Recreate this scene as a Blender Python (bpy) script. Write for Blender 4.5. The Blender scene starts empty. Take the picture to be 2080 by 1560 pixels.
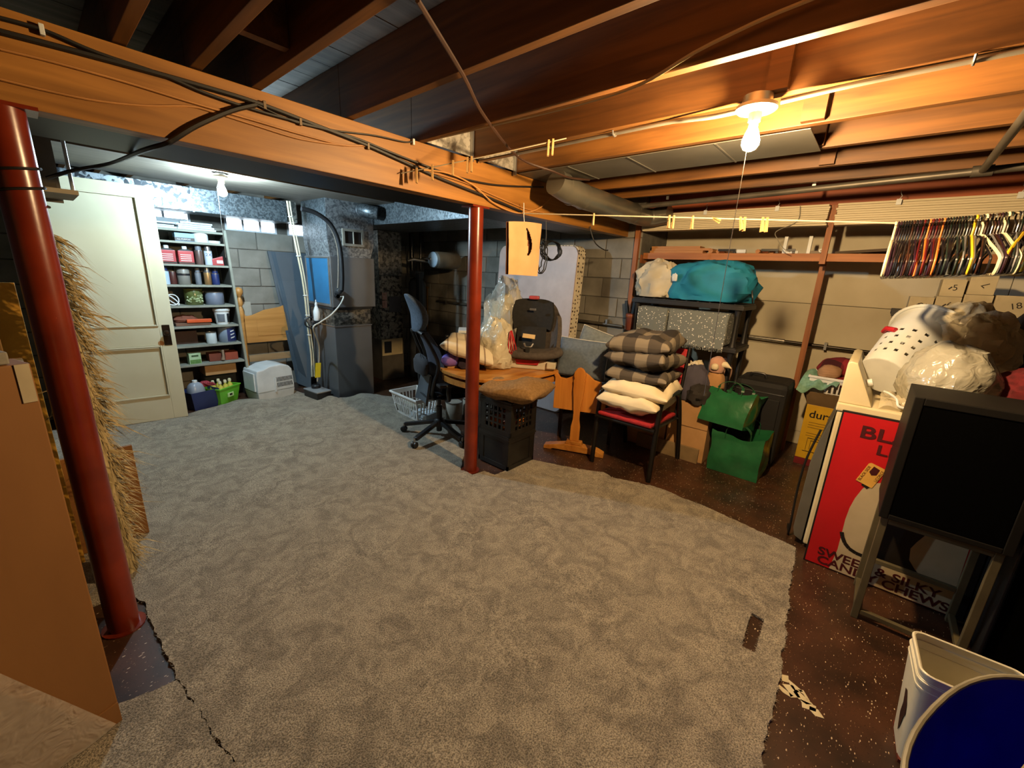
import bpy, bmesh, math, random
from mathutils import Vector, Matrix, Euler, noise, geometry
random.seed(7)
PI = math.pi
S = bpy.context.scene
C = S.collection
# ------------------------------------------------------------------ camera, world, lights, exposure
cd = bpy.data.cameras.new('camera'); cam = bpy.data.objects.new('camera', cd); C.objects.link(cam)
cd.sensor_width = 36.0; cd.lens = 36.0 * 838.67 / 2080; cd.clip_start = 0.02
_r = Vector((0.66044381, -0.74943866, 0.04642919)); _d = Vector((-0.16334375, -0.20374915, -0.96530052)); _f = Vector((0.73289344, 0.62994284, -0.25698099))
m = Matrix((_r, -_d, -_f)).transposed().to_4x4(); m.translation = Vector((0, 0, 1.49)); cam.matrix_world = m
S.camera = cam
w = bpy.data.worlds.new('world'); S.world = w; w.use_nodes = True
w.node_tree.nodes['Background'].inputs[0].default_value = (0.5, 0.6, 0.8, 1); w.node_tree.nodes['Background'].inputs[1].default_value = 0.02
S.view_settings.view_transform = 'Standard'; S.view_settings.look = 'None'; S.view_settings.gamma = 1.0
S.view_settings.use_curve_mapping = False; S.view_settings.exposure = 0.45
WARM = (1.895, 0.4955, 2.017); COOL = (1.134, 4.10, 2.012)
WARM_W, COOL_W = 140.0, 98.0     # the two bare bulbs (their glass emits) are built last

# ------------------------------------------------------------------ materials
MATS = {}
def _nt(name):
    mt = bpy.data.materials.new(name); mt.use_nodes = True
    return mt, mt.node_tree.nodes, mt.node_tree.links, mt.node_tree.nodes['Principled BSDF']
def rgb(c):
    if isinstance(c, str):
        v = [int(c[i:i + 2], 16) / 255 for i in (0, 2, 4)]
        return tuple((x / 12.92 if x <= .04045 else ((x + .055) / 1.055) ** 2.4) for x in v) + (1,)
    return tuple(c) + (1,)
def mat(name, c1, c2=None, rough=.6, metal=0., scale=6., stretch=(1, 1, 1), lo=.35, hi=.65, bump=0., bscale=None, bdist=.004, trans=0., spec=None, detail=4., alpha=1., sheen=0., coat=0.):
    """procedural surface: two colours mixed by a noise in object space, with a finer noise as relief"""
    if name in MATS: return MATS[name]
    mt, N, L, b = _nt(name)
    b.inputs['Roughness'].default_value = rough; b.inputs['Metallic'].default_value = metal
    if spec is not None: b.inputs['Specular IOR Level'].default_value = spec
    if trans: b.inputs['Transmission Weight'].default_value = trans
    if alpha < 1: b.inputs['Alpha'].default_value = alpha
    if sheen: b.inputs['Sheen Weight'].default_value = sheen
    if coat: b.inputs['Coat Weight'].default_value = coat
    tc = N.new('ShaderNodeTexCoord'); mp = N.new('ShaderNodeMapping'); mp.inputs['Scale'].default_value = stretch
    L.new(tc.outputs['Object'], mp.inputs['Vector'])
    nz = N.new('ShaderNodeTexNoise'); nz.inputs['Scale'].default_value = scale; nz.inputs['Detail'].default_value = detail
    L.new(mp.outputs[0], nz.inputs['Vector'])
    rp = N.new('ShaderNodeValToRGB'); rp.color_ramp.elements[0].position = lo; rp.color_ramp.elements[1].position = hi
    rp.color_ramp.elements[0].color = rgb(c1)
    if c2 is None: c2 = tuple(x * .86 for x in rgb(c1)[:3])
    rp.color_ramp.elements[1].color = rgb(c2)
    L.new(nz.outputs['Fac'], rp.inputs[0]); L.new(rp.outputs[0], b.inputs['Base Color'])
    if bump:
        n2 = N.new('ShaderNodeTexNoise'); n2.inputs['Scale'].default_value = bscale or scale * 8; n2.inputs['Detail'].default_value = 5
        L.new(mp.outputs[0], n2.inputs['Vector'])
        bp = N.new('ShaderNodeBump'); bp.inputs['Strength'].default_value = bump; bp.inputs['Distance'].default_value = bdist
        L.new(n2.outputs['Fac'], bp.inputs['Height']); L.new(bp.outputs[0], b.inputs['Normal'])
    MATS[name] = mt; return mt
def wood(name, c1, c2, axis, grain=30., rough=.6, knots=True, knotc='3a1a08'):
    """long grain along one axis with occasional knots"""
    if name in MATS: return MATS[name]
    mt, N, L, b = _nt(name); b.inputs['Roughness'].default_value = rough
    tc = N.new('ShaderNodeTexCoord'); mp = N.new('ShaderNodeMapping')
    st = [1, 1, 1]; st[axis] = .06; mp.inputs['Scale'].default_value = st
    L.new(tc.outputs['Object'], mp.inputs['Vector'])
    nz = N.new('ShaderNodeTexNoise'); nz.inputs['Scale'].default_value = grain; nz.inputs['Detail'].default_value = 5; nz.inputs['Distortion'].default_value = .6
    L.new(mp.outputs[0], nz.inputs['Vector'])
    n3 = N.new('ShaderNodeTexNoise'); n3.inputs['Scale'].default_value = 2.2; L.new(tc.outputs['Object'], n3.inputs['Vector'])
    ad = N.new('ShaderNodeMath'); ad.operation = 'ADD'; ml = N.new('ShaderNodeMath'); ml.operation = 'MULTIPLY'; ml.inputs[1].default_value = .45
    L.new(n3.outputs['Fac'], ml.inputs[0]); L.new(nz.outputs['Fac'], ad.inputs[0]); L.new(ml.outputs[0], ad.inputs[1])
    rp = N.new('ShaderNodeValToRGB'); rp.color_ramp.elements[0].position = .48; rp.color_ramp.elements[1].position = .95
    rp.color_ramp.elements[0].color = rgb(c2); rp.color_ramp.elements[1].color = rgb(c1)
    L.new(ad.outputs[0], rp.inputs[0]); out = rp.outputs[0]
    if knots:
        m2 = N.new('ShaderNodeMapping'); s2 = [3.2, 3.2, 3.2]; s2[axis] = 1.5; m2.inputs['Scale'].default_value = s2
        L.new(tc.outputs['Object'], m2.inputs['Vector'])
        vo = N.new('ShaderNodeTexVoronoi'); vo.inputs['Scale'].default_value = 1.0; L.new(m2.outputs[0], vo.inputs['Vector'])
        r2 = N.new('ShaderNodeValToRGB'); r2.color_ramp.elements[0].position = .04; r2.color_ramp.elements[1].position = .075
        r2.color_ramp.elements[0].color = (1, 1, 1, 1); r2.color_ramp.elements[1].color = (0, 0, 0, 1)
        L.new(vo.outputs['Distance'], r2.inputs[0])
        mx = N.new('ShaderNodeMixRGB'); L.new(r2.outputs[0], mx.inputs[0]); L.new(out, mx.inputs[1]); mx.inputs[2].default_value = rgb(knotc); out = mx.outputs[0]
    L.new(out, b.inputs['Base Color'])
    bp = N.new('ShaderNodeBump'); bp.inputs['Strength'].default_value = .25; bp.inputs['Distance'].default_value = .002
    L.new(nz.outputs['Fac'], bp.inputs['Height']); L.new(bp.outputs[0], b.inputs['Normal'])
    MATS[name] = mt; return mt
def emit(name, col, strength):
    if name in MATS: return MATS[name]
    mt, N, L, b = _nt(name); b.inputs['Base Color'].default_value = rgb(col)
    b.inputs['Emission Color'].default_value = rgb(col); b.inputs['Emission Strength'].default_value = strength
    MATS[name] = mt; return mt

# ------------------------------------------------------------------ mesh building
class MB:
    def __init__(s): s.v = []; s.f = []
    def add(s, vs, fs):
        o = len(s.v); s.v += [tuple(v) for v in vs]; s.f += [tuple(i + o for i in f) for f in fs]; return s
    def box(s, x0, x1, y0, y1, z0, z1):
        return s.add([(x0, y0, z0), (x1, y0, z0), (x1, y1, z0), (x0, y1, z0), (x0, y0, z1), (x1, y0, z1), (x1, y1, z1), (x0, y1, z1)],
                     [(0, 3, 2, 1), (4, 5, 6, 7), (0, 1, 5, 4), (1, 2, 6, 5), (2, 3, 7, 6), (3, 0, 4, 7)])
    def hexa(s, p):   # eight corners: bottom ring then top ring
        return s.add(p, [(0, 3, 2, 1), (4, 5, 6, 7), (0, 1, 5, 4), (1, 2, 6, 5), (2, 3, 7, 6), (3, 0, 4, 7)])
    def obox(s, c, size, eu=(0, 0, 0)):
        R = Euler(eu).to_matrix(); c = Vector(c); h = [x / 2 for x in size]
        p = [c + R @ Vector((sx * h[0], sy * h[1], sz * h[2])) for sz in (-1, 1) for sx, sy in ((-1, -1), (1, -1), (1, 1), (-1, 1))]
        return s.hexa(p)
    def bar(s, a, b, w, h, up=(0, 0, 1)):   # rectangular bar from a to b
        a = Vector(a); b = Vector(b); d = (b - a).normalized(); u = Vector(up)
        if abs(d.dot(u)) > .98: u = Vector((0, 1, 0))
        r = d.cross(u).normalized(); u = r.cross(d)
        p = [q + r * sx * w / 2 + u * sy * h / 2 for q in (a, b) for sx, sy in ((-1, -1), (1, -1), (1, 1), (-1, 1))]
        return s.hexa(p)
    def tube(s, pts, r, n=8, cap=True):
        pts = [Vector(p) for p in pts]; rr = r if isinstance(r, (list, tuple)) else [r] * len(pts)
        prev = None; rings = []
        for i, p in enumerate(pts):
            d = (pts[min(i + 1, len(pts) - 1)] - pts[max(i - 1, 0)])
            d = d.normalized() if d.length > 1e-9 else Vector((0, 0, 1))
            if prev is None:
                u = Vector((0, 0, 1)) if abs(d.z) < .9 else Vector((1, 0, 0)); u = (u - d * u.dot(d)).normalized()
            else:
                u = prev - d * prev.dot(d)
                u = u.normalized() if u.length > 1e-6 else Vector((1, 0, 0))
            prev = u; v = d.cross(u)
            rings.append([p + (u * math.cos(2 * PI * k / n) + v * math.sin(2 * PI * k / n)) * rr[i] for k in range(n)])
        o = len(s.v)
        for ring in rings: s.v += [tuple(q) for q in ring]
        for i in range(len(rings) - 1):
            for k in range(n):
                a = o + i * n + k; b2 = o + i * n + (k + 1) % n
                s.f.append((a, b2, b2 + n, a + n))
        if cap:
            s.f.append(tuple(o + k for k in reversed(range(n)))); e = o + (len(rings) - 1) * n; s.f.append(tuple(e + k for k in range(n)))
        return s
    def lathe(s, prof, c=(0, 0, 0), n=20, cap0=False, cap1=False, axis='z'):
        o = len(s.v); c = Vector(c)
        for r, z in prof:
            for k in range(n):
                a = 2 * PI * k / n; x, y = r * math.cos(a), r * math.sin(a)
                q = (x, y, z) if axis == 'z' else ((z, x, y) if axis == 'x' else (y, z, x))
                s.v.append(tuple(c + Vector(q)))
        for i in range(len(prof) - 1):
            for k in range(n):
                a = o + i * n + k; b2 = o + i * n + (k + 1) % n
                s.f.append((a, b2, b2 + n, a + n))
        if cap0: s.f.append(tuple(o + k for k in reversed(range(n))))
        if cap1: e = o + (len(prof) - 1) * n; s.f.append(tuple(e + k for k in range(n)))
        return s
    def prism(s, poly, f0, f1):   # poly: 2D points; f0,f1 map (u,v)->3D for both caps
        n = len(poly); o = len(s.v)
        s.v += [tuple(f0(*p)) for p in poly] + [tuple(f1(*p)) for p in poly]
        s.f.append(tuple(o + i for i in reversed(range(n)))); s.f.append(tuple(o + n + i for i in range(n)))
        for i in range(n):
            j = (i + 1) % n; s.f.append((o + i, o + j, o + n + j, o + n + i))
        return s
    def grid(s, fn, nu, nv, closeu=False):
        o = len(s.v)
        for j in range(nv + 1):
            for i in range(nu + (0 if closeu else 1)): s.v.append(tuple(fn(i / nu, j / nv)))
        W = nu if closeu else nu + 1
        for j in range(nv):
            for i in range(nu):
                a = o + j * W + i; b2 = o + j * W + (i + 1) % W
                s.f.append((a, b2, b2 + W, a + W))
        return s
    def xf(s, fn, start=0):
        for i in range(start, len(s.v)): s.v[i] = tuple(fn(Vector(s.v[i])))
        return s
def link(name, data=None, parent=None):
    o = bpy.data.objects.new(name, data); C.objects.link(o)
    if parent: o.parent = parent
    return o
def thing(name, label, cat, loc=(0, 0, 0), rz=0., group=None):
    o = link(name); o.location = loc; o.rotation_euler = (0, 0, rz); o.empty_display_size = .1
    o['label'] = label; o['category'] = cat
    if group: o['group'] = group
    return o
def origin_of(p):
    mtx = Matrix()
    while p is not None:
        mtx = Matrix.LocRotScale(p.location, p.rotation_euler, p.scale) @ mtx; p = p.parent
    return mtx
def mesh_of(name, mb, mt, inv=None, smooth=False, bevel=0., sub=0, solid=0., fix=True):
    me = bpy.data.meshes.new(name)
    vs = [tuple(inv @ Vector(v)) for v in mb.v] if inv is not None else mb.v
    me.from_pydata(vs, [], mb.f)
    if fix or bevel or sub or solid:
        bm = bmesh.new(); bm.from_mesh(me)
        bmesh.ops.recalc_face_normals(bm, faces=bm.faces)
        if bevel:
            ed = [e for e in bm.edges if len(e.link_faces) == 2 and e.calc_face_angle(0) > .5]
            bmesh.ops.bevel(bm, geom=ed, offset=bevel, segments=2, affect='EDGES', profile=.6, clamp_overlap=True)
        if solid: bmesh.ops.solidify(bm, geom=list(bm.faces), thickness=solid)
        bm.to_mesh(me); bm.free()
    if smooth:
        for p in me.polygons: p.use_smooth = True
        if smooth != 2:
            try: me.set_sharp_from_angle(angle=.75)
            except Exception: pass
    me.materials.append(mt); return me
def part(name, mb, mt, parent, local=False, **kw):
    """one mesh under its thing; vertices are given in world space unless local"""
    inv = None if local else origin_of(parent).inverted()
    return link(name, mesh_of(name, mb, mt, inv, **kw), parent)
def single(name, mb, mt, label, cat, loc=None, group=None, local=False, **kw):
    """a thing that is one mesh; vertices in world space, origin moved to its base"""
    if loc is None:
        xs = [v[0] for v in mb.v]; ys = [v[1] for v in mb.v]; zs = [v[2] for v in mb.v]
        loc = ((min(xs) + max(xs)) / 2, (min(ys) + max(ys)) / 2, min(zs))
    inv = None if local else Matrix.Translation(loc).inverted()
    o = link(name, mesh_of(name, mb, mt, inv, **kw)); o.location = loc
    o['label'] = label; o['category'] = cat
    if group: o['group'] = group
    return o
def struct(name, mb, mt, parent=None, **kw):
    o = link(name, mesh_of(name, mb, mt, None, **kw), parent)
    if parent is None: o['kind'] = 'structure'
    return o
def dup(root, loc=None, rz=None, label=None, group=None):
    r = root.copy(); C.objects.link(r)
    if loc is not None: r.location = loc
    if rz is not None: r.rotation_euler = (0, 0, rz)
    if label: r['label'] = label
    if group: r['group'] = group
    for ch in list(root.children):
        c = ch.copy(); C.objects.link(c); c.parent = r
        for g in list(ch.children):
            d = g.copy(); C.objects.link(d); d.parent = c
    return r
def text_mb(txt, size, fn, bold=0.):
    """lettering as flat mesh; fn maps (u,v) in metres to world"""
    cu = bpy.data.curves.new('t', 'FONT'); cu.body = txt; cu.size = size; cu.offset = bold
    o = bpy.data.objects.new('t', cu); C.objects.link(o)
    dg = bpy.context.evaluated_depsgraph_get(); me = bpy.data.meshes.new_from_object(o.evaluated_get(dg))
    mb = MB(); mb.v = [tuple(fn(v.co.x, v.co.y)) for v in me.vertices]; mb.f = [tuple(p.vertices) for p in me.polygons]
    bpy.data.objects.remove(o); bpy.data.curves.remove(cu); bpy.data.meshes.remove(me)
    return mb
def smooth_path(pts, n=6):
    pts = [Vector(p) for p in pts]; out = []
    for i in range(len(pts) - 1):
        p0 = pts[max(i - 1, 0)]; p1 = pts[i]; p2 = pts[i + 1]; p3 = pts[min(i + 2, len(pts) - 1)]
        for k in range(n):
            t = k / n; t2 = t * t; t3 = t2 * t
            out.append(.5 * ((2 * p1) + (p2 - p0) * t + (2 * p0 - 5 * p1 + 4 * p2 - p3) * t2 + (3 * p1 - p0 - 3 * p2 + p3) * t3))
    out.append(pts[-1]); return out
def fbm(p, sc, oct=3):
    return noise.fractal(Vector(p) * sc, 1.0, 2.0, oct)
def cushion(w, h, t, n=20, pinch=.12, wob=.06, seed=0., fold=0.):
    """square pillow lying flat, local origin at its underside centre"""
    mb = MB()
    def f(side):
        def g(u, v):
            x = math.sin(PI * (u - .5)); y = math.sin(PI * (v - .5))
            e = max(0, (1 - abs(x) ** 4)) * max(0, (1 - abs(y) ** 4))
            z = side * .5 * t * (e ** .42)
            px = x * w / 2 * (1 - pinch * (1 - y * y)); py = y * h / 2 * (1 - pinch * (1 - x * x))
            nn = fbm((px + seed, py + seed * 2, side), 7.) * wob * t * (e ** .3)
            return (px, py, t / 2 + z + nn + fold * math.sin(9 * x + 3 * y + seed) * t * e)
        return g
    mb.grid(f(1), n, n); o = len(mb.v); mb.grid(f(-1), n, n)
    for i in range(o, len(mb.v)): pass
    return mb
def blob(sx, sy, sz, n=20, amp=.12, sc=2.5, seed=0., fold=.0, fsc=9., flat=.35, pw=2.3):
    """soft bag-like body standing on a flattened base, local origin at its base centre"""
    mb = MB()
    def g(u, v):
        th = 2 * PI * u; ph = PI * (v - .5)
        cp = max(0, math.cos(ph)) ** (2 / pw); sp = math.copysign(abs(math.sin(ph)) ** (2 / pw), math.sin(ph))
        ct = math.copysign(abs(math.cos(th)) ** (2 / pw), math.cos(th)); stt = math.copysign(abs(math.sin(th)) ** (2 / pw), math.sin(th))
        d = Vector((cp * ct, cp * stt, sp)); k = 1 + amp * fbm(d + Vector((seed, seed * 1.7, 0)), sc, 3)
        if fold:
            q = noise.noise(Vector((d.x * fsc + seed, d.y * fsc, d.z * 3))); k += fold * (1 - abs(q) * 2.2)
        p = d * k; z = p.z
        if z < -(1 - flat): z = -(1 - flat) + (z + (1 - flat)) * .08
        return (p.x * sx / 2, p.y * sy / 2, (z + (1 - flat)) * sz / (2 - flat))
    mb.grid(g, n * 2, n, closeu=True)
    zs = min(v[2] for v in mb.v); mb.xf(lambda p: Vector((p.x, p.y, p.z - zs)))
    return mb
def place(mb, loc, eu=(0, 0, 0), start=0):
    R = Euler(eu).to_matrix(); L = Vector(loc)
    return mb.xf(lambda p: R @ p + L, start)
# ------------------------------------------------------------------ room shell
XE, YN, YE, XR = 4.15, 5.5, 1.93, 4.78          # block wall right, block wall back, where the recess starts, recess wall
BEAM_Y0, BEAM_Y1, BEAM_Z0, JZ, TOPZ = 2.085, 2.195, 1.912, 2.172, 2.407
def floor_material():
    mt, N, L, b = _nt('speckled_floor'); b.inputs['Roughness'].default_value = .38
    tc = N.new('ShaderNodeTexCoord')
    n1 = N.new('ShaderNodeTexNoise'); n1.inputs['Scale'].default_value = 5; n1.inputs['Detail'].default_value = 6; L.new(tc.outputs['Object'], n1.inputs['Vector'])
    r1 = N.new('ShaderNodeValToRGB'); r1.color_ramp.elements[0].position = .35; r1.color_ramp.elements[1].position = .7
    r1.color_ramp.elements[0].color = rgb('2c1c12'); r1.color_ramp.elements[1].color = rgb('4d3020'); L.new(n1.outputs['Fac'], r1.inputs[0])
    mp = N.new('ShaderNodeMapping'); mp.inputs['Scale'].default_value = (1, 2.6, 1); mp.inputs['Rotation'].default_value = (0, 0, .5); L.new(tc.outputs['Object'], mp.inputs['Vector'])
    out = r1.outputs[0]
    for sc, th, col in ((38, .17, 'c9b496'), (62, .15, '9a7d5c'), (85, .2, '1a0f0a')):
        v = N.new('ShaderNodeTexVoronoi'); v.inputs['Scale'].default_value = sc; L.new(mp.outputs[0], v.inputs['Vector'])
        wn = N.new('ShaderNodeTexNoise'); wn.inputs['Scale'].default_value = sc * .6; L.new(tc.outputs['Object'], wn.inputs['Vector'])
        ad = N.new('ShaderNodeMath'); ad.operation = 'MULTIPLY_ADD'; ad.inputs[1].default_value = .55; L.new(wn.outputs['Fac'], ad.inputs[0]); L.new(v.outputs['Distance'], ad.inputs[2])
        lt = N.new('ShaderNodeMath'); lt.operation = 'LESS_THAN'; lt.inputs[1].default_value = th + .22; L.new(ad.outputs[0], lt.inputs[0])
        mx = N.new('ShaderNodeMixRGB'); L.new(lt.outputs[0], mx.inputs[0]); L.new(out, mx.inputs[1]); mx.inputs[2].default_value = rgb(col); out = mx.outputs[0]
    L.new(out, b.inputs['Base Color'])
    bp = N.new('ShaderNodeBump'); bp.inputs['Strength'].default_value = .15; bp.inputs['Distance'].default_value = .003
    L.new(n1.outputs['Fac'], bp.inputs['Height']); L.new(bp.outputs[0], b.inputs['Normal'])
    return mt
struct('floor', MB().box(-2.6, XR + .1, -2.6, YN + .1, -.12, 0), floor_material())
block_m = mat('painted_block', '8a867c','716d63', rough=.9, scale=3.5, bump=.5, bscale=90, bdist=.003, detail=6)
mortar_m = mat('mortar', '6b675f', '57544d', rough=.95, scale=9, bump=.4, bscale=60)
dark_m = mat('bare_concrete', '57514a', '463f38', rough=.95, scale=4, bump=.4, bscale=50)
wl = struct('wall_left', MB().box(-2.7, -2.6, -2.7, YN + .1, 0, 2.5), dark_m)
struct('wall_front', MB().box(-2.6, XR + .1, -2.7, -2.6, 0, 2.5), dark_m)
bevblock = {}
def block_mesh(wd, axis):
    k = (round(wd, 3), axis)
    if k not in bevblock:
        h = .193
        mb = MB().box(0, wd - .009, -.012, .0, .0, h) if axis == 'x' else MB().box(-.012, 0, 0, wd - .009, 0, h)
        bevblock[k] = mesh_of('block', mb, block_m, bevel=.004)
    return bevblock[k]
def blocks(wall, axis, a0, a1, fixed, z0, rows, skip=lambda a, b, z: False):
    for r in range(rows):
        z = z0 + r * .203; a = a0 - (.2 if r % 2 else 0)
        while a < a1 - .02:
            s0 = max(a, a0); s1 = min(a + .4, a1)
            if s1 - s0 > .05 and not skip(s0, s1, z):
                o = link('block', block_mesh(s1 - s0, axis), wall)
                o.location = (s0, fixed - random.uniform(0, .002), z) if axis == 'x' else (fixed - random.uniform(0, .002), s0, z)
            a += .4
wins = [(.55, 1.20), (1.50, 2.02), (2.14, 2.55)]
wb = MB(); xs = [-2.6] + [v for p in wins for v in p] + [XE + .1]
wb.box(-2.6, XE + .1, YN, YN + .1, 0, 1.81); wb.box(-2.6, XE + .1, YN, YN + .1, 1.955, 2.5)
for i in range(0, len(xs), 2): wb.box(xs[i], xs[i + 1], YN, YN + .1, 1.81, 1.955)
back = struct('wall_back', wb, mortar_m)
blocks(back, 'x', -1.0, XE, YN, .0, 9, lambda a, b, z: False)
sky_m = emit('daylight_pane', (0.80, 0.92, 1.0), 5.0)
frame_w = mat('white_frame', 'c8cdd2', rough=.5)
for i, (a, b) in enumerate(wins):
    fr = MB().box(a, b, YN - .02, YN + .06, 1.81, 1.825).box(a, b, YN - .02, YN + .06, 1.94, 1.955)
    k = 3 if i < 2 else 2
    for j in range(k + 1):
        x = a + (b - a) * j / k; x0 = min(max(x - .01, a), b - .02); fr.box(x0, x0 + .02, YN - .018, YN + .058, 1.8255, 1.9395)
    wn = struct('window_%d' % (i + 1), fr, frame_w)
    for j in range(k):
        x0 = a + (b - a) * j / k + .0105; x1 = a + (b - a) * (j + 1) / k - .0105
        struct('pane', MB().box(x0, x1, YN + .03, YN + .04, 1.826, 1.939), sky_m, wn)
right = struct('wall_right', MB().box(XE, XE + .1, YE, YN, 0, 2.5), mortar_m)
blocks(right, 'y', YE, YN, XE, .08, 11)
# recess behind the shelf: painted panels in wide courses
recess = struct('wall_recess', MB().box(XR, XR + .1, -2.6, YE + .1, 0, 2.5).box(XE + .1, XR, YE, YE + .1, 0, 2.5), mortar_m)
panel_m = mat('cream_painted_panel', 'cfc6ad', 'bdb397', rough=.75, scale=2.2, bump=.12, bscale=25)
pz = [.0, .13, .54, .942, 1.353, 1.765, 2.165]
for i in range(6):
    y = YE - .004
    for wd in (2.62, 1.9):
        link('panel', mesh_of('panel', MB().box(XR - .02 - .0015 * (i % 2), XR, y - wd + .004, y, pz[i] + .002, pz[i + 1] - .002), panel_m, bevel=.002), recess); y -= wd
# ceiling: plank subfloor, joists, blocking, girder
plank_m = wood('subfloor_plank', '8d8272', '5f564a', 0, grain=22, rough=.8, knots=False)
joist_m = wood('joist_wood', '7c5020', '4e2e0c', 1, grain=26, rough=.55)
beam_m = wood('girder_wood', 'a87230', '754a14', 0, grain=22, rough=.5)
ceil = struct('ceiling', MB().box(-2.6, XR + .1, -2.6, YN + .1, TOPZ + .021, TOPZ + .05), dark_m)
y = -2.6
while y < YN:
    y1 = min(y + .185, YN)
    link('plank', mesh_of('plank', MB().box(-2.6, XR, y, y1 - .003, TOPZ + random.uniform(0, .002), TOPZ + .02), plank_m), ceil); y = y1
JX = [-2.45, -2.05, -1.65, -1.245, -.84, -.455, -.05, .312, .522, .724, 1.129, 1.540, 1.924, 2.325, 2.73, 3.137, 3.54]
for x in JX:
    for a, b in ((-2.6, BEAM_Y1 - .05), (BEAM_Y1 - .05, YN)):
        dx = 0 if a < 0 else .0
        link('joist', mesh_of('joist', MB().box(x + dx, x + dx + .038, a + .001, b - .001, JZ + random.uniform(-.002, .002), TOPZ), joist_m, bevel=.002), ceil)
for x0, y0, y1, zz in ((1.924, .405, .475, JZ), (2.325, .333, .418, JZ), (2.73, .372, .432, JZ), (3.137, .36, .43, JZ)):
    link('blocking', mesh_of('blocking', MB().box(x0 - .034, x0 - .001, y0, y1, zz + .004, TOPZ - .002), joist_m), ceil)
link('blocking', mesh_of('blocking', MB().box(.562, .722, 1.70, 1.738, 2.2, TOPZ - .002), joist_m), ceil)
link('girder', mesh_of('girder', MB().box(-2.6, XE - .012, BEAM_Y0, BEAM_Y0 + .053, BEAM_Z0, JZ - .003), beam_m, bevel=.003), ceil)
link('girder', mesh_of('girder', MB().box(-2.6, XE - .012, BEAM_Y0 + .055, BEAM_Y1, BEAM_Z0 + .004, JZ - .003), beam_m, bevel=.003), ceil)
rim_m = wood('rim_board', 'a8552a', '7a3416', 1, grain=22, rough=.6)
link('rim_board', mesh_of('rim_board', MB().box(4.20, 4.24, -2.55, YE - .01, 2.12, 2.40), rim_m), ceil)
# black boxed trunk duct behind the girder and the pale plank beyond it
single('trunk_duct', MB().box(-2.4, 3.9, BEAM_Y1 + .004, 2.60, BEAM_Z0 + .012, 2.165), mat('black_duct', '15161a', '0d0e10', rough=.5, metal=.3), 'black boxed trunk duct running behind the wooden girder', 'duct', bevel=.004)
single('ceiling_plank', MB().box(-2.0, 3.0, 4.02, 4.98, JZ - .022, JZ - .004), wood('pale_plank', '6a6153', '4f483d', 0, grain=20, rough=.7), 'wide pale wooden board fixed under the joists by the cool bulb', 'board')
# steel columns
red_m = mat('red_enamel', '7c2a12', '5f1d0c', rough=.28, scale=5, bump=.05, bscale=40)
def column(x, y, label):
    t = thing('steel_column', label, 'column', (x, y, 0))
    part('shaft', MB().lathe([(.05, .006), (.05, BEAM_Z0 - .012)], n=32, cap0=True, cap1=True), red_m, t, local=True, smooth=True)
    part('base_plate', MB().lathe([(.07, .0), (.07, .006)], n=24, cap0=True, cap1=True), red_m, t, local=True)
    part('cap_plate', MB().box(-.075, .075, -.05, .06, BEAM_Z0 - .012, BEAM_Z0 - .001), red_m, t, local=True)
    return t
c1 = column(.03, 2.09, 'red steel column in the left foreground, a black cord tied round it')
c2 = column(2.035, 2.135, 'red steel column in the middle of the room beside the black crates')
# ------------------------------------------------------------------ carpet
def carpet_material():
    mt, N, L, b = _nt('carpet_pile'); b.inputs['Roughness'].default_value = 1.0; b.inputs['Specular IOR Level'].default_value = .1
    b.inputs['Sheen Weight'].default_value = .25
    tc = N.new('ShaderNodeTexCoord')
    def nz(sc, det, rough=.5, dist=0):
        n = N.new('ShaderNodeTexNoise'); n.inputs['Scale'].default_value = sc; n.inputs['Detail'].default_value = det
        n.inputs['Roughness'].default_value = rough; n.inputs['Distortion'].default_value = dist; L.new(tc.outputs['Object'], n.inputs['Vector']); return n
    a = nz(9, 6, .68, 1.0); f = nz(190, 3, .6)
    ra = N.new('ShaderNodeValToRGB'); ra.color_ramp.elements[0].position = .38; ra.color_ramp.elements[1].position = .60
    ra.color_ramp.elements[0].color = rgb('898071'); ra.color_ramp.elements[1].color = rgb('b0a591'); L.new(a.outputs['Fac'], ra.inputs[0])
    rf = N.new('ShaderNodeValToRGB'); rf.color_ramp.elements[0].position = .36; rf.color_ramp.elements[1].position = .62
    rf.color_ramp.elements[0].color = (.34, .34, .34, 1); rf.color_ramp.elements[1].color = (1.15, 1.15, 1.15, 1); L.new(f.outputs['Fac'], rf.inputs[0])
    mx = N.new('ShaderNodeMixRGB'); mx.blend_type = 'MULTIPLY'; mx.inputs[0].default_value = 1; L.new(ra.outputs[0], mx.inputs[1]); L.new(rf.outputs[0], mx.inputs[2])
    L.new(mx.outputs[0], b.inputs['Base Color'])
    bp = N.new('ShaderNodeBump'); bp.inputs['Strength'].default_value = .8; bp.inputs['Distance'].default_value = .01
    L.new(f.outputs['Fac'], bp.inputs['Height']); L.new(bp.outputs[0], b.inputs['Normal'])
    return mt
carpet_m = carpet_material()
def jag(poly, step, amp):
    out = []
    for i in range(len(poly)):
        a = Vector(poly[i]); b = Vector(poly[(i + 1) % len(poly)]); n = max(1, int((b - a).length / step)); d = (b - a)
        nr = Vector((-d.y, d.x)).normalized() if d.length else Vector((0, 0))
        for k in range(n):
            p = a + d * k / n
            out.append(p + nr * (random.uniform(-amp, amp) + 1.6 * amp * noise.noise(Vector((p.x * 9, p.y * 9, 3)))))
    return out
def inside(p, poly):
    c = False; n = len(poly)
    for i in range(n):
        a = poly[i]; b = poly[i - 1]
        if (a[1] > p[1]) != (b[1] > p[1]) and p[0] < (b[0] - a[0]) * (p[1] - a[1]) / (b[1] - a[1]) + a[0]: c = not c
    return c
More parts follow.
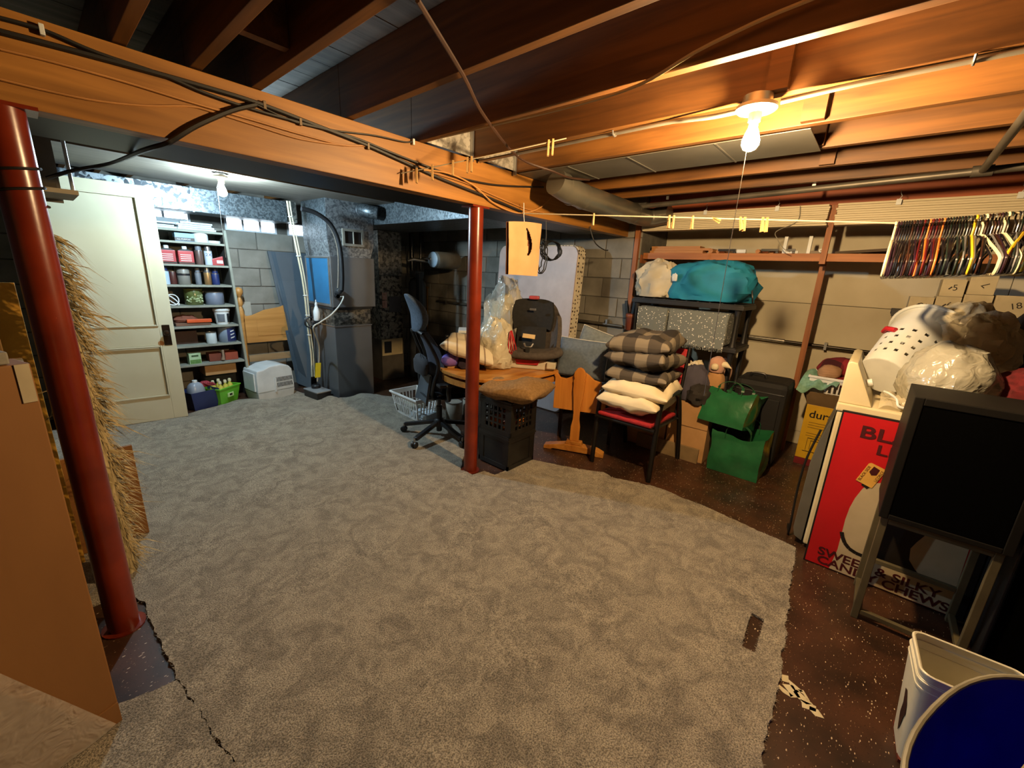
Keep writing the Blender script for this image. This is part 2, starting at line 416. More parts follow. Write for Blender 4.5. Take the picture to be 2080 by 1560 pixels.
def carpet(name, label, outline, holes, height, thick=.011, step=.02, cell=.07):
    ol = jag(outline, step, .005); hs = [jag(h, .015, .002) for h in holes]
    vs = []; fs = []
    for loop in [ol] + hs:
        o = len(vs); vs += loop; fs.append(list(range(o, o + len(loop))))
    x0 = min(p.x for p in ol); x1 = max(p.x for p in ol); y0 = min(p.y for p in ol); y1 = max(p.y for p in ol)
    x = x0
    while x < x1:
        yy = y0
        while yy < y1:
            p = Vector((x + random.uniform(-.015, .015), yy + random.uniform(-.015, .015)))
            if inside(p, ol) and not any(inside(p, h) for h in hs): vs.append(p)
            yy += cell
        x += cell
    V, Ed, F, *_ = geometry.delaunay_2d_cdt(vs, [], fs, 1, 1e-5)
    mb = MB(); top = [(p.x, p.y, height(p.x, p.y) + thick) for p in V]
    keep = [f for f in F if not any(inside(sum((V[i] for i in f), Vector((0, 0))) / len(f), h) for h in hs)]
    mb.v = top + [(p[0], p[1], max(.0005, p[2] - thick)) for p in top]; n = len(top)
    cnt = {}
    for f in keep:
        for i in range(len(f)):
            e = (f[i], f[(i + 1) % len(f)]); cnt[tuple(sorted(e))] = cnt.get(tuple(sorted(e)), []) + [e]
    mb.f = [tuple(f) for f in keep]
    for k, e in cnt.items():
        if len(e) == 1: a, b = e[0]; mb.f.append((b, a, a + n, b + n))
    o = single(name, mb, carpet_m, label, 'carpet', loc=(0, 0, 0), smooth=True, fix=False)
    # loose pile along the cut edge
    fr = MB()
    for loop in [ol] + hs:
        for i, p in enumerate(loop):
            for k in range(4):
                q = p.lerp(loop[(i + 1) % len(loop)], random.random()); a = random.uniform(0, 2 * PI); l = random.uniform(.006, .016); z = height(q.x, q.y)
                d = Vector((math.cos(a), math.sin(a), 0)); s = Vector((-d.y, d.x, 0)) * .0015; b = Vector((q.x, q.y, z + random.uniform(.003, .011)))
                o2 = len(fr.v); fr.v += [tuple(b - s), tuple(b + s), tuple(b + d * l + Vector((0, 0, random.uniform(-.003, .006))))]; fr.f.append((o2, o2 + 1, o2 + 2))
    e = part('frayed_edge', fr, carpet_m, o, fix=False); e['kind'] = 'stuff'
    return o
def hmain(x, y):
    z = 0.0
    d = Vector((x - 2.3, y - 4.3)).length
    if y > 3.2: z += max(0, .022 * math.sin(x * 9 + y * 3) + .018 * math.sin(y * 8 - x * 4)) * min(1, (y - 3.2) / .8)
    if d < .55: z += .05 * (1 - d / .55) ** 2 * (1 + math.sin(14 * x - 6 * y)) * .7
    d2 = Vector((x - 2.75, y - 1.3)).length
    if d2 < .25: z += .02 * (1 - d2 / .25)
    return z + max(0, .004 * noise.noise(Vector((x * 3, y * 3, 0))))
main_outline = [(1.294, -.014), (1.45, -.007), (1.722, .0), (2.539, .07), (2.734, .085), (2.756, .229), (2.807, .56), (2.841, .987), (2.70, 1.27), (2.73, 1.36), (2.624, 1.636), (2.525, 1.90),
                (2.10, 1.935), (2.09, 2.04), (1.98, 2.05), (1.97, 2.17), (2.02, 2.23), (2.378, 2.537), (2.9, 3.55), (2.652, 4.126), (2.55, 4.33), (2.243, 4.34), (2.09, 4.36), (2.07, 4.52), (1.871, 5.02), (1.31, 5.08), (.811, 4.90), (-.6, 5.1), (-.6, 2.36), (.06, 2.30), (.105, 2.181), (.12, 1.646),
                (.15, 1.40), (.186, 1.172), (.26, .3), (.3, -.03)]
carpet('carpet', 'large grey pile carpet spread over the speckled floor', main_outline, [[(1.982, .158), (1.977, .106), (1.749, .096), (1.747, .148)]], hmain)
carpet('carpet', 'separate grey carpet strip beside the cardboard carton in the bottom left', [(.116, 1.636), (.147, 1.40), (.184, 1.16), (.258, .3), (.298, -.03), (-.9, -.03), (-.9, 1.55), (-.03, 1.672)], [], lambda x, y: .001)
# ------------------------------------------------------------------ left and back: cartons, straw, door, paint shelf, furnace
card_m = mat('cardboard', '8a5f32', '7a5128', rough=.75, scale=3, stretch=(1, 1, .3), bump=.08, bscale=60)
card2_m = mat('pale_cardboard', 'b98f5e', 'a67d4e', rough=.8, scale=4, bump=.08, bscale=50)
tape_m = mat('packing_tape', 'b9ad92', 'a2967c', rough=.3)
film_mt = None
def film(name, tint, alpha, rough=.12):
    mt, N, L, b = _nt(name); b.inputs['Base Color'].default_value = rgb(tint); b.inputs['Roughness'].default_value = rough
    tr = N.new('ShaderNodeBsdfTransparent'); mx = N.new('ShaderNodeMixShader'); mx.inputs[0].default_value = alpha
    out = N['Material Output']; L.new(tr.outputs[0], mx.inputs[1]); L.new(b.outputs[0], mx.inputs[2]); L.new(mx.outputs[0], out.inputs['Surface'])
    tc = N.new('ShaderNodeTexCoord'); nz = N.new('ShaderNodeTexNoise'); nz.inputs['Scale'].default_value = 14; nz.inputs['Distortion'].default_value = 1.5
    L.new(tc.outputs['Object'], nz.inputs['Vector']); bp = N.new('ShaderNodeBump'); bp.inputs['Strength'].default_value = .6; bp.inputs['Distance'].default_value = .02
    L.new(nz.outputs['Fac'], bp.inputs['Height']); L.new(bp.outputs[0], b.inputs['Normal']); return mt
film_m = film('clear_film', 'd8d2c8', .42)
def carton_open(t, w, d, h, m, flap=True):
    part('body', MB().box(-w, 0, 0, d, 0, h), m, t, local=True, bevel=.004)
    part('tape', MB().box(-w - .001, .0012, -.0012, d + .001, h - .045, h - .005), tape_m, t, local=True)
t = thing('cardboard_carton', 'big flat cardboard carton wrapped in clear plastic film in the left foreground', 'carton', (-.031, 1.60, .013), .30)
part('body', MB().box(-1.0, 0, 0, .10, 0, 1.20), card_m, t, local=True, bevel=.004)
part('bottom_flap', MB().box(-1.0, -.002, -.006, -.0005, .0, .075), card_m, t, local=True, bevel=.001)
part('foam_cap', MB().box(-.9, -.03, .012, .088, 1.201, 1.232), mat('grey_foam', '8f8b80', '7a766b', rough=.9, scale=20), t, local=True, bevel=.004)
part('tape', MB().box(-.03, -.004, -.003, -.0005, 1.10, 1.20), tape_m, t, local=True)
fm = MB()
def fsheet(u, v):
    x = -.95 + .93 * u * (1 - .55 * v) ; z = .01 + 1.15 * v
    return (x, -.010 - .016 * abs(noise.noise(Vector((x * 7, z * 1.3, 2)))) - .012 * abs(math.sin(9 * x + 2.2 * z)), z)
fm.grid(fsheet, 40, 24)
part('plastic_film', fm, film_m, t, local=True, smooth=2)
t = thing('cardboard_carton', 'second cardboard carton standing between the wrapped carton and the near red column', 'carton', (-.045, 1.755, .0), .05)
part('body', MB().box(-.9, 0, 0, .12, .013, 1.185), mat('brown_cardboard', '8f5c26', '7d4f1f', rough=.75, scale=3, bump=.06, bscale=60), t, local=True, bevel=.004)
part('tape', MB().box(-.03, .001, -.0012, .10, 1.09, 1.186), tape_m, t, local=True)
t = thing('plywood_board', 'tall plain brown board standing upright behind the left cartons', 'board', (-.30, 1.96, .0), 0)
part('panel', MB().box(-.52, .215, 0, .02, 0, 1.75), wood('ply_board', '8a6a38', '6f5228', 2, grain=14, rough=.7, knots=False), t, local=True, bevel=.002)
t = thing('yellow_board', 'narrow yellow panel glimpsed left of the near red column', 'panel', (-.14, 2.70, .0), 0)
part('sheet', MB().box(-.25, .10, 0, .02, 0, 1.36), mat('yellow_paint', 'd7a13c', 'c48d2c', rough=.5), t, local=True, bevel=.002)
t = thing('cardboard_sheet', 'cardboard panel standing on the carpet behind the straw hanging', 'panel', (.217, 2.785, .014), .03)
part('sheet', MB().box(-.42, 0, 0, .02, 0, .52), mat('tan_panel', '8a5a24', '74491b', rough=.7, scale=3, stretch=(1, 1, .3)), t, local=True, bevel=.002)
# dry straw hanging
straw_m = mat('dry_straw', 'c6b284', '86734a', rough=.8, scale=40, stretch=(1, 1, .2))
t = thing('straw_fringe', 'shaggy dry straw hanging bundled behind the near red column', 'straw', (.06, 2.46, 0))
sm_ = MB(); core = MB()
core.tube([(-.02, 0, 1.56), (-.01, 0, 1.1), (.0, 0, .6), (.01, 0, .03)], [.03, .06, .07, .06], 10)
for k in range(1500):
    z = random.uniform(.05, 1.56); a = random.gauss(0, .9); r0 = .045
    d = Vector((math.cos(a), math.sin(a) * .8, 0)); L_ = random.uniform(.05, .16) * (1.5 if random.random() < .06 else 1) * (.75 + .5 * noise.noise(Vector((z * 9, 0, 1))))
    p = Vector((-.01, 0, z)) + d * r0; drop = random.uniform(.04, .15); pts = [p, p + d * L_ * .5 + Vector((0, 0, -drop * .3)), p + d * L_ + Vector((0, 0, -drop))]
    wv = Vector((random.uniform(-.012, .012), random.uniform(-.012, .012), random.uniform(-.012, .012))); pts[1] += wv
    if pts[2].z < .02: continue
    wd = random.uniform(.0015, .0045); s = Vector((-d.y * .6, d.x * .6, .6)).normalized() * wd; o = len(sm_.v)
    sm_.v += [tuple(pts[0] - s), tuple(pts[0] + s), tuple(pts[1] - s * .8), tuple(pts[1] + s * .8), tuple(pts[2])]
    sm_.f += [(o, o + 1, o + 3, o + 2), (o + 2, o + 3, o + 4)]
part('bundle', core, straw_m, t, local=True, smooth=True)
e = part('strands', sm_, straw_m, t, local=True, fix=False); e['kind'] = 'stuff'
# hanging board ends by the ceiling on the left
oldw = wood('old_board', 'b0a692', '8c8270', 0, grain=18, rough=.75, knots=False)
t = thing('hanging_shelf', 'small hanging shelf of rough boards under the joists behind the near red column', 'shelf', (0, 3.2, 1.78))
part('board', MB().box(-.7, .225, 2.95, 3.30, 1.755, 1.775), oldw, t)
part('board', MB().box(-.7, .16, 3.0, 3.28, 1.776, 1.80), mat('dark_board', '4a4338', '39332a', rough=.8), t)
part('upright', MB().box(.05, .19, 3.31, 3.335, 1.74, 2.168), mat('grey_board', '7d776c', '6a645a', rough=.8), t)
part('bracket', MB().tube([(.232, 3.29, 1.79), (.232, 3.29, 2.165)], .008, 8), frame_w, t)
single('wood_offcut', MB().box(-.3, .06, 3.02, 3.08, 1.725, 1.754), mat('red_brown_wood', '6b3a22', '57301c', rough=.7), 'small red brown wood offcut under the hanging shelf', 'wood')
# old panelled door leaning open
door_m = mat('cream_door_paint', 'c6bea2', 'b8af90', rough=.55, scale=1.6, bump=.03, bscale=30)
t = thing('panel_door', 'cream two panel wooden door standing open at the left', 'door', (.812, 4.815, .015), 3.0067)
W, H_, T = .78, 2.045, .035
def d_(x0, x1, z0, z1, y0=0., y1=T): return MB().box(x0, x1, y0 - T, y1 - T, z0, z1)
for nm, b_ in (('stile', (0, .105, 0, H_)), ('stile', (W - .105, W, 0, H_)), ('rail', (.1051, W - .1051, 1.955, H_)), ('rail', (.1051, W - .1051, .70, .875)), ('rail', (.1051, W - .1051, 0, .225))):
    part(nm, d_(*b_), door_m, t, local=True, bevel=.003)
for z0, z1 in ((.2255, .6995), (.8755, 1.9545)):
    part('panel', d_(.1055, W - .1055, z0, z1, .012, .024), door_m, t, local=True)
    mo = MB()
    for a, b_, c_, e_ in ((.1055, .118, z0, z1), (W - .118, W - .1055, z0, z1), (.1185, W - .1185, z0, z0 + .0125), (.1185, W - .1185, z1 - .0125, z1)):
        mo.box(a, b_, .0005, .0115, c_, e_)
    part('moulding', mo, door_m, t, local=True, bevel=.003)
dk = mat('dark_bronze', '3a2c22', '241a14', rough=.35, metal=.8)
pl = part('lock_plate', MB().box(.03, .085, .0005, .0045, .70, .885), dk, t, local=True, bevel=.0015)
part('knob', MB().lathe([(.009, .0047), (.009, .02), (.024, .03), (.026, .04), (.018, .052), (0, .054)], (.058, 0, .815), 16, axis='y'), dk, pl, local=True, smooth=True)
part('wear_patch', MB().lathe([(0, 0.0006), (.022, 0.0006), (.022, .0014), (0, .0014)], (.108, 0, .72), 16, axis='y'), mat('bare_wood_wear', '9c6a3a', rough=.7), t, local=True)

# ---- paint shelf
shelf_m = mat('grey_shelf', '8c8d80', '74756a', rough=.7, scale=5)
t = thing('shelving_unit', 'grey wooden shelving unit crowded with paint and cans behind the open door', 'shelf', (1.0, 5.3, 0))
ZS = [1.757, 1.648, 1.435, 1.240, 1.038, .834, .640, .444]
def xr(z): return 1.452 - .072 * (z / 1.78)
for z in ZS:
    part('board', MB().box(.42, xr(z) - .002, 5.13, 5.46, z - .02, z), shelf_m, t, bevel=.002)
for y in (5.115, 5.442):
    part('upright', MB().hexa([(xr(0), y, .001), (xr(0) + .022, y, .001), (xr(0) + .022, y + .035, .001), (xr(0), y + .035, .001), (xr(1.8), y, 1.78), (xr(1.8) + .022, y, 1.78), (xr(1.8) + .022, y + .035, 1.78), (xr(1.8), y + .035, 1.78)]), shelf_m, t)
part('side_panel', MB().hexa([(xr(0) + .001, 5.151, .002), (xr(0) + .014, 5.151, .002), (xr(0) + .014, 5.441, .002), (xr(0) + .001, 5.441, .002), (xr(1.8) + .001, 5.151, 1.78), (xr(1.8) + .014, 5.151, 1.78), (xr(1.8) + .014, 5.441, 1.78), (xr(1.8) + .001, 5.441, 1.78)]), mat('dark_side', '3d3a33', '2e2b26', rough=.8), t)
part('side_panel', MB().box(.395, .418, 5.13, 5.46, .002, 1.78), shelf_m, t)
# things on the shelf
def tin(name, x, y, z, r, h, m, label, cat='can', lid=None, cap=None, band=None, group=None):
    t = thing(name, label, cat, (x, y, z + .0006), random.uniform(0, 6), group)
    part('body', MB().lathe([(r * .97, 0), (r, .003), (r, h - .003), (r * .97, h)], n=24, cap0=True, cap1=True), m, t, local=True, smooth=True)
    part('rim', MB().lathe([(r * 1.0, h - .004), (r * 1.04, h - .003), (r * 1.04, h + .003), (r * .9, h + .003), (r * .88, h - .001)], n=24), lid or steel_m, t, local=True, smooth=True)
    if cap: part('cap', MB().lathe([(r * .78, h + .0035), (r * .8, h + .03), (r * .7, h + .045), (r * .2, h + .047), (0, h + .047)], n=16), cap, t, local=True, smooth=True)
    if band: part('paper_label', MB().lathe([(r * 1.012, h * .2), (r * 1.012, h * .75)], n=24), band, t, local=True, smooth=True)
    return t
steel_m = mat('tin_steel', 'b4b6b8', '9a9c9e', rough=.3, metal=.9)
white_p = mat('white_plastic', 'd4d8d8', 'c4c8c8', rough=.45)
grey_p = mat('grey_plastic', '6a7078', '575c63', rough=.5)
red_l = mat('red_label', 'a8323a', '8c242c', rough=.4)
blk_p = mat('black_plastic', '1c1c1e', '141416', rough=.4)
navy_m = mat('navy_label', '223266', '18244e', rough=.4)
bz = mat('light_blue_box', '7fa8c8', '6a93b4', rough=.5)
# top: stacked white trim boards
trim_w = mat('white_trim_board', 'c8d0d2', 'b0b8ba', rough=.6)
for i, (x0, x1, z, y0, ang) in enumerate(((.62, 1.02, 1.759, 5.16, 0), (.86, 1.20, 1.759, 5.30, .0), (1.02, 1.33, 1.759, 5.15, 0), (.70, 1.0, 1.778, 5.17, .03), (1.03, 1.32, 1.778, 5.16, -.02), (.98, 1.30, 1.797, 5.17, .02), (1.05, 1.31, 1.816, 5.17, .0))):
    s_ = MB().obox(((x0 + x1) / 2, y0 + .07, z + .009), (x1 - x0, .11, .0165), (0, 0, ang))
    single('trim_board', s_, trim_w, ['white trim board lowest at the left on the top shelf', 'white trim board behind the others on the top shelf', 'white trim board lowest at the right on the top shelf', 'white trim board second in the left pile on the top shelf', 'white trim board second in the right pile on the top shelf', 'white trim board third in the right pile on the top shelf', 'white trim board uppermost of the right pile on the top shelf'][i], 'board', group='white trim boards on the top shelf', bevel=.002)
single('foam_sheet', MB().hexa([(.55, 5.14, 1.80), (1.0, 5.14, 1.80), (1.16, 5.40, 1.855), (.66, 5.40, 1.855), (.55, 5.14, 1.812), (1.0, 5.14, 1.812), (1.16, 5.40, 1.867), (.66, 5.40, 1.867)]), mat('foam_white', 'ccd6da', 'b8c2c6', rough=.9), 'pale foam sheet lying tilted over the boards on the shelf top', 'foam')
z = ZS[1] + .0006
t = thing('tissue_box', 'flat blue and black box on the second shelf', 'box', (1.06, 5.19, z))
part('body', MB().box(-.075, .075, -.04, .05, 0, .075), bz, t, local=True, bevel=.003)
part('black_band', MB().box(-.0765, .0765, -.0415, .0515, .004, .034), blk_p, t, local=True)
part('lettering', text_mb('ALL PURPOSE', .018, lambda u, v: (-.062 + u, -.0425, .012 + v)), white_p, t, local=True, fix=False)
tin('plastic_tub', 1.195, 5.20, z, .065, .098, white_p, 'round white tub with lid on the second shelf', 'tub', lid=white_p)
single('tub_lid', MB().lathe([(0, 0), (.05, 0), (.052, .004), (.052, .024), (.046, .026), (0, .026)], (1.31, 5.20, z), 24), white_p, 'white plastic lid lying at the right end of the second shelf', 'lid', smooth=True)
z = ZS[2] + .0006
def flatcan(x, label):
    t = thing('solvent_can', label, 'can', (x, 5.20, z), random.uniform(-.1, .1))
    part('body', MB().box(-.062, .062, -.035, .035, 0, .125), red_l, t, local=True, bevel=.006)
    part('shoulder', MB().hexa([(-.06, -.033, .1255), (.06, -.033, .1255), (.06, .033, .1255), (-.06, .033, .1255), (-.025, -.02, .14), (.025, -.02, .14), (.025, .02, .14), (-.025, .02, .14)]), steel_m, t, local=True)
    part('cap', MB().lathe([(.02, .1405), (.02, .163), (.015, .168), (0, .168)], n=14), white_p, t, local=True, smooth=True)
    for k in range(4): part('print_line', MB().box(-.045, .04, -.0362, -.0355, .03 + .018 * k, .036 + .018 * k), white_p, t, local=True)
    part('dark_band', MB().box(-.0632, .0632, -.0362, .0362, .004, .018), blk_p, t, local=True)
flatcan(.915, 'red rectangular solvent can nearest the door on the third shelf')
flatcan(1.055, 'red rectangular solvent can second from the door on the third shelf')
tin('spray_can', 1.165, 5.20, z, .033, .135, mat('brown_label', '5a4640', '4a3833', rough=.4), 'brown spray can beside the red solvent cans', 'can', cap=grey_p)
t = tin('spray_can', 1.243, 5.20, z, .034, .138, mat('pale_label', 'b9c4d2', 'a5b0be', rough=.4), 'pale blue spray can with 2X on the label', 'can', cap=steel_m)
t.rotation_euler[2] = 0
part('lettering', text_mb('2X', .045, lambda u, v: (.0345 * math.sin((u - .03) / .034), -.0352 * math.cos((u - .03) / .034), .085 + v)), navy_m, t, local=True, fix=False)
t = thing('tool_box', 'red box with a white label at the right end of the third shelf', 'box', (1.318, 5.21, z), -.1)
part('body', MB().hexa([(-.05, -.04, 0), (.05, -.04, 0), (.05, .04, 0), (-.05, .04, 0), (-.05, -.04, .06), (.045, -.04, .092), (.045, .04, .092), (-.05, .04, .06)]), red_l, t, local=True, bevel=.003)
part('paper_label', MB().box(-.01, .042, -.0425, -.0405, .02, .05), white_p, t, local=True)
z = ZS[3] + .0006
tin('spray_can', .872, 5.20, z, .034, .125, mat('blue_white_label', 'a9bccf', '8aa2bc', rough=.4), 'white and blue can half hidden by the door on the fourth shelf', 'can', cap=navy_m)
t = tin('paint_can', 1.02, 5.22, z, .052, .145, mat('grey_label', '7d7a72', '6b6861', rough=.4), 'grey labelled quart can in the middle of the fourth shelf', 'can'); t.rotation_euler[2] = 0
part('black_band', MB().lathe([(.0528, .085), (.0528, .105)], n=24), blk_p, t, local=True, smooth=True)
tin('paint_can', .94, 5.26, z, .038, .12, mat('maroon_label', '4a2420', '3a1c18', rough=.4), 'maroon can behind the grey labelled can', 'can')
tin('spray_can', 1.135, 5.21, z, .026, .115, grey_p, 'slim grey spray can on the fourth shelf', 'can', cap=grey_p)
tin('spray_can', 1.212, 5.20, z, .031, .123, mat('copper_label', 'b08a5e', '8c6a42', rough=.3, metal=.6), 'copper coloured spray can on the fourth shelf', 'can', cap=steel_m)
tin('spray_can', 1.285, 5.22, z, .034, .11, navy_m, 'navy blue can on the fourth shelf', 'can', cap=navy_m)
z = ZS[4] + .0006
t = thing('tape_dispenser', 'white coiled cable and clip beside the door on the fifth shelf', 'cable', (.90, 5.20, z))
for k in range(3): part('coil', MB().tube([(.05 * math.cos(a * .3 + k), .02 * math.sin(a * .3 + k) + .01 * k, .055 + .05 * math.sin(a * .3)) for a in range(22)], .005, 6), white_p, t, local=True, smooth=True)
t = tin('glass_jar', 1.085, 5.26, z, .078, .155, mat('olive_glass', '5c6338', '474d28', rough=.2, scale=20), 'big olive green jar of pale plugs on the fifth shelf', 'jar', lid=mat('olive_lid', '6d6a3c', rough=.4))
e = MB()
for k in range(30):
    a = -PI / 2 + random.uniform(-1.1, 1.1) - t.rotation_euler[2]; r = .0785; e.obox((r * math.cos(a), r * math.sin(a), random.uniform(.03, .1)), (.014, .014, .011), (random.random(), random.random(), a))
q = part('pale_plugs', e, mat('pale_green', 'a8b48a', '8c986c', rough=.6), t, local=True); q['kind'] = 'stuff'
tin('paint_can', 1.262, 5.26, z, .083, .125, mat('slate_can', '6d7484', '5b6170', rough=.4), 'plain slate grey tin on the fifth shelf', 'can')
z = ZS[5] + .0006
t = thing('paint_tray', 'orange plastic tool on a brown tray on the sixth shelf', 'tray', (1.05, 5.22, z))
part('tray', MB().box(-.16, .13, -.05, .1, 0, .03), mat('brown_tray', '6b4a38', '54382a', rough=.6), t, local=True, bevel=.004)
part('orange_bar', MB().box(-.07, .14, -.06, -.025, .031, .066), mat('orange_plastic', 'cf5526', 'b9461b', rough=.45), t, local=True, bevel=.006)
part('orange_foot', MB().hexa([(-.09, -.062, .031), (-.03, -.062, .031), (-.03, .0, .031), (-.09, .0, .031), (-.07, -.06, .08), (-.02, -.06, .07), (-.02, .0, .07), (-.07, .0, .08)]), MATS['orange_plastic'], t, local=True, bevel=.004) if False else None
part('rag', place(blob(.2, .12, .07, n=10, amp=.3, seed=4), (-.06, .04, .03)), mat('rust_cloth', '7a4632', '5e3324', rough=.9), t, local=True, smooth=True)
t = thing('plastic_tub', 'white pail with a printed label on the sixth shelf', 'tub', (1.295, 5.21, z))
part('body', MB().lathe([(.056, 0), (.070, .14)], n=28, cap0=True), white_p, t, local=True, smooth=True)
part('lid', MB().lathe([(.075, .138), (.077, .142), (.077, .158), (.07, .163), (0, .163)], n=28), white_p, t, local=True, smooth=True)
part('print', MB().grid(lambda u, v: ((.060 + .012 * (.03 + v * .08) / .14 + .0018) * math.sin(-.9 + u), -(.060 + .012 * (.03 + v * .08) / .14 + .0018) * math.cos(-.9 + u), .03 + v * .08), 8, 1), grey_p, t, local=True, smooth=True)
part('dark_label', MB().grid(lambda u, v: (.0675 * math.sin(.45 + u * .5), -.0675 * math.cos(.45 + u * .5), .025 + v * .09), 6, 1), blk_p, t, local=True, smooth=True)
z = ZS[6] + .0006
tin('paint_can', 1.173, 5.20, z, .046, .115, mat('white_can', 'c2cdd0', 'aab6ba', rough=.4), 'small white paint can on the seventh shelf', 'can')
t = tin('paint_can', 1.325, 5.24, z, .082, .16, mat('grey_blue_can', '7e8c9c', '6a7888', rough=.35), 'gallon paint can with a navy label on the seventh shelf', 'can', band=None); t.rotation_euler[2] = 0
part('navy_label', MB().grid(lambda u, v: (.0832 * math.sin(-.2 + 1.5 * u), -.0832 * math.cos(-.2 + 1.5 * u), .012 + v * .145), 10, 1), navy_m, t, local=True, smooth=True)
for k in range(3): part('print', MB().grid(lambda u, v: (.0838 * math.sin(.15 + .55 * u), -.0838 * math.cos(.15 + .55 * u), .04 + .035 * k + v * .012 + .012 * u), 5, 1), white_p, t, local=True, smooth=True)
t = thing('wooden_box', 'dark brown box at the back of the seventh shelf', 'box', (.98, 5.33, z)); part('body', MB().box(-.09, .09, -.06, .08, 0, .13), mat('dark_brown', '4a3024', '3c261c', rough=.7), t, local=True, bevel=.003)
z = ZS[7] + .0006
t = thing('seed_box', 'small green and white box on the lowest shelf', 'box', (1.0, 5.19, z), .12)
part('body', MB().box(-.052, .052, -.025, .03, 0, .11), mat('green_white_box', 'a9c3a0', '8fb084', rough=.5, scale=12), t, local=True, bevel=.002)
part('dark_print', MB().box(-.03, .03, -.0262, -.0252, .075, .092), mat('dark_green', '2e4a2c', rough=.5), t, local=True)
part('green_print', MB().box(-.046, .046, -.0262, -.0252, .005, .045), mat('mid_green', '5f8a4c', '4c743c', rough=.5, scale=40), t, local=True)
for i, (x, mm, lb) in enumerate(((1.19, mat('rust_box', '7a3a28', '66301f', rough=.7), 'dull rust red box on the lowest shelf'), (1.335, mat('brick_box', '9c4630', '863a26', rough=.7), 'brick red box at the right end of the lowest shelf'))):
    single('small_box', MB().box(x - .06, x + .06, 5.20, 5.32, z, z + .085), mm, lb, 'box', bevel=.003)
single('wooden_mallet', MB().tube([(1.245, 5.17, z + .015), (1.25, 5.165, z + .06), (1.25, 5.17, z + .12)], [.02, .011, .012], 10), mat('old_handle', '8a7460', rough=.6), 'worn wooden mallet standing before the red boxes', 'handle', smooth=True)
single('carton', MB().box(1.075, 1.36, 5.19, 5.42, .30, .41), card2_m, 'tan cardboard box under the lowest shelf on dark tubs', 'box', bevel=.005)
single('storage_tub', MB().box(1.08, 1.38, 5.30, 5.45, .0, .298), mat('black_tub', '1e2024', '16181c', rough=.6), 'black tub on the floor under the tan cardboard box', 'tub', bevel=.01)
# green basket with yellow bottles, blue bin
lime_m = mat('lime_plastic', '6fc23c', '5fb02e', rough=.4)
t = thing('plastic_basket', 'lime green basket holding yellow bottles on the floor', 'basket', (1.185, 5.165, .0), .62)
def tapered(w0, d0, w1, d1, h, th=.004):
    mb = MB(); ring = lambda w, d, z: [(-w, -d, z), (w, -d, z), (w, d, z), (-w, d, z)]
    mb.v = ring(w0, d0, 0) + ring(w1, d1, h) + ring(w1 - th, d1 - th, h) + ring(w0 - th, d0 - th, th)
    mb.f = [(3, 2, 1, 0)] + [(i, (i + 1) % 4, 4 + (i + 1) % 4, 4 + i) for i in range(4)] + [(4 + i, 4 + (i + 1) % 4, 8 + (i + 1) % 4, 8 + i) for i in range(4)] + [(8 + i, 8 + (i + 1) % 4, 12 + (i + 1) % 4, 12 + i) for i in range(4)] + [(12, 13, 14, 15)]
    return mb
part('body', tapered(.115, .085, .145, .11, .17), lime_m, t, local=True, bevel=.003)
rim = MB(); 
for a in ((-.152, .152, -.117, -.104), (-.152, .152, .104, .117), (-.152, -.139, -.1035, .1035), (.139, .152, -.1035, .1035)): rim.box(a[0], a[1], a[2], a[3], .1705, .184)
part('rim', rim, lime_m, t, local=True, bevel=.003)
part('label_holder', MB().box(-.04, .04, -.112, -.103, .075, .115).box(-.04, .04, -.112, -.1, .07, .08), mat('pale_lime', 'c2e29a', rough=.4), t, local=True, bevel=.002)
part('dark_slot', MB().box(-.018, .018, -.1135, -.1122, .085, .105), blk_p, t, local=True)
yel_m = mat('yellow_bottle', 'c9bf4e', 'b3a93e', rough=.4)
import itertools
M0 = origin_of(t)
for i, (x, y) in enumerate(((-.06, -.05), (.01, -.05), (.08, -.045), (-.05, .04), (.03, .045))):
    p = M0 @ Vector((x, y, .006))
    b_ = thing('spray_bottle', 'yellow bottle, %s in the lime basket' % ('front left', 'front middle', 'front right', 'back left', 'back right')[i], 'bottle', p, 0, 'yellow bottles in the lime basket')
    part('body', MB().lathe([(.029, 0), (.031, .01), (.031, .16), (.022, .185), (.013, .195), (.013, .21)], n=16, cap0=True), yel_m, b_, local=True, smooth=True)
    part('cap', MB().lathe([(.015, .2105), (.017, .225), (.012, .242), (0, .243)], n=12), mat('pale_cap', 'd6d3b0', rough=.4), b_, local=True, smooth=True)
t = thing('plastic_bin', 'dark blue bin on the floor by the bottom of the cream door', 'bin', (.98, 5.10, 0), .3)
part('body', tapered(.11, .09, .135, .11, .19), mat('dark_blue_plastic', '2b3560', '222a4e', rough=.4), t, local=True, bevel=.006)
t2 = thing('plastic_jug', 'grey translucent jug sitting in the dark blue bin', 'jug', (.955, 5.10, .006), .4)
part('body', place(blob(.15, .13, .26, n=12, amp=.05, seed=2, pw=3), (0, 0, 0)), mat('grey_jug', '8f97a4', '7d8592', rough=.3), t2, local=True, smooth=True)
part('cap', MB().lathe([(.022, .255), (.022, .285), (0, .286)], n=14), white_p, t2, local=True, smooth=True)
t2 = thing('work_gloves', 'pair of red work gloves draped over the dark blue bin', 'gloves', (1.06, 5.08, .21))
for k in range(5): part('finger', MB().tube([(.02 - .015 * k, -.02 + .01 * k, .03), (.03 - .015 * k, -.04 + .01 * k, .045), (.055 - .012 * k, -.055 + .006 * k, .02)], [.013, .012, .008], 8), mat('red_glove', '9c2f3a', '7d222c', rough=.8), t2, local=True, smooth=True)
part('palm', place(blob(.10, .07, .06, n=10, amp=.1, seed=9), (-.02, .03, .0)), MATS['red_glove'], t2, local=True, smooth=True)
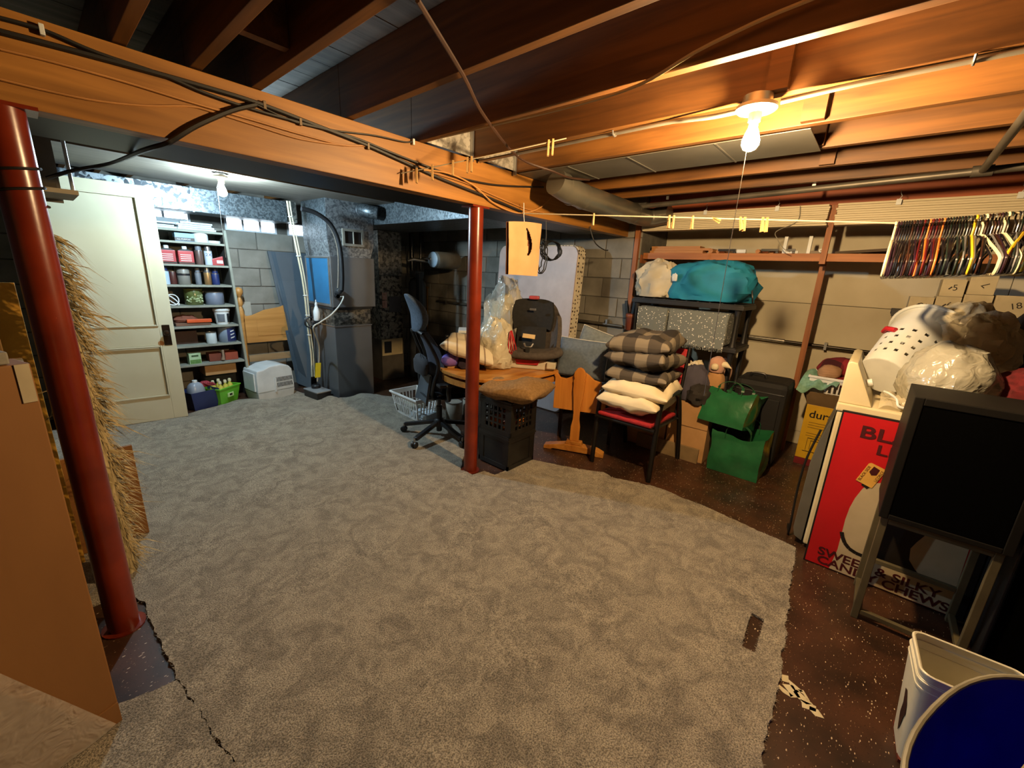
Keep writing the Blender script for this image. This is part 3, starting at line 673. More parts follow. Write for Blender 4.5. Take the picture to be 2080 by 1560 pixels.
# ---- headboard, slab door, litter box
pine_m = wood('pine_headboard', 'c08a4a', 'a06c30', 0, grain=20, rough=.45)
t = thing('wooden_headboard', 'pine bed headboard with a turned post leaning against the block wall', 'headboard', (1.75, 5.36, 0))
part('post', MB().lathe([(.022, .0), (.022, .80), (.024, .82), (.018, .84), (.027, .87), (.03, .93), (.02, .985), (.015, 1.0), (.028, 1.02), (.030, 1.05), (.02, 1.085), (.014, 1.10), (.02, 1.115), (.036, 1.135), (.044, 1.165), (.036, 1.195), (.012, 1.21), (0, 1.212)], (1.512, 5.34, 0), 20), pine_m, t, smooth=True)
part('panel', MB().prism([(1.54, .585), (2.18, .585), (2.18, 1.06), (2.0, 1.02), (1.92, .985), (1.75, .955), (1.62, .90), (1.56, .89), (1.54, .93)], lambda u, v: (u, 5.345, v), lambda u, v: (u, 5.365, v)), pine_m, t, bevel=.002)
part('inner_panel', MB().prism([(1.66, .66), (2.1, .66), (2.1, .95), (1.9, .91), (1.66, .86)], lambda u, v: (u, 5.341, v), lambda u, v: (u, 5.3445, v)), pine_m, t)
part('rail', MB().box(1.5405, 2.18, 5.335, 5.37, .365, .44), wood('pale_rail', 'a88a64', '8a6e4a', 0, grain=20), t, bevel=.002)
single('kraft_paper', MB().box(1.56, 1.66, 5.478, 5.482, .88, 1.04), mat('light_paper', 'a8a498', '989488', rough=.9), 'pale paper patch stuck on the block wall above the headboard', 'paper')
slab_m = mat('slate_door_paint', '4c5862', '424d56', rough=.5, scale=2)
t = thing('slab_door', 'dark slate grey slab door leaning against the wall beside the furnace', 'door', (2.05, 5.1, 0))
part('leaf', MB().hexa([(2.03, 5.20, .0), (2.10, 4.97, .0), (2.13, 4.98, .0), (2.06, 5.21, .0), (1.86, 5.42, 1.63), (2.34, 5.42, 1.63), (2.34, 5.455, 1.63), (1.86, 5.455, 1.63)]) if False else MB().hexa([(2.020, 5.300, 0.042), (2.106, 5.100, -0.006), (2.11, 5.16, 0.02), (2.06, 5.345, .0), (1.872, 5.40, 1.615), (2.34, 5.40, 1.615), (2.34, 5.435, 1.615), (1.872, 5.435, 1.615)]), slab_m, t, bevel=.002)
kh = MB().lathe([(.0, -.002), (.03, -.002), (.03, .002), (0, .002)], (2.048, 5.325, 0.797), 18, axis='y'); part('knob_hole', kh, blk_p, t)
part('latch_plate', MB().obox((2.015, 5.328, 0.738), (.035, .004, .10), (0, .12, 0)), steel_m, t)
t = thing('litter_box', 'white hooded litter box with a vented side beside the shelf', 'litter box', (1.63, 5.05, 0), .12)
wl_m = mat('white_enamel', 'd2d6d6', 'c2c6c6', rough=.4)
part('base', tapered(.185, .14, .20, .155, .10), wl_m, t, local=True, bevel=.006)
hood = MB().prism([(-.20, .101), (.20, .101), (.20, .15), (.185, .33), (.15, .37), (.06, .395), (-.06, .385), (-.12, .36), (-.19, .35), (-.20, .30)], lambda u, v: (u, -.155, v), lambda u, v: (u, .155, v))
part('hood', hood, wl_m, t, local=True, bevel=.012)
part('door_lip', MB().box(-.215, -.2005, -.12, .12, .12, .32), wl_m, t, local=True, bevel=.004)
for r_ in range(2):
    for k in range(13): part('vent_slit', MB().obox((.0 + .0145 * k, -.1565, .165 + .062 * r_), (.007, .003, .05), (0, -.12, 0)), blk_p, t, local=True)
part('latch', MB().box(-.02, .0, -.163, -.1555, .09, .25), wl_m, t, local=True, bevel=.003)
single('white_strip', MB().box(1.86, 2.03, 5.26, 5.30, .10, .125), white_p, 'white strip lying behind the litter box', 'strip') if False else None
# ---- furnace
grey_steel = mat('grey_cabinet_steel', '787a7c', '6b6d70', rough=.38, metal=.55, scale=2)
coil_m = mat('coil_cabinet_steel', '7e8082', '707274', rough=.4, metal=.55, scale=2)
def galv(name, sc, c1, c2, lo=.3, hi=.7):
    mt, N, L, b = _nt(name); b.inputs['Roughness'].default_value = .42; b.inputs['Metallic'].default_value = .7
    tc = N.new('ShaderNodeTexCoord'); v = N.new('ShaderNodeTexVoronoi'); v.inputs['Scale'].default_value = sc; L.new(tc.outputs['Object'], v.inputs['Vector'])
    n = N.new('ShaderNodeTexNoise'); n.inputs['Scale'].default_value = sc * .8; n.inputs['Detail'].default_value = 4; n.inputs['Distortion'].default_value = 1.2; L.new(tc.outputs['Object'], n.inputs['Vector'])
    mx0 = N.new('ShaderNodeMixRGB'); mx0.inputs[0].default_value = .6; L.new(v.outputs['Color'], mx0.inputs[1]); L.new(n.outputs['Fac'], mx0.inputs[2])
    bw = N.new('ShaderNodeRGBToBW'); L.new(mx0.outputs[0], bw.inputs[0])
    r = N.new('ShaderNodeValToRGB'); r.color_ramp.elements[0].position = lo; r.color_ramp.elements[1].position = hi; r.color_ramp.elements[0].color = rgb(c1); r.color_ramp.elements[1].color = rgb(c2)
    L.new(bw.outputs[0], r.inputs[0]); L.new(r.outputs[0], b.inputs['Base Color']); return mt
galv_fine = galv('galvanised_fine', 60, '464d51', '6e767a', .4, .6)
galv_coarse = galv('galvanised_coarse', 26, '2a2e32', '8c9498', .42, .56)
galv_dull = galv('galvanised_dull', 34, '4a4a46', '8a877e', .4, .62)
t = thing('furnace', 'grey steel furnace with a coil cabinet and blue sided panel', 'furnace', (2.36, 4.72, 0))
part('cabinet', MB().box(2.135, 2.575, 4.43, 5.0, .001, .835), grey_steel, t, bevel=.006)
part('cabinet_rim', MB().box(2.130, 2.580, 4.425, 5.005, .8355, .85), steel_m, t, bevel=.002)
part('transition', MB().hexa([(2.14, 4.435, .851), (2.57, 4.435, .851), (2.57, 4.995, .851), (2.14, 4.995, .851), (2.13, 4.43, 1.02), (2.57, 4.43, 1.02), (2.57, 4.99, 1.02), (2.13, 4.99, 1.02)]), galv_dull, t)
cr = MB()
cr.add([(2.14, 4.4345, .853), (2.57, 4.4345, .853), (2.57, 4.4295, 1.018), (2.13, 4.4295, 1.018), (2.352, 4.415, .935)], [(0, 1, 4), (1, 2, 4), (2, 3, 4), (3, 0, 4)])
part('cross_break', cr, galv_dull, t, fix=False)
part('upper_flange', MB().box(2.12, 2.59, 4.42, 5.0, 1.021, 1.05), mat('dark_flange', '3a3d40', '2e3134', rough=.5, metal=.5), t, bevel=.003)
part('coil_cabinet', MB().box(2.118, 2.625, 4.405, 5.0, 1.0505, 1.585), coil_m, t, bevel=.005)
part('blue_side_panel', MB().box(2.112, 2.1175, 4.45, 4.97, 1.085, 1.56), mat('blue_film', '256a94', '215f86', rough=.35), t, bevel=.001)
fr = MB().box(2.108, 2.1172, 4.42, 4.4495, 1.06, 1.58).box(2.108, 2.1172, 4.9705, 4.995, 1.06, 1.58).box(2.108, 2.1172, 4.45, 4.97, 1.06, 1.0845).box(2.108, 2.1172, 4.45, 4.97, 1.5605, 1.58)
part('panel_frame', fr, steel_m, t, bevel=.001)
part('plenum', MB().hexa([(2.13, 4.43, 1.5855), (2.60, 4.43, 1.5855), (2.60, 5.0, 1.5855), (2.13, 5.0, 1.5855), (2.115, 4.43, 1.74), (2.645, 4.43, 1.74), (2.645, 5.0, 1.74), (2.115, 5.0, 1.74)]).box(2.115, 2.645, 4.43, 5.0, 1.7402, 2.16), galv('galvanised_plenum', 48, '6f7478', 'a4a9ac', .4, .6), t)
part('plenum_side', MB().box(2.1115, 2.1145, 4.435, 4.995, 1.745, 2.155), galv_fine, t)
gf = MB().box(2.275, 2.52, 4.415, 4.4295, 1.70, 1.725).box(2.275, 2.52, 4.415, 4.4295, 1.85, 1.875).box(2.275, 2.30, 4.415, 4.4295, 1.7255, 1.8495).box(2.495, 2.52, 4.415, 4.4295, 1.7255, 1.8495).box(2.395, 2.402, 4.412, 4.4295, 1.7255, 1.8495)
g_ = part('grille_frame', gf, mat('dull_frame', '8f897c', '7b766b', rough=.6), t)
part('dark_opening', MB().box(2.3005, 2.4945, 4.4265, 4.4293, 1.7256, 1.8494), blk_p, g_)
hose = mat('black_insulation', '17181b', '101114', rough=.6)
lp = [(1.812, 4.280, 1.993), (1.939, 4.280, 1.975), (2.069, 4.280, 1.901), (2.142, 4.280, 1.778), (2.173, 4.280, 1.612), (2.175, 4.280, 1.391), (2.161, 4.280, 1.240)]
part('line_set', MB().tube(smooth_path(lp), .022, 10), hose, t, smooth=True)
part('line_elbow', MB().tube(smooth_path([lp[-1], (lp[-1][0], 4.33, lp[-1][2] - .03), (lp[-1][0], 4.405, lp[-1][2] - .035)]), .018, 10), hose, t, smooth=True)
lp2 = [(2.050, 4.320, 1.918), (2.119, 4.320, 1.823), (2.163, 4.320, 1.636), (2.153, 4.320, 1.389), (2.139, 4.320, 1.263)]
part('copper_line', MB().tube(smooth_path(lp2), .005, 8), mat('dull_copper', 'b8aa98', rough=.4, metal=.6), t, smooth=True)
part('line_fitting', MB().lathe([(.0, 0), (.03, 0), (.03, .03), (.012, .035), (0, .035)], (2.195, 4.370, 1.225), 14, axis='y'), steel_m, t)
cd_ = (2.159, 4.360, 1.174)
part('drain_fitting', MB().lathe([(.022, 0), (.022, .045), (0, .045)], (cd_[0], 4.36, cd_[2]), 12, axis='y'), blk_p, t)
dp = [(2.189, 4.300, 1.173), (2.140, 4.300, 1.086), (2.037, 4.300, 0.987), (1.919, 4.300, 0.916), (1.844, 4.300, 0.855)]
part('drain_tube', MB().tube(smooth_path([(dp[0][0] - .01, 4.345, dp[0][2])] + dp + [(2.0, 4.55, .60), (2.0, 4.66, .2)]), .008, 8), mat('white_tube', 'b8b4a8', rough=.5), t, smooth=True)
single('plastic_bottle', MB().lathe([(0, 0), (.035, 0), (.037, .01), (.037, .09), (.02, .14), (.014, .16), (.014, .185), (.010, .19), (.010, .215), (0, .216)], (2.075, 4.72, .9), 16), white_p, 'white plastic bottle standing beside the furnace transition', 'bottle', smooth=True) if False else None
single('plastic_bottle', MB().lathe([(0, 0), (.033, 0), (.036, .01), (.036, .09), (.02, .13), (.013, .15), (.013, .185), (.007, .19), (.006, .215), (0, .216)], (2.165, 4.53, .8505), 16), white_p, 'white squeeze bottle', 'bottle') if False else None
# pump, drain pipes, yellow tag
t = thing('condensate_pump', 'black condensate pump on the floor by the furnace corner', 'pump', (2.005, 4.70, 0), .1)
part('tank', MB().box(-.085, .085, -.15, .13, .0, .085), blk_p, t, local=True, bevel=.008)
part('lid', MB().box(-.088, .088, -.153, .133, .0855, .10), mat('grey_lid', '8c8f90', '7b7e80', rough=.5), t, local=True, bevel=.004)
part('motor', MB().lathe([(.05, .1005), (.05, .13), (.04, .14), (0, .14)], (.02, .05, 0), 18), blk_p, t, local=True, smooth=True)
t = thing('drain_pipes', 'pair of thin white drain pipes tied together down to the pump', 'pipe', (2.0, 4.7, .12))
p1 = [(1.863, 4.720, 2.100), (1.874, 4.720, 1.952), (1.901, 4.720, 1.764), (1.924, 4.720, 1.569), (1.948, 4.720, 1.369), (1.962, 4.720, 1.161), (1.966, 4.720, 0.948), (1.970, 4.720, 0.730), (1.980, 4.720, 0.505), (1.971, 4.720, 0.248)]
pvc_m = mat('old_pvc', 'c6bda2', 'b2a98e', rough=.5)
part('pipe', MB().tube(smooth_path(p1, 4), .010, 8), pvc_m, t, smooth=True)
part('pipe', MB().tube(smooth_path([(p[0] + .022, p[1] - .008, p[2]) for p in p1], 4), .007, 8), pvc_m, t, smooth=True)
for k in (1, 3, 5, 6, 7): part('zip_tie', MB().lathe([(.024, -.004), (.026, 0), (.024, .004)], (p1[k][0] + .008, p1[k][1] - .003, p1[k][2]), 12), white_p, t, smooth=True)
t = thing('valve_cluster', 'chrome valve with black cables on the drain pipes', 'valve', (1.961, 4.660, 0.874))
part('body', MB().tube([(-.03, 0, .05), (0, 0, 0), (.02, 0, -.03)], .022, 10), steel_m, t, local=True, smooth=True)
for k in range(3): part('cable_loop', MB().tube([(.02 + .07 * math.cos(a * .5 + k), -.02 + .012 * k, .0 + .06 * math.sin(a * .5 + k)) for a in range(14)], .006, 6), hose, t, local=True, smooth=True)
part('hanging_cable', MB().tube(smooth_path([(.04, -.01, 0), (.05, -.01, -.2), (.045, 0, -.4), (.06, .02, -.52)]), .006, 6), hose, t, local=True, smooth=True)
single('yellow_tag', MB().obox((1.991, 4.600, 0.343), (.06, .004, .17), (.1, .06, 0)), mat('yellow_tag', 'e0d02a', 'cdbd20', rough=.5), 'bright yellow instruction tag hanging above the pump', 'tag')
tb = (2.002, 4.660, 0.996)
t = thing('spray_bottle', 'white squeeze bottle hung between the drain pipes and furnace', 'bottle', (tb[0] + .03, 4.62, tb[2] - .10))
part('body', MB().lathe([(0, 0), (.03, 0), (.034, .01), (.034, .10), (.02, .14), (.012, .16)], n=16), white_p, t, local=True, smooth=True)
part('nozzle', MB().lathe([(.014, .1605), (.013, .19), (.006, .195), (.005, .225), (0, .226)], n=12), white_p, t, local=True, smooth=True)
part('dark_base', MB().lathe([(.036, -.045), (.036, -.001), (0, -.001)], n=16, cap0=True), blk_p, t, local=True, smooth=True)
# horizontal duct by the windows
t = thing('supply_duct', 'long galvanised duct hung across in front of the windows', 'duct', (1.2, 5.2, 1.92))
part('section', MB().box(-1.4, 1.128, 5.0, 5.35, 1.918, 2.128), galv_coarse, t, bevel=.003)
part('section', MB().box(1.132, 1.96, 5.0, 5.35, 1.918, 2.128), galv_fine, t, bevel=.003)
part('joint', MB().box(1.122, 1.138, 4.995, 5.355, 1.913, 2.133), galv_fine, t)
single('duct_side_branch', MB().box(1.965, 2.09, 5.06, 5.3, 1.93, 2.14), galv_dull, 'short dull duct piece joining the long duct to the furnace plenum', 'duct', bevel=.003)
t = thing('return_duct', 'mottled galvanised return duct rising beside the furnace', 'duct', (3.12, 5.05, .33))
part('upper_section', MB().box(2.985, 3.33, 4.90, 5.3, 1.40, 1.945), galv_dull, t, bevel=.004)
part('lower_section', MB().box(2.99, 3.325, 4.905, 5.3, .56, 1.399), galv_coarse if False else galv('galvanised_return', 30, '33322f', '8a8578', .42, .6), t, bevel=.004)
part('patch_plate', MB().box(3.12, 3.31, 4.9005, 4.9045, .92, 1.13), mat('dark_patch', '55565a', '484a4e', rough=.5, metal=.4), t)
for k in range(2): part('sticker', MB().box(3.02, 3.09, 4.9015, 4.9045, 1.085 - .105 * k, 1.18 - .105 * k), mat('pink_sticker', 'c9a69a', 'a8806f', rough=.6, scale=30), t)
cr = MB().box(2.985, 3.30, 4.880, 4.899, .535, .565).box(2.985, 3.30, 4.880, 4.899, .345, .375).box(2.985, 3.015, 4.880, 4.899, .3755, .5345).box(3.27, 3.30, 4.880, 4.899, .3755, .5345).box(3.13, 3.2695, 4.886, 4.899, .3755, .5345)
part('intake_frame', cr, mat('beige_frame', 'c9b98f', 'b7a77e', rough=.5), t)
part('intake_hole', MB().box(3.0155, 3.1295, 4.893, 4.899, .3756, .5344), blk_p, t)
part('boot', MB().box(2.99, 3.33, 4.901, 5.3, .001, .559), mat('dusty_boot', '5c564c', '4c473f', rough=.8), t, bevel=.004)
single('branch_duct', MB().box(2.655, 3.35, 2.62, 4.88, 1.948, 2.163), galv_fine, 'wide rectangular duct crossing under the joists towards the furnace', 'duct', bevel=.004)
t = thing('round_duct_stub', 'round duct elbow above the furnace plenum', 'duct', (2.45, 4.3, 2.06))
part('elbow', MB().tube(smooth_path([(2.50, 4.425, 2.08), (2.50, 4.33, 2.075), (2.52, 4.27, 2.06), (2.58, 4.22, 2.05)]), .065, 18), galv_fine, t, smooth=True)
part('band', MB().lathe([(.068, -.01), (.071, 0), (.068, .01)], (2.50, 4.40, 2.08), 18, axis='y'), steel_m, t, smooth=True)
# tank, black pipes, canister
t = thing('water_softener', 'dark tall tank with a control valve behind the office chair', 'tank', (3.50, 4.80, 0))
part('tank', MB().lathe([(.10, .0), (.115, .02), (.115, 1.30), (.09, 1.36), (.04, 1.385)], (3.50, 4.80, 0), 24, cap0=True), mat('dark_grey_tank', '4a4d52', '3c3f44', rough=.4), t, smooth=True)
part('valve_head', MB().box(3.43, 3.57, 4.74, 4.88, 1.386, 1.47), mat('grey_valve', '5a5c5e', '4a4c4e', rough=.5), t, bevel=.01)
part('black_cover', MB().box(3.40, 3.46, 4.62, 4.70, .25, 1.45), blk_p, t, bevel=.01)
t = thing('black_pipes', 'two black vertical pipes dropping from the ceiling by the return duct', 'pipe', (3.5, 4.9, 1.5))
part('pipe', MB().tube([(3.46, 4.86, 1.472), (3.46, 4.86, 2.165)], .03, 12), mat('black_pipe', '121316', '0c0d0f', rough=.25), t, smooth=True)
part('pipe', MB().tube([(3.56, 4.80, 1.472), (3.56, 4.80, 2.165)], .016, 12), MATS['black_pipe'], t, smooth=True)
part('valve', MB().tube([(3.36, 4.80, 1.60), (3.44, 4.80, 1.62), (3.62, 4.72, 1.60), (3.70, 4.70, 1.585)], [.012, .024, .022, .01], 10), steel_m, t, smooth=True)
t = thing('expansion_tank', 'horizontal canister with an end coloured as lit by the cool bulb on the block wall', 'tank', (3.75, 4.55, 1.52))
part('body', MB().lathe([(.0, .05), (.10, .051), (.107, .06), (.107, .40), (.10, .42), (.06, .44), (0, .44)], (3.52, 4.50, 1.625), 28, axis='x'), mat('tan_tank', '6b6150', '5a5142', rough=.5), t, smooth=True)
part('end_plate', MB().lathe([(0, .0), (.085, .002), (.098, .012), (.098, .0495), (0, .0495)], (3.52, 4.50, 1.625), 28, axis='x'), mat('bulb_lit_end', '9fb6c8', '8ba2b4', rough=.4), t, smooth=True)  # pale blue puts the cool bulb's light into the end's colour
part('pipe', MB().tube([(3.58, 4.785, 1.64), (3.54, 4.66, 1.64), (3.52, 4.52, 1.63)], .015, 10), steel_m, t, smooth=True)
single('brass_pipe', MB().tube([(4.02, 5.26, .001), (4.02, 5.26, 1.22)], .012, 10).lathe([(.03, 0), (.03, .02), (.0, .03)], (4.02, 5.26, 1.22), 12), mat('brass', 'b48a44', '96702f', rough=.35, metal=.8), 'thin brass pipe standing against the block wall', 'pipe', smooth=True)
# ------------------------------------------------------------------ middle cluster
oak_m = wood('oak', 'c98a3e', '9a5c1e', 0, grain=16, rough=.3, knots=False)
oakz_m = wood('oak_upright', 'd08a38', 'a5611c', 2, grain=16, rough=.35, knots=False)
TZ = .70
t = thing('oak_table', 'rounded oak table loaded with bags and a child car seat', 'table', (2.74, 2.42, 0))
def sup(a, b, n, k):
    th = 2 * PI * k / 64; c, s = math.cos(th), math.sin(th)
    return (2.74 + a * math.copysign(abs(c) ** (2 / n), c), 2.42 + b * math.copysign(abs(s) ** (2 / n), s))
part('table_top', MB().prism([sup(.62, .44, 2.7, k) for k in range(64)], lambda u, v: (u, v, TZ - .028), lambda u, v: (u, v, TZ)), oak_m, t, bevel=.006)
part('apron', MB().prism([sup(.605, .425, 2.7, k) for k in range(64)], lambda u, v: (u, v, TZ - .10), lambda u, v: (u, v, TZ - .052)), oak_m, t, bevel=.003)
part('slide_rail', MB().box(2.3, 3.1, 2.3, 2.7, TZ - .0515, TZ - .0285), mat('dark_oak', '4a2a12', rough=.5), t)
part('pedestal', MB().lathe([(.05, .10), (.07, .14), (.06, .2), (.085, .3), (.09, .38), (.06, .5), (.12, .58), (.12, .599)], (2.85, 2.5, 0), 20, cap0=True, cap1=True), oakz_m, t, smooth=True)
for a in (.4, .4 + PI / 2, .4 + PI, .4 + 1.5 * PI):
    part('foot', MB().bar((2.85 + .04 * math.cos(a), 2.5 + .04 * math.sin(a), .13), (2.85 + .24 * math.cos(a), 2.5 + .24 * math.sin(a), .03), .05, .05), oakz_m, t, bevel=.006)
# office chair
mesh_blue = mat('blue_grey_mesh', '465262', '38434f', rough=.85, scale=60)
chair_blk = mat('chair_black', '1a1b1e', '121316', rough=.45)
grey_pl = mat('chair_grey_plastic', '4d565e', '424a52', rough=.45)
CX, CY = 2.29, 2.83; RZ = -.32
t = thing('office_chair', 'black office chair with a curved blue grey headrest on a five star base', 'chair', (CX, CY, 0), RZ)
CB = .012
for k in range(5):
    a = math.radians(266 + 72 * k) - RZ; d = Vector((math.cos(a), math.sin(a), 0))
    part('base_leg', MB().bar(d * .045 + Vector((0, 0, .145)), d * .335 + Vector((0, 0, .088)), .042, .034), chair_blk, t, local=True, bevel=.008)
    s = Vector((-d.y, d.x, 0)); c_ = d * .345; cs = MB()
    for e in (-1, 1):
        o = c_ + s * (.014 * e); ring = []
        mb0 = MB().lathe([(0, -.011), (.022, -.011), (.0275, -.006), (.0275, .006), (.022, .011), (0, .011)], n=16, axis='x')
        Rm = Matrix((s, d, Vector((0, 0, 1)))).transposed(); mb0.xf(lambda p: Rm @ p + o + Vector((0, 0, .0278 + CB))); cs.add(mb0.v, mb0.f)
    cw = part('caster', cs, chair_blk, t, local=True, smooth=True)
    part('caster_stem', MB().tube([c_ + Vector((0, 0, .045 + CB)), c_ + Vector((0, 0, .10))], .008, 8), steel_m, cw, local=True)
part('hub', MB().lathe([(.03, .10), (.05, .11), (.052, .16), (.035, .18)], n=18, cap0=True, cap1=True), chair_blk, t, local=True, smooth=True)
part('gas_lift', MB().lathe([(.026, .06), (.026, .30), (.016, .301), (.016, .40)], n=16, cap0=True), chair_blk, t, local=True, smooth=True)
part('mechanism', MB().hexa([(-.12, -.06, .385), (.16, -.07, .385), (.16, .07, .385), (-.12, .06, .385), (-.16, -.09, .425), (.2, -.11, .425), (.2, .11, .425), (-.16, .09, .425)]), chair_blk, t, local=True, bevel=.01)
st = MB().grid(lambda u, v: (-.10 + .38 * v, (.24 - .02 * abs(2 * v - 1)) * (2 * u - 1), .455 + .035 * (1 - (2 * u - 1) ** 4) + .018 * math.sin(v * PI) - .05 * max(0, v - .75) / .25), 12, 12)
st.grid(lambda u, v: (-.10 + .38 * v, (.24 - .02 * abs(2 * v - 1)) * (1 - 2 * u), .428 - .03 * max(0, v - .75) / .25), 12, 12)
part('seat', st, chair_blk, t, local=True, smooth=True)
def spine(zs): return [(x, 0, z) for x, z in zs]
fr = MB()
for sgn in (-1, 1):
    fr.tube(smooth_path([(-.10, .05 * sgn, .40), (-.22, .12 * sgn, .42), (-.235, .19 * sgn, .56), (-.20, .205 * sgn, .72), (-.25, .2 * sgn, .86), (-.31, .15 * sgn, .98)]), .016, 8)
fr.tube(smooth_path([(-.31, .15, .98), (-.325, 0, 1.0), (-.31, -.15, .98)]), .016, 8)
fr.xf(lambda p: p + Vector((.115, 0, 0))); part('back_frame', fr, chair_blk, t, local=True, smooth=True)
bk = MB()
def backf(u, v):
    z = .46 + .54 * v; w = .185 + .02 * math.sin(v * PI) - .05 * max(0, v - .7) / .3
    x = -.215 + .045 * math.sin(v * PI * .95) - .10 * v ** 2.2
    return (x + .045 * (2 * u - 1) ** 2, w * (2 * u - 1), z)
bk.grid(backf, 10, 14); bk.xf(lambda p: p + Vector((.115, 0, 0))); part('mesh_back', bk, mat('purple_grey_mesh', '3d3e4a', '32333e', rough=.9, scale=80), t, local=True, smooth=True, solid=.006)
part('lower_shell', MB().grid(lambda u, v: (-.15 + .05 * v - .03 * (2 * u - 1) ** 2, .14 * (2 * u - 1) * (1 - .2 * v), .36 + .24 * v), 8, 6), grey_pl, t, local=True, smooth=True, solid=.02)
part('lumbar_pad', place(blob(.09, .30, .16, n=10, amp=.12, seed=3, fold=.06), (-.165, 0, .62)), mat('dark_grey_cloth', '3a3a3e', '2a2a2e', rough=.9), t, local=True, smooth=True)
hd = MB()
def headf(u, v):
    z = .985 + .30 * v; x = -.345 + .085 * math.sin(PI * (v * 1.15 - .1)) - .06 * v
    return (x - .05 * (2 * u - 1) ** 2, .175 * (2 * u - 1) * (1 - .25 * abs(2 * v - 1) ** 3), z)
hd = blob(.10, .33, .31, n=18, amp=.02, seed=2, flat=.05, pw=2.4); hd.xf(lambda p: Vector((p.x - .165 - 2.6 * (p.z - .125) ** 2 - .10 * p.z, p.y * (1 - .3 * max(0, p.z - .2) / .1), p.z + .985))); part('headrest', hd, mesh_blue, t, local=True, smooth=True)
part('headrest_stem', MB().bar((-.16, 0, .95), (-.195, 0, 1.12), .05, .018), chair_blk, t, local=True, bevel=.004)
for sgn in (-1, 1):
    part('arm_post', MB().tube(smooth_path([(-.02, .22 * sgn, .42), (-.02, .285 * sgn, .44), (-.03, .29 * sgn, .50), (-.02, .285 * sgn, .555)]), .018, 8), chair_blk, t, local=True, smooth=True)
    part('arm_pad', MB().box(-.12, .12, .285 * sgn - .045, .285 * sgn + .045, .556, .584), chair_blk, t, local=True, bevel=.012)
# laundry basket
def lattice_basket(w0, d0, w1, d1, h, nw, nd, rows, th=.004, fill=.42, lo=.12, hi=.84):
    """slatted side walls: returns (solid base+bands, slats)"""
    mb = MB(); R = lambda k, w0_, w1_: w0_ + (w1_ - w0_) * k
    zs = [0, lo] + [lo + (hi - lo) * (i + 1) / rows for i in range(rows)]
    bands = [(0, lo)] + [(lo + (hi - lo) * (i + 1) / rows - .014, lo + (hi - lo) * (i + 1) / rows + .014) for i in range(rows - 1)] + [(hi, 1)]
    def quad(fx, a, b, k0, k1):
        p = [fx(a, k0), fx(b, k0), fx(b, k1), fx(a, k1)]; mb.add(p, [(0, 1, 2, 3)])
    sides = [lambda s, k: (s * R(k, w0, w1), -R(k, d0, d1), k * h), lambda s, k: (R(k, w0, w1), s * R(k, d0, d1), k * h), lambda s, k: (-s * R(k, w0, w1), R(k, d0, d1), k * h), lambda s, k: (-R(k, w0, w1), -s * R(k, d0, d1), k * h)]
    for i, fx in enumerate(sides):
        n = nw if i % 2 == 0 else nd
        for k0, k1 in bands: quad(fx, -1, 1, k0, k1)
        c0 = .90
        for s0, s1 in ((-1, -c0), (c0, 1)):
            for r in range(len(bands) - 1): quad(fx, s0, s1, bands[r][1], bands[r + 1][0])
        for j in range(1, n):
            s = -c0 + 2 * c0 * j / n; hw = c0 / n * fill
            for r in range(len(bands) - 1): quad(fx, s - hw, s + hw, bands[r][1], bands[r + 1][0])
    return mb
basket_w = mat('basket_white', 'eceae6', 'dfddd9', rough=.4)
def laundry_basket(label, loc, rz, w0, d0, w1, d1, h, nw=12, nd=7):
    t = thing('laundry_basket', label, 'basket', loc, rz)
    part('side_lattice', lattice_basket(w0, d0, w1, d1, h, nw, nd, 2), basket_w, t, local=True, solid=.004, fix=True)
    part('floor_panel', MB().box(-w0 + .002, w0 - .002, -d0 + .002, d0 - .002, .002, .006), basket_w, t, local=True)
    rm = MB(); e = .012
    rm.box(-w1 - e, w1 + e, -d1 - e, -d1 + .003, h - .012, h + .008).box(-w1 - e, w1 + e, d1 - .003, d1 + e, h - .012, h + .008).box(-w1 - e, -w1 + .003, -d1 + .0035, d1 - .0035, h - .012, h + .008).box(w1 - .003, w1 + e, -d1 + .0035, d1 - .0035, h - .012, h + .008)
    part('rim', rm, basket_w, t, local=True, bevel=.004)
    return t
lb = laundry_basket('white slatted laundry basket on the floor behind the office chair', (2.475, 3.43, .014), 1.53, .19, .115, .235, .16, .235)
single('folded_towel', place(MB().box(-.10, .10, -.12, .12, 0, .09), (2.48, 3.55, .024), (0, 0, .1)), mat('beige_towel', 'a8a28c', '908a76', rough=.95, scale=30, bump=.3), 'beige folded towel inside the laundry basket behind the chair', 'towel', bevel=.02)
single('paper_sheets', place(MB().box(-.09, .09, -.11, .11, 0, .06), (2.46, 3.29, .024), (0, 0, .2)), mat('pale_blue_paper', 'c6d2da', 'b6c2ca', rough=.8), 'pale blue papers lying in the laundry basket behind the chair', 'paper', bevel=.003)
for i, (x, y, r, h) in enumerate(((2.70, 3.10, .085, .19), (2.92, 3.08, .085, .19), (2.98, 2.82, .085, .19))):
    tin('paint_can', x, y, .0, r, h, mat('worn_white_can', 'b0a89a', '948c7e', rough=.5, scale=6), 'worn white paint can under the table, %s' % ('nearest the laundry basket', 'second from the laundry basket', 'half hidden by the red column')[i], 'can', group='paint cans under the table')
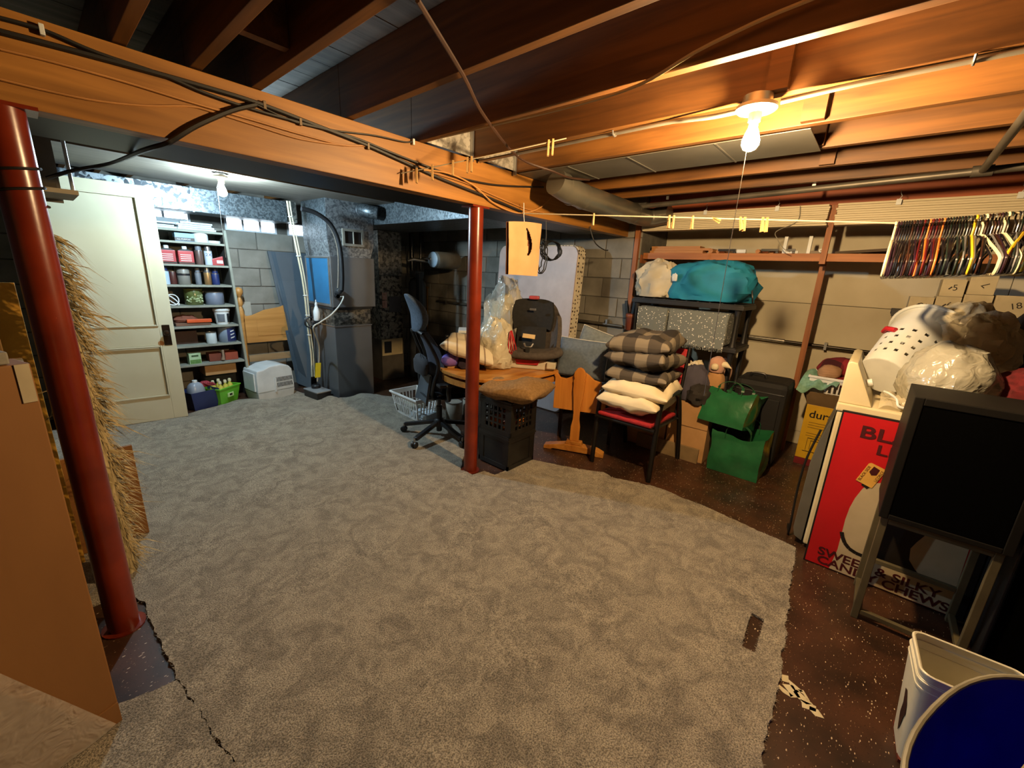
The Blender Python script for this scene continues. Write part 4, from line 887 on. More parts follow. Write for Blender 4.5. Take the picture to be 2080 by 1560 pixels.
# milk crates
crate_m = mat('black_crate', '1f1e1c', '161514', rough=.42)
def crate(label, loc, rz, holes, mt):
    t = thing('milk_crate', label, 'crate', loc, rz, 'black milk crates beside the red column'); w = .16; h = .275
    b = MB()
    for i in range(4):
        a = i * PI / 2; Rz = Matrix.Rotation(a, 3, 'Z'); o = len(b.v)
        b.box(-w, w, -w, -w + .014, 0, .035); b.box(-w, w, -w - .004, -w + .014, h - .05, h)
        for s in (-1, 1): b.box(s * (w - .03) - .03 if s > 0 else -w, w if s > 0 else -w + .05, -w + .001, -w + .012, .035, h - .05)
        if holes:
            n = 5; x0 = -w + .05; x1 = w - .05
            for j in range(n + 1):
                x = x0 + (x1 - x0) * j / n; b.box(x - .008, x + .008, -w + .002, -w + .011, .035, h - .05)
            for j in range(5):
                z = .035 + (h - .085) * j / 4; b.box(x0, x1, -w + .003, -w + .010, z - .007, z + .007)
        else: b.box(-w + .05, w - .05, -w + .006, -w + .011, .035, h - .05)
        b.xf(lambda p: Rz @ p, o)
    part('side_walls', b, mt, t, local=True)
    part('floor_grid', MB().box(-w + .015, w - .015, -w + .015, w - .015, .002, .01), mt, t, local=True)
    part('rim', MB().box(-w - .007, w + .007, -w - .007, -w - .0045, h - .03, h - .018).box(-w - .007, -w - .0045, -w - .004, w, h - .03, h - .018), mt, t, local=True)
    return t
crate('lower black milk crate with closed sides beside the red column', (2.37, 2.065, .012), 0, False, crate_m)
c_up = crate('upper black milk crate with open holes showing orange balls', (2.37, 2.06, .2885), .03, True, crate_m)
orange_m = mat('orange_ball', 'e0842e', 'd0701e', rough=.5, scale=10)
for i, (x, y, z) in enumerate(((2.29, 1.99, .30), (2.29, 2.115, .30), (2.42, 2.0, .30), (2.44, 2.13, .30))):
    mb = MB()
    mb.grid(lambda u, v: (x + .058 * math.sin(PI * v) * math.cos(2 * PI * u) * (1 - .05 * abs(math.sin(4 * 2 * PI * u / 2))), y + .058 * math.sin(PI * v) * math.sin(2 * PI * u) * (1 - .05 * abs(math.sin(4 * 2 * PI * u / 2))), z + .055 - .055 * math.cos(PI * v)), 24, 10, closeu=True)
    single('toy_pumpkin', mb, orange_m, 'small orange ribbed pumpkin in the upper crate, %s' % ('front left', 'back left', 'front right', 'back right')[i], 'pumpkin', group='orange pumpkins inside the upper crate', smooth=True)
cm = cushion(.47, .45, .14, seed=3, pinch=.02, wob=.2); place(cm, (2.39, 1.99, .562), (0, 0, .25))
single('seat_cushion', cm, mat('brown_linen', '8a6a40', '765831', rough=.95, scale=60, bump=.2), 'brown linen cushion lying on the upper black crate', 'cushion', smooth=True)
# trestle stand
TRa = Vector((2.872, 2.03)); TRb = Vector((3.07, 1.545)); TRd = (TRb - TRa).normalized(); TRn = Vector((-TRd.y, TRd.x)) * -1
TRc = (TRa + TRb) / 2
def tr(u, v, off=0.): return (TRc.x + TRd.x * u + TRn.x * off, TRc.y + TRd.y * u + TRn.y * off, v)
t = thing('oak_trestle', 'oak trestle table leg standing upright with a shaped panel', 'trestle', (TRc.x, TRc.y, 0))
prof = [(-.04, .105), (-.04, .235), (-.028, .30), (-.027, .36), (-.035, .46), (-.046, .56), (-.045, .62), (-.05, .645), (-.042, .66), (-.05, .69), (-.046, .72), (-.025, .752), (0, .762)]
poly = prof + [(-x, y) for x, y in reversed(prof[:-1])]
part('post', MB().prism(poly, lambda u, v: tr(u, v, .022), lambda u, v: tr(u, v, .052)), oakz_m, t, bevel=.005)
pp = [(-.215, .37), (.235, .37), (.235, .63), (.225, .66), (.18, .645), (.12, .66), (.07, .70), (.045, .715), (-.045, .715), (-.07, .67), (-.12, .645), (-.17, .65), (-.20, .69), (-.225, .69), (-.225, .66), (-.215, .65)]
part('panel', MB().prism(pp, lambda u, v: tr(u, v, -.006), lambda u, v: tr(u, v, .020)), oakz_m, t, bevel=.004)
part('foot', MB().prism([(-.265, .0), (-.2, .0), (-.18, .012), (.18, .012), (.2, .0), (.265, .0), (.262, .03), (.2, .058), (.08, .07), (-.08, .07), (-.2, .045), (-.262, .03)], lambda u, v: tr(u, v + .001, -.01), lambda u, v: tr(u, v + .001, .075)), oak_m, t, bevel=.005)
part('foot_block', MB().prism([(-.075, .072), (.075, .072), (.065, .104), (-.065, .104)], lambda u, v: tr(u, v, .002), lambda u, v: tr(u, v, .065)), oak_m, t, bevel=.004)
# blue cushions
blue_lin = mat('slate_blue_linen', '5b6673', '505b67', rough=.9, scale=50, bump=.15)
pipe_m = mat('pale_piping', 'c9c4b8', 'b8b3a7', rough=.8)
def upright_cushion(label, c, w, h, t_, rz, roll, tilt, m, seed, piping=True, cat='cushion', name='throw_pillow'):
    th = thing(name, label, cat, c, rz)
    mb = cushion(w, h, t_, seed=seed, pinch=.03, wob=.12); mb.xf(lambda p: p - Vector((0, 0, t_ / 2)))
    R = (Euler((PI / 2 - tilt, 0, 0)).to_matrix() @ Euler((0, 0, roll)).to_matrix())
    mb.xf(lambda p: R @ p); lo = min(v[2] for v in mb.v); mb.xf(lambda p: p - Vector((0, 0, lo)))
    part('cover', mb, m, th, local=True, smooth=True)
    if piping:
        pts = []
        for i in range(64):
            s = i / 16.; k = int(s) % 4; f = 2 * (s - int(s)) - 1
            x, y = ((f, -1), (1, f), (-f, 1), (-1, -f))[k]
            pts.append(Vector((x * w / 2 * (1 - .03 * (1 - y * y)), y * h / 2 * (1 - .03 * (1 - x * x)), 0)))
        pts = [R @ p - Vector((0, 0, lo)) for p in pts]; pts.append(pts[0])
        part('piping', MB().tube(pts, .004, 6, cap=False), pipe_m, th, local=True, smooth=True)
    return th
RZT = math.atan2(TRd.y, TRd.x)
pl_ = thing('side_board', 'dark board spanning behind the oak trestle under the blue cushions', 'board', (3.1, 1.85, 0))
part('top_board', MB().prism([(-.22, -.30), (.30, -.30), (.30, -.02), (-.22, -.02)], lambda u, v: tr(u, .615, v), lambda u, v: tr(u, .640, v)), mat('dark_walnut', '3a2416', '2c1a0f', rough=.5), pl_)
for u in (-.2, .27): part('leg', MB().prism([(u - .015, -.29), (u + .015, -.29), (u + .015, -.26), (u - .015, -.26)], lambda a, b: tr(a, .001, b), lambda a, b: tr(a, .614, b)), MATS['dark_walnut'], pl_)
upright_cushion('slate blue cushion with pale piping standing behind the oak trestle', tr(-.01, .641, -.075), .42, .33, .11, RZT, -.05, .12, blue_lin, 1)
upright_cushion('grey blue cushion tilted behind the piped slate blue cushion', tr(.10, .641, -.19), .40, .36, .10, RZT, -.28, .12, mat('pale_blue_linen', '6f7779', '62696b', rough=.9, scale=50), 5)
upright_cushion('taupe cushion with pale piping squeezed between car seat and blue cushion', tr(-.15, .641, -.20), .28, .30, .06, RZT + .5, .02, .05, mat('taupe_linen', '6a6058', '5b524b', rough=.9, scale=50), 8)
# things on the table
def bagmat(name, tint, alpha):
    return film(name, tint, alpha, .2)
clear_bag = bagmat('clear_bag', 'ccc7b8', .5); milky_bag = bagmat('milky_bag', 'd8cfb4', .72)
single('clear_plastic_bag', place(blob(.32, .42, .66, n=22, amp=.3, sc=2.2, seed=11, fold=.12, fsc=6), (2.90, 2.63, TZ + .001)), clear_bag, 'big crumpled clear plastic bag standing on the table under the peach cloth bag', 'bag', smooth=True)
single('bubble_wrap', place(blob(.2, .30, .55, n=18, amp=.25, seed=21, fold=.1), (2.92, 2.64, TZ + .004)), mat('cream_stuffing', 'cfc49c', 'b3a880', rough=.8, scale=18, bump=.5), 'cream stuffing inside the big clear plastic bag', 'stuffing', smooth=True)
t = thing('mesh_bag', 'white netted plastic bag tied with red ribbon beside the car seat', 'bag', (2.56, 2.40, TZ + .001))
part('sack', blob(.24, .27, .40, n=20, amp=.2, sc=2.5, seed=31, fold=.1, fsc=7), milky_bag, t, local=True, smooth=True)
part('contents', place(blob(.18, .2, .32, n=14, amp=.2, seed=33), (0, 0, .01)), mat('cream_toys', 'cbbd94', '9c8f6c', rough=.7, scale=16), t, local=True, smooth=True)
rb = MB()
for k in range(4): rb.tube(smooth_path([(.05, -.125, .33), (.07 - .02 * k, -.14, .25 + .02 * k), (.10 - .03 * k, -.14, .17), (.08 + .01 * k, -.145, .10)]), .005, 6)
part('red_ribbon', rb, mat('red_ribbon', 'b8202a', '96161f', rough=.5), t, local=True, smooth=True)
cm = cushion(.46, .40, .13, seed=7, pinch=.06, wob=.15); place(cm, (2.39, 2.56, TZ + .10), (.10, .30, -.9))
t = thing('striped_pillow', 'cream pillow with thin stripes slumped on a purple bundle', 'pillow', (2.42, 2.58, TZ + .1))
mt, N, L, b = _nt('striped_cream'); b.inputs['Roughness'].default_value = .9
tc = N.new('ShaderNodeTexCoord'); wv = N.new('ShaderNodeTexWave'); wv.inputs['Scale'].default_value = 4.2; wv.inputs['Distortion'].default_value = .4; mp = N.new('ShaderNodeMapping'); mp.inputs['Rotation'].default_value = (0, 0, .7)
L.new(tc.outputs['Object'], mp.inputs['Vector']); L.new(mp.outputs[0], wv.inputs['Vector'])
r_ = N.new('ShaderNodeValToRGB'); r_.color_ramp.elements[0].position = .90; r_.color_ramp.elements[1].position = .96; r_.color_ramp.elements[0].color = rgb('d8cbb0'); r_.color_ramp.elements[1].color = rgb('94806a'); L.new(wv.outputs['Fac'], r_.inputs[0]); L.new(r_.outputs[0], b.inputs['Base Color'])
part('cover', cm, mt, t, smooth=True)
t = thing('purple_bundle', 'crumpled purple and blue fabric bundle at the left end of the table', 'fabric', (2.30, 2.60, TZ + .001), -.6)
part('blue_roll', place(MB().grid(lambda u, v: (-.14 + .16 * v + .012 * math.sin(9 * u), .06 * math.cos(2 * PI * u) * (1 - .5 * abs(2 * v - 1) ** 4), .062 + .06 * math.sin(2 * PI * u) * (1 - .5 * abs(2 * v - 1) ** 4)), 20, 10, closeu=True), (0, 0, .01), (0, 0, .2)), mat('blue_purple_cloth', '4a44a0', '7a5aa8', rough=.7, scale=24, lo=.45, hi=.55), t, local=True, smooth=True)
part('dark_cloth', place(blob(.26, .18, .15, n=16, amp=.35, seed=14, fold=.12), (.12, .0, .0)), mat('dark_purple_cloth', '2e2236', '1e1624', rough=.8, scale=20), t, local=True, smooth=True)
single('small_carton', place(MB().box(-.08, .08, -.06, .06, 0, .055), (2.31, 2.64, TZ + .001), (0, 0, -.5)), card2_m, 'small tan carton at the left corner of the table', 'box', bevel=.003)
single('black_box', place(MB().box(-.05, .05, -.03, .03, 0, .24), (2.40, 2.80, TZ + .001), (0, 0, -.6)), blk_p, 'black box standing on the far left of the table', 'box', bevel=.006)
t = thing('storage_tote', 'grey storage tote with a white lid on the far side of the table', 'tote', (2.64, 2.735, TZ + .001), -.75)
part('body', tapered(.13, .09, .15, .105, .26), mat('tote_grey', '8a9096', '7a8086', rough=.35), t, local=True, bevel=.008)
part('lid', MB().box(-.16, .16, -.115, .115, .261, .285), white_p, t, local=True, bevel=.006)
# child car seat
cs_grey = mat('seat_charcoal', '4d453f', '403934', rough=.95, scale=50, bump=.15)
cs_blk = mat('seat_black', '1b1a18', '131211', rough=.9, scale=50)
cs_base = mat('seat_base', 'c9bfa8', 'b8ae97', rough=.5)
t = thing('child_car_seat', 'grey and black child car seat standing on the oak table', 'car seat', (2.885, 2.28, TZ + .001), -1.02); t.scale = (1.3, 1.1, 1.03)
part('base', MB().prism([(-.17, .0), (.17, .0), (.19, .02), (.19, .05), (.12, .085), (-.16, .085), (-.19, .05), (-.19, .02)], lambda u, v: (u, -.16, v), lambda u, v: (u, .14, v)), cs_base, t, local=True, bevel=.012)
part('red_latch', MB().prism([(-.07, .04), (.07, .04), (.085, .08), (-.085, .08)], lambda u, v: (u, -.172, v), lambda u, v: (u, -.1605, v)), MATS['red_ribbon'], t, local=True, bevel=.003)
part('base_foot', MB().box(.13, .19, -.19, -.161, .02, .075), cs_base, t, local=True, bevel=.008)
sh = MB()
def shell(u, v):   # wrap-around shell from left wing to right wing
    a = -1.15 + 2.3 * u; z = .09 + .47 * v; fl = (1 - v) ** 1.5
    r = .215 - .03 * v + .02 * math.sin(v * PI)
    x = r * math.sin(a * 1.05); y = .10 - .15 * (1 - math.cos(a)) * (1.15 - .15 * v) - .02 + .08 * v - .10 * fl * (1 - math.cos(a)) * 1.6
    top = -.10 * abs(2 * u - 1) ** 3 * max(0, v - .7) / .3
    return (x, y, z + top)
sh.grid(shell, 24, 14); part('shell', sh, cs_grey, t, local=True, smooth=True, solid=.03)
part('seat_pan', MB().grid(lambda u, v: (.19 * math.copysign(abs(2 * u - 1) ** .8, 2 * u - 1) * (1 - .12 * (1 - v) ** 3), -.19 + .25 * v, .155 + .03 * (2 * u - 1) ** 2 + .02 * math.sin(v * PI) - .03 * v), 14, 10), cs_grey, t, local=True, smooth=True, solid=.05)
part('front_roll', MB().tube(smooth_path([(-.20, -.05, .16), (-.19, -.14, .14), (-.10, -.195, .125), (.0, -.205, .12), (.10, -.195, .125), (.19, -.14, .14), (.20, -.05, .16)]), .032, 12), cs_grey, t, local=True, smooth=True)
hb = MB().grid(lambda u, v: (.125 * (2 * u - 1) * (1 + .1 * math.sin(v * PI)), .045 + .03 * v - .03 * (2 * u - 1) ** 2 - .012 * math.sin(PI * v), .33 + .24 * v - .02 * (2 * u - 1) ** 4), 10, 10)
part('head_support', hb, cs_blk, t, local=True, smooth=True, solid=.03)
part('back_pad', MB().grid(lambda u, v: (.10 * (2 * u - 1), -.02 + .05 * v - .01 * math.sin(PI * u), .155 + .18 * v), 8, 8), cs_blk, t, local=True, smooth=True, solid=.02)
part('red_handle', MB().box(-.035, .035, .03, .085, .565, .595), mat('pink_red', 'b84a52', '9c3a42', rough=.5), t, local=True, bevel=.01)
part('badge', MB().box(-.022, .022, .0, .008, .475, .492), steel_m, t, local=True, bevel=.002) 
part('warning_tag', MB().obox((-.01, -.062, .262), (.085, .003, .036), (-.2, .08, 0)), mat('tan_tag', 'd2b27a', 'c2a26a', rough=.6), t, local=True)
part('buckle', MB().tube([(-.03, -.15, .215), (-.02, -.165, .19), (.0, -.17, .185), (.02, -.165, .19), (.03, -.15, .215)], .008, 8), steel_m, t, local=True, smooth=True)
part('crotch_strap', MB().box(-.012, .012, -.215, -.17, .13, .19), cs_blk, t, local=True, bevel=.003)
# mattress behind
mt, N, L, b = _nt('dotted_ticking'); b.inputs['Roughness'].default_value = .8
tc = N.new('ShaderNodeTexCoord'); v_ = N.new('ShaderNodeTexVoronoi'); v_.inputs['Scale'].default_value = 24; v_.inputs['Randomness'].default_value = .45; L.new(tc.outputs['Object'], v_.inputs['Vector'])
r_ = N.new('ShaderNodeValToRGB'); r_.color_ramp.elements[0].position = .24; r_.color_ramp.elements[1].position = .30; r_.color_ramp.elements[0].color = rgb('4a3a2c'); r_.color_ramp.elements[1].color = rgb('ddd2b8'); L.new(v_.outputs['Distance'], r_.inputs[0]); L.new(r_.outputs[0], b.inputs['Base Color']); dots_m = mt
t = thing('crib_mattress', 'lavender grey crib mattress with dotted sides standing against the block wall', 'mattress', (3.80, 3.02, 0))
mq = MB(); 
def rr(w, h, r, n=6):
    out = []
    for cx, cy, a0 in ((w - r, h - r, 0), (-w + r, h - r, PI / 2), (-w + r, -h + r, PI), (w - r, -h + r, 1.5 * PI)):
        for k in range(n + 1): out.append((cx + r * math.cos(a0 + k * PI / 2 / n), cy + r * math.sin(a0 + k * PI / 2 / n)))
    return out
P_ = rr(.56, .905, .09)
def mtp(off): return lambda u, v: (3.70 + off + .11 * ((v + .905) / 1.81), 3.00 + u, v + .906)
part('core', MB().prism(P_, mtp(.004), mtp(.126)), dots_m, t, smooth=True)
part('front_cover', MB().prism(rr(.552, .897, .09), mtp(-.012), mtp(.0035)), mat('lavender_vinyl', 'c0b2b0', 'b2a4a2', rough=.45), t, bevel=.006)
part('back_cover', MB().prism(rr(.552, .897, .09), mtp(.1265), mtp(.135)), MATS['lavender_vinyl'], t)
part('red_label', MB().box(3.772, 3.7775, 3.10, 3.22, 1.49, 1.58), mat('orange_red_label', 'b8482a', rough=.6), t)
# peach cloth bag on the line
peach = mat('peach_cloth', 'dcae7e', 'd2a170', rough=.9, scale=5, bump=.12, bscale=18)
t = thing('clothespin_bag', 'peach cloth clothespin bag hanging from the line below the girder', 'bag', (2.406, 2.030, 1.849))
a_, b2_, c2_, d2_ = [(2.233, 2.030, 1.836), (2.601, 2.030, 1.862), (2.585, 2.030, 1.483), (2.251, 2.030, 1.487)]
mb = MB()
cut = lambda u, v: .53 + .10 * math.sin(PI * min(1, max(0, (v - .36) / .5)) ) * 1.0
def sheet(off):
    def f(u, v):
        A, B, Cc, D = (Vector(p) for p in (a_, b2_, c2_, d2_)); p = (A * (1 - u) + B * u) * (1 - v) + (D * (1 - u) + Cc * u) * v
        return p + Vector((0, off + (-.012 if off < 0 else .012) * math.sin(PI * u) * math.sin(PI * v) - .006 * noise.noise(Vector((u * 5, v * 4, off * 40))), .006 * math.sin(PI * u) if v < .2 else 0))
    return f
n0 = 44
mb.grid(sheet(-.012), n0, n0)
def in_slit(u, v):
    if not .12 < v < .62: return False
    s = (v - .12) / .5; c = .52 + .15 * math.sin(PI * s * .8) ** .9 + (0 if s < .8 else -.06 * (s - .8) / .2); return c - .12 * math.sin(PI * min(1, s * .9 + .05)) < u < c + .03
W = n0 + 1
mb.f = [f for f in mb.f if not in_slit(sum(i % W for i in f) / 4 / n0, sum(i // W for i in f) / 4 / n0)]
part('front_panel', mb, peach, t, smooth=True, solid=.002)
part('back_panel', MB().grid(sheet(.012), 10, 10), mat('brown_lining', '6a4028', '5a3420', rough=.9), t, smooth=True, solid=.002)
hk = [(2.395, 2.030, 1.978), (2.403, 2.030, 1.889), (2.412, 2.030, 1.850)]
part('hook_wire', MB().tube(hk, .003, 6), white_p, t)
# coil of black cable under the girder
cc = (2.797, 2.120, 1.727)
t = thing('cable_coil', 'tied coil of black cable hanging under the girder by the mattress', 'cable', cc)
cb = MB()
for k in range(9):
    a0 = random.uniform(0, 6); R1 = random.uniform(.075, .115); ox = .09 if k % 3 else -.06; oz = -.035 if k % 3 else -.09
    cb.tube([(ox + R1 * (1.1 if k % 3 else .55) * math.cos(2 * PI * j / 20 + a0), random.uniform(-.02, .02) * .3 + .006 * (k - 4), oz + R1 * (.7 if k % 3 else 1.2) * math.sin(2 * PI * j / 20 + a0)) for j in range(21)], .0045, 6)
part('loops', cb, hose, t, local=True, smooth=True)
part('tie', MB().tube([(0, 0, -.03), (.0, .0, .02), (-.01, -.01, .06), (-.012, 0, BEAM_Z0 - cc[2] - .002)], .003, 6), steel_m, t, local=True, smooth=True)
# ---- red stacking chair with pillows
redf = mat('red_fabric', 'b0262a', '9c1d22', rough=.8, scale=30)
dark_tube = mat('black_tube', '211d1a', '171412', rough=.35, metal=.3)
t = thing('red_chair', 'black framed armchair with red seat and back piled with pillows', 'chair', (3.17, 1.31, 0))
for y, s in ((1.555, 1), (1.06, -1)):
    part('leg', MB().tube(smooth_path([(2.885, y + .0 * s, .001), (2.90, y, .30), (2.915, y, .56), (2.945, y, .625), (3.0, y, .645)]), .019, 10), dark_tube, t, smooth=True)
    part('leg', MB().tube(smooth_path([(3.50, y, .001), (3.40, y, .35), (3.30, y, .58), (3.24, y, .635), (3.17, y, .645)]), .019, 10), dark_tube, t, smooth=True)
    part('armrest', MB().box(2.96, 3.24, y - .028, y + .028, .647, .675), blk_p, t, bevel=.01)
    part('side_rail', MB().tube([(2.905, y - .02 * s, .42), (3.38, y - .02 * s, .40)], .013, 8), dark_tube, t, smooth=True)
    part('back_post', MB().tube(smooth_path([(3.36, y - .03 * s, .40), (3.40, y - .03 * s, .62), (3.46, y - .03 * s, .98)]), .014, 8), dark_tube, t, smooth=True)
part('front_rail', MB().tube([(2.87, 1.06, .415), (2.87, 1.555, .415)], .015, 8), dark_tube, t, smooth=True)
part('rear_rail', MB().tube([(3.37, 1.06, .40), (3.37, 1.555, .40)], .013, 8), dark_tube, t, smooth=True)
part('seat', MB().hexa([(2.855, 1.085, .432), (3.36, 1.085, .415), (3.36, 1.53, .415), (2.855, 1.53, .432), (2.85, 1.085, .462), (3.36, 1.085, .445), (3.36, 1.53, .445), (2.85, 1.53, .462)]), redf, t, bevel=.012)
part('backrest', MB().hexa([(3.385, 1.10, .56), (3.405, 1.10, .56), (3.405, 1.515, .56), (3.385, 1.515, .56), (3.445, 1.10, .965), (3.465, 1.10, .965), (3.465, 1.515, .965), (3.445, 1.515, .965)]), redf, t, bevel=.008)
cream = mat('cream_cotton', 'ded0b0', 'd0c09e', rough=.9, scale=4, bump=.15, bscale=14)
def pillow(label, c, w, h, th, eu, m, seed, group, pinch=.10, wob=.25, fold=0., name='pillow'):
    mb = cushion(w, h, th, n=22, seed=seed, pinch=pinch, wob=wob, fold=fold)
    R = Euler(eu).to_matrix(); mb.xf(lambda p: R @ p); lo = min(v[2] for v in mb.v); mb.xf(lambda p: p - Vector((0, 0, lo)))
    o = single(name, mb, m, label, 'pillow', loc=c, group=group, local=True, smooth=True); return o
g = 'cream pillows on the red chair'
pillow('lower cream cotton pillow wrinkled on the red chair seat', (3.06, 1.30, .464), .50, .48, .15, (0, 0, .05), cream, 2, g, .03, .3, .05)
pillow('upper cream cotton pillow bulging on the red chair', (3.08, 1.28, .572), .49, .50, .15, (0.04, 0, .12), cream, 9, g, .04, .3, .03)
def plaid(name, d, m_, l, sc, rot=0.):
    mt, N, L, b = _nt(name); b.inputs['Roughness'].default_value = .95
    tc = N.new('ShaderNodeTexCoord'); mp = N.new('ShaderNodeMapping'); mp.inputs['Rotation'].default_value = (0, 0, rot); mp.inputs['Scale'].default_value = (sc, sc, sc); L.new(tc.outputs['Object'], mp.inputs['Vector'])
    sp = N.new('ShaderNodeSeparateXYZ'); L.new(mp.outputs[0], sp.inputs[0]); outs = []
    for ax in ('X', 'Y'):
        fr = N.new('ShaderNodeMath'); fr.operation = 'FRACT'; L.new(sp.outputs[ax], fr.inputs[0]); gt = N.new('ShaderNodeMath'); gt.operation = 'GREATER_THAN'; gt.inputs[1].default_value = .5; L.new(fr.outputs[0], gt.inputs[0]); outs.append(gt)
    ad = N.new('ShaderNodeMath'); ad.operation = 'ADD'; L.new(outs[0].outputs[0], ad.inputs[0]); L.new(outs[1].outputs[0], ad.inputs[1])
    mu = N.new('ShaderNodeMath'); mu.operation = 'MULTIPLY'; mu.inputs[1].default_value = .5; L.new(ad.outputs[0], mu.inputs[0])
    r = N.new('ShaderNodeValToRGB'); r.color_ramp.interpolation = 'CONSTANT'; r.color_ramp.elements[0].color = rgb(d); r.color_ramp.elements[1].position = .75; r.color_ramp.elements[1].color = rgb(l); e = r.color_ramp.elements.new(.3); e.color = rgb(m_)
    L.new(mu.outputs[0], r.inputs[0]); L.new(r.outputs[0], b.inputs['Base Color']); return mt
pm = plaid('grey_check', '231e1a', '463e35', '776c5b', 5.2)
g = 'checked pillows on the red chair'
pillow('lowest grey and black checked pillow on the cream pillows', (3.10, 1.29, .690), .47, .47, .145, (0, .0, .1), pm, 4, g, .08)
pillow('middle grey and black checked pillow in the stack', (3.07, 1.28, .795), .46, .48, .155, (-.05, .05, -.04), pm, 6, g, .08)
pillow('topmost grey and black checked pillow of the stack', (3.08, 1.29, .925), .46, .48, .165, (-.04, -.05, .08), pm, 12, g, .08)
# ---- cartons around and behind the chair
def carton(label, x0, x1, y0, y1, z1, rz=0., m=None, flaps=True, z0=.001):
    c = ((x0 + x1) / 2, (y0 + y1) / 2, z0); t = thing('cardboard_box', label, 'box', c, rz); w = (x1 - x0) / 2; d = (y1 - y0) / 2; h = z1 - z0; m = m or card2_m
    part('body', MB().box(-w, w, -d, d, 0, h), m, t, local=True, bevel=.004)
    part('tape', MB().box(-w - .0015, w + .0015, -.03, .03, h - .08, h + .0012), tape_m, t, local=True)
    if flaps: part('flap', MB().hexa([(-w - .002, -d, h - .20), (-w - .006, d, h - .20), (-w - .010, d, h - .20), (-w - .006, -d, h - .20), (-w - .001, -d, h), (-w - .001, d, h), (-w - .005, d, h), (-w - .005, -d, h)]), m, t, local=True)
    return t
carton('tan cardboard box standing right behind the red chair', 3.54, 3.84, .87, 1.20, .50)
carton('tan cardboard box under the red chair beside the oak trestle', 3.54, 3.84, 1.215, 1.60, .33, 0, None, False)
single('corrugated_sheet', MB().box(3.50, 3.52, .90, 1.45, .001, .13), mat('grey_corrugated', '8a7350', '74603f', rough=.8), 'low strip of corrugated cardboard behind the red chair legs', 'cardboard', bevel=.002)
# ---- black plastic rack with bags and blankets
rack_m = mat('rack_black', '1d1c1d', '141314', rough=.5)
t = thing('storage_rack', 'black plastic storage rack holding blankets under the wooden shelf', 'rack', (4.05, 1.3, 0))
for z in (1.285, .93, .55):
    rk = MB().box(3.83, 4.27, .84, 1.80, z + .035, z + .045)
    for k in range(9): rk.box(3.85, 4.25, .90 + .1 * k, .915 + .1 * k, z + .0455, z + .05)
    part('deck', rk, rack_m, t)
    part('deck_rim', MB().box(3.82, 3.835, .83, 1.81, z, z + .0345).box(4.265, 4.28, .83, 1.81, z, z + .0345).box(3.8355, 4.2645, .83, .845, z, z + .0345).box(3.8355, 4.2645, 1.795, 1.81, z, z + .0345), rack_m, t, bevel=.004)
for x in (3.865, 4.235):
    for y in (.875, 1.765):
        for z0, z1 in ((.0015, .549), (.5955, .929), (.9755, 1.284)):
            part('post', MB().lathe([(.03, z0), (.022, z0 + .04), (.019, (z0 + z1) / 2), (.022, z1 - .04), (.03, z1)], (x, y, 0), 14, cap0=True, cap1=True), rack_m, t, smooth=True)
single('white_cloth_bag', place(blob(.34, .42, .31, n=22, amp=.22, seed=41, fold=.1, fsc=5), (4.05, 1.66, 1.337)), mat('white_cotton', 'cfc5ae', 'bdb39b', rough=.9, scale=5, bump=.25, bscale=12), 'white cotton bundle on the left end of the black rack', 'bag', smooth=True)
t = thing('teal_bag', 'stuffed teal fabric bag on top of the black rack', 'bag', (4.03, 1.17, 1.337))
part('sack', blob(.38, .70, .335, n=24, amp=.16, sc=2.2, seed=52, fold=.06, fsc=5, pw=2.8), mat('teal_fabric', '1f86a8', '187796', rough=.75, scale=6, bump=.3, bscale=16), t, local=True, smooth=True)
part('white_patch', place(blob(.03, .05, .07, n=8, amp=.3, seed=5), (-.178, .27, .16)), white_p, t, local=True, smooth=True)
part('handle_loop', MB().tube(smooth_path([(-.05, -.33, .15), (-.08, -.36, .06), (-.06, -.365, .01)]), .006, 6), blk_p, t, local=True, smooth=True)
# dotted grey blankets
mt, N, L, b = _nt('dotted_grey_blanket'); b.inputs['Roughness'].default_value = 1.
tc = N.new('ShaderNodeTexCoord'); v_ = N.new('ShaderNodeTexVoronoi'); v_.inputs['Scale'].default_value = 48; L.new(tc.outputs['Object'], v_.inputs['Vector'])
n_ = N.new('ShaderNodeTexNoise'); n_.inputs['Scale'].default_value = 9; L.new(tc.outputs['Object'], n_.inputs['Vector'])
a2 = N.new('ShaderNodeMath'); a2.operation = 'MULTIPLY_ADD'; a2.inputs[1].default_value = .5; L.new(n_.outputs['Fac'], a2.inputs[0]); L.new(v_.outputs['Distance'], a2.inputs[2])
r_ = N.new('ShaderNodeValToRGB'); r_.color_ramp.elements[0].position = .46; r_.color_ramp.elements[1].position = .53; r_.color_ramp.elements[0].color = rgb('d0ccbe'); r_.color_ramp.elements[1].color = rgb('6d716c'); L.new(a2.outputs[0], r_.inputs[0]); L.new(r_.outputs[0], b.inputs['Base Color']); blanket_m = mt
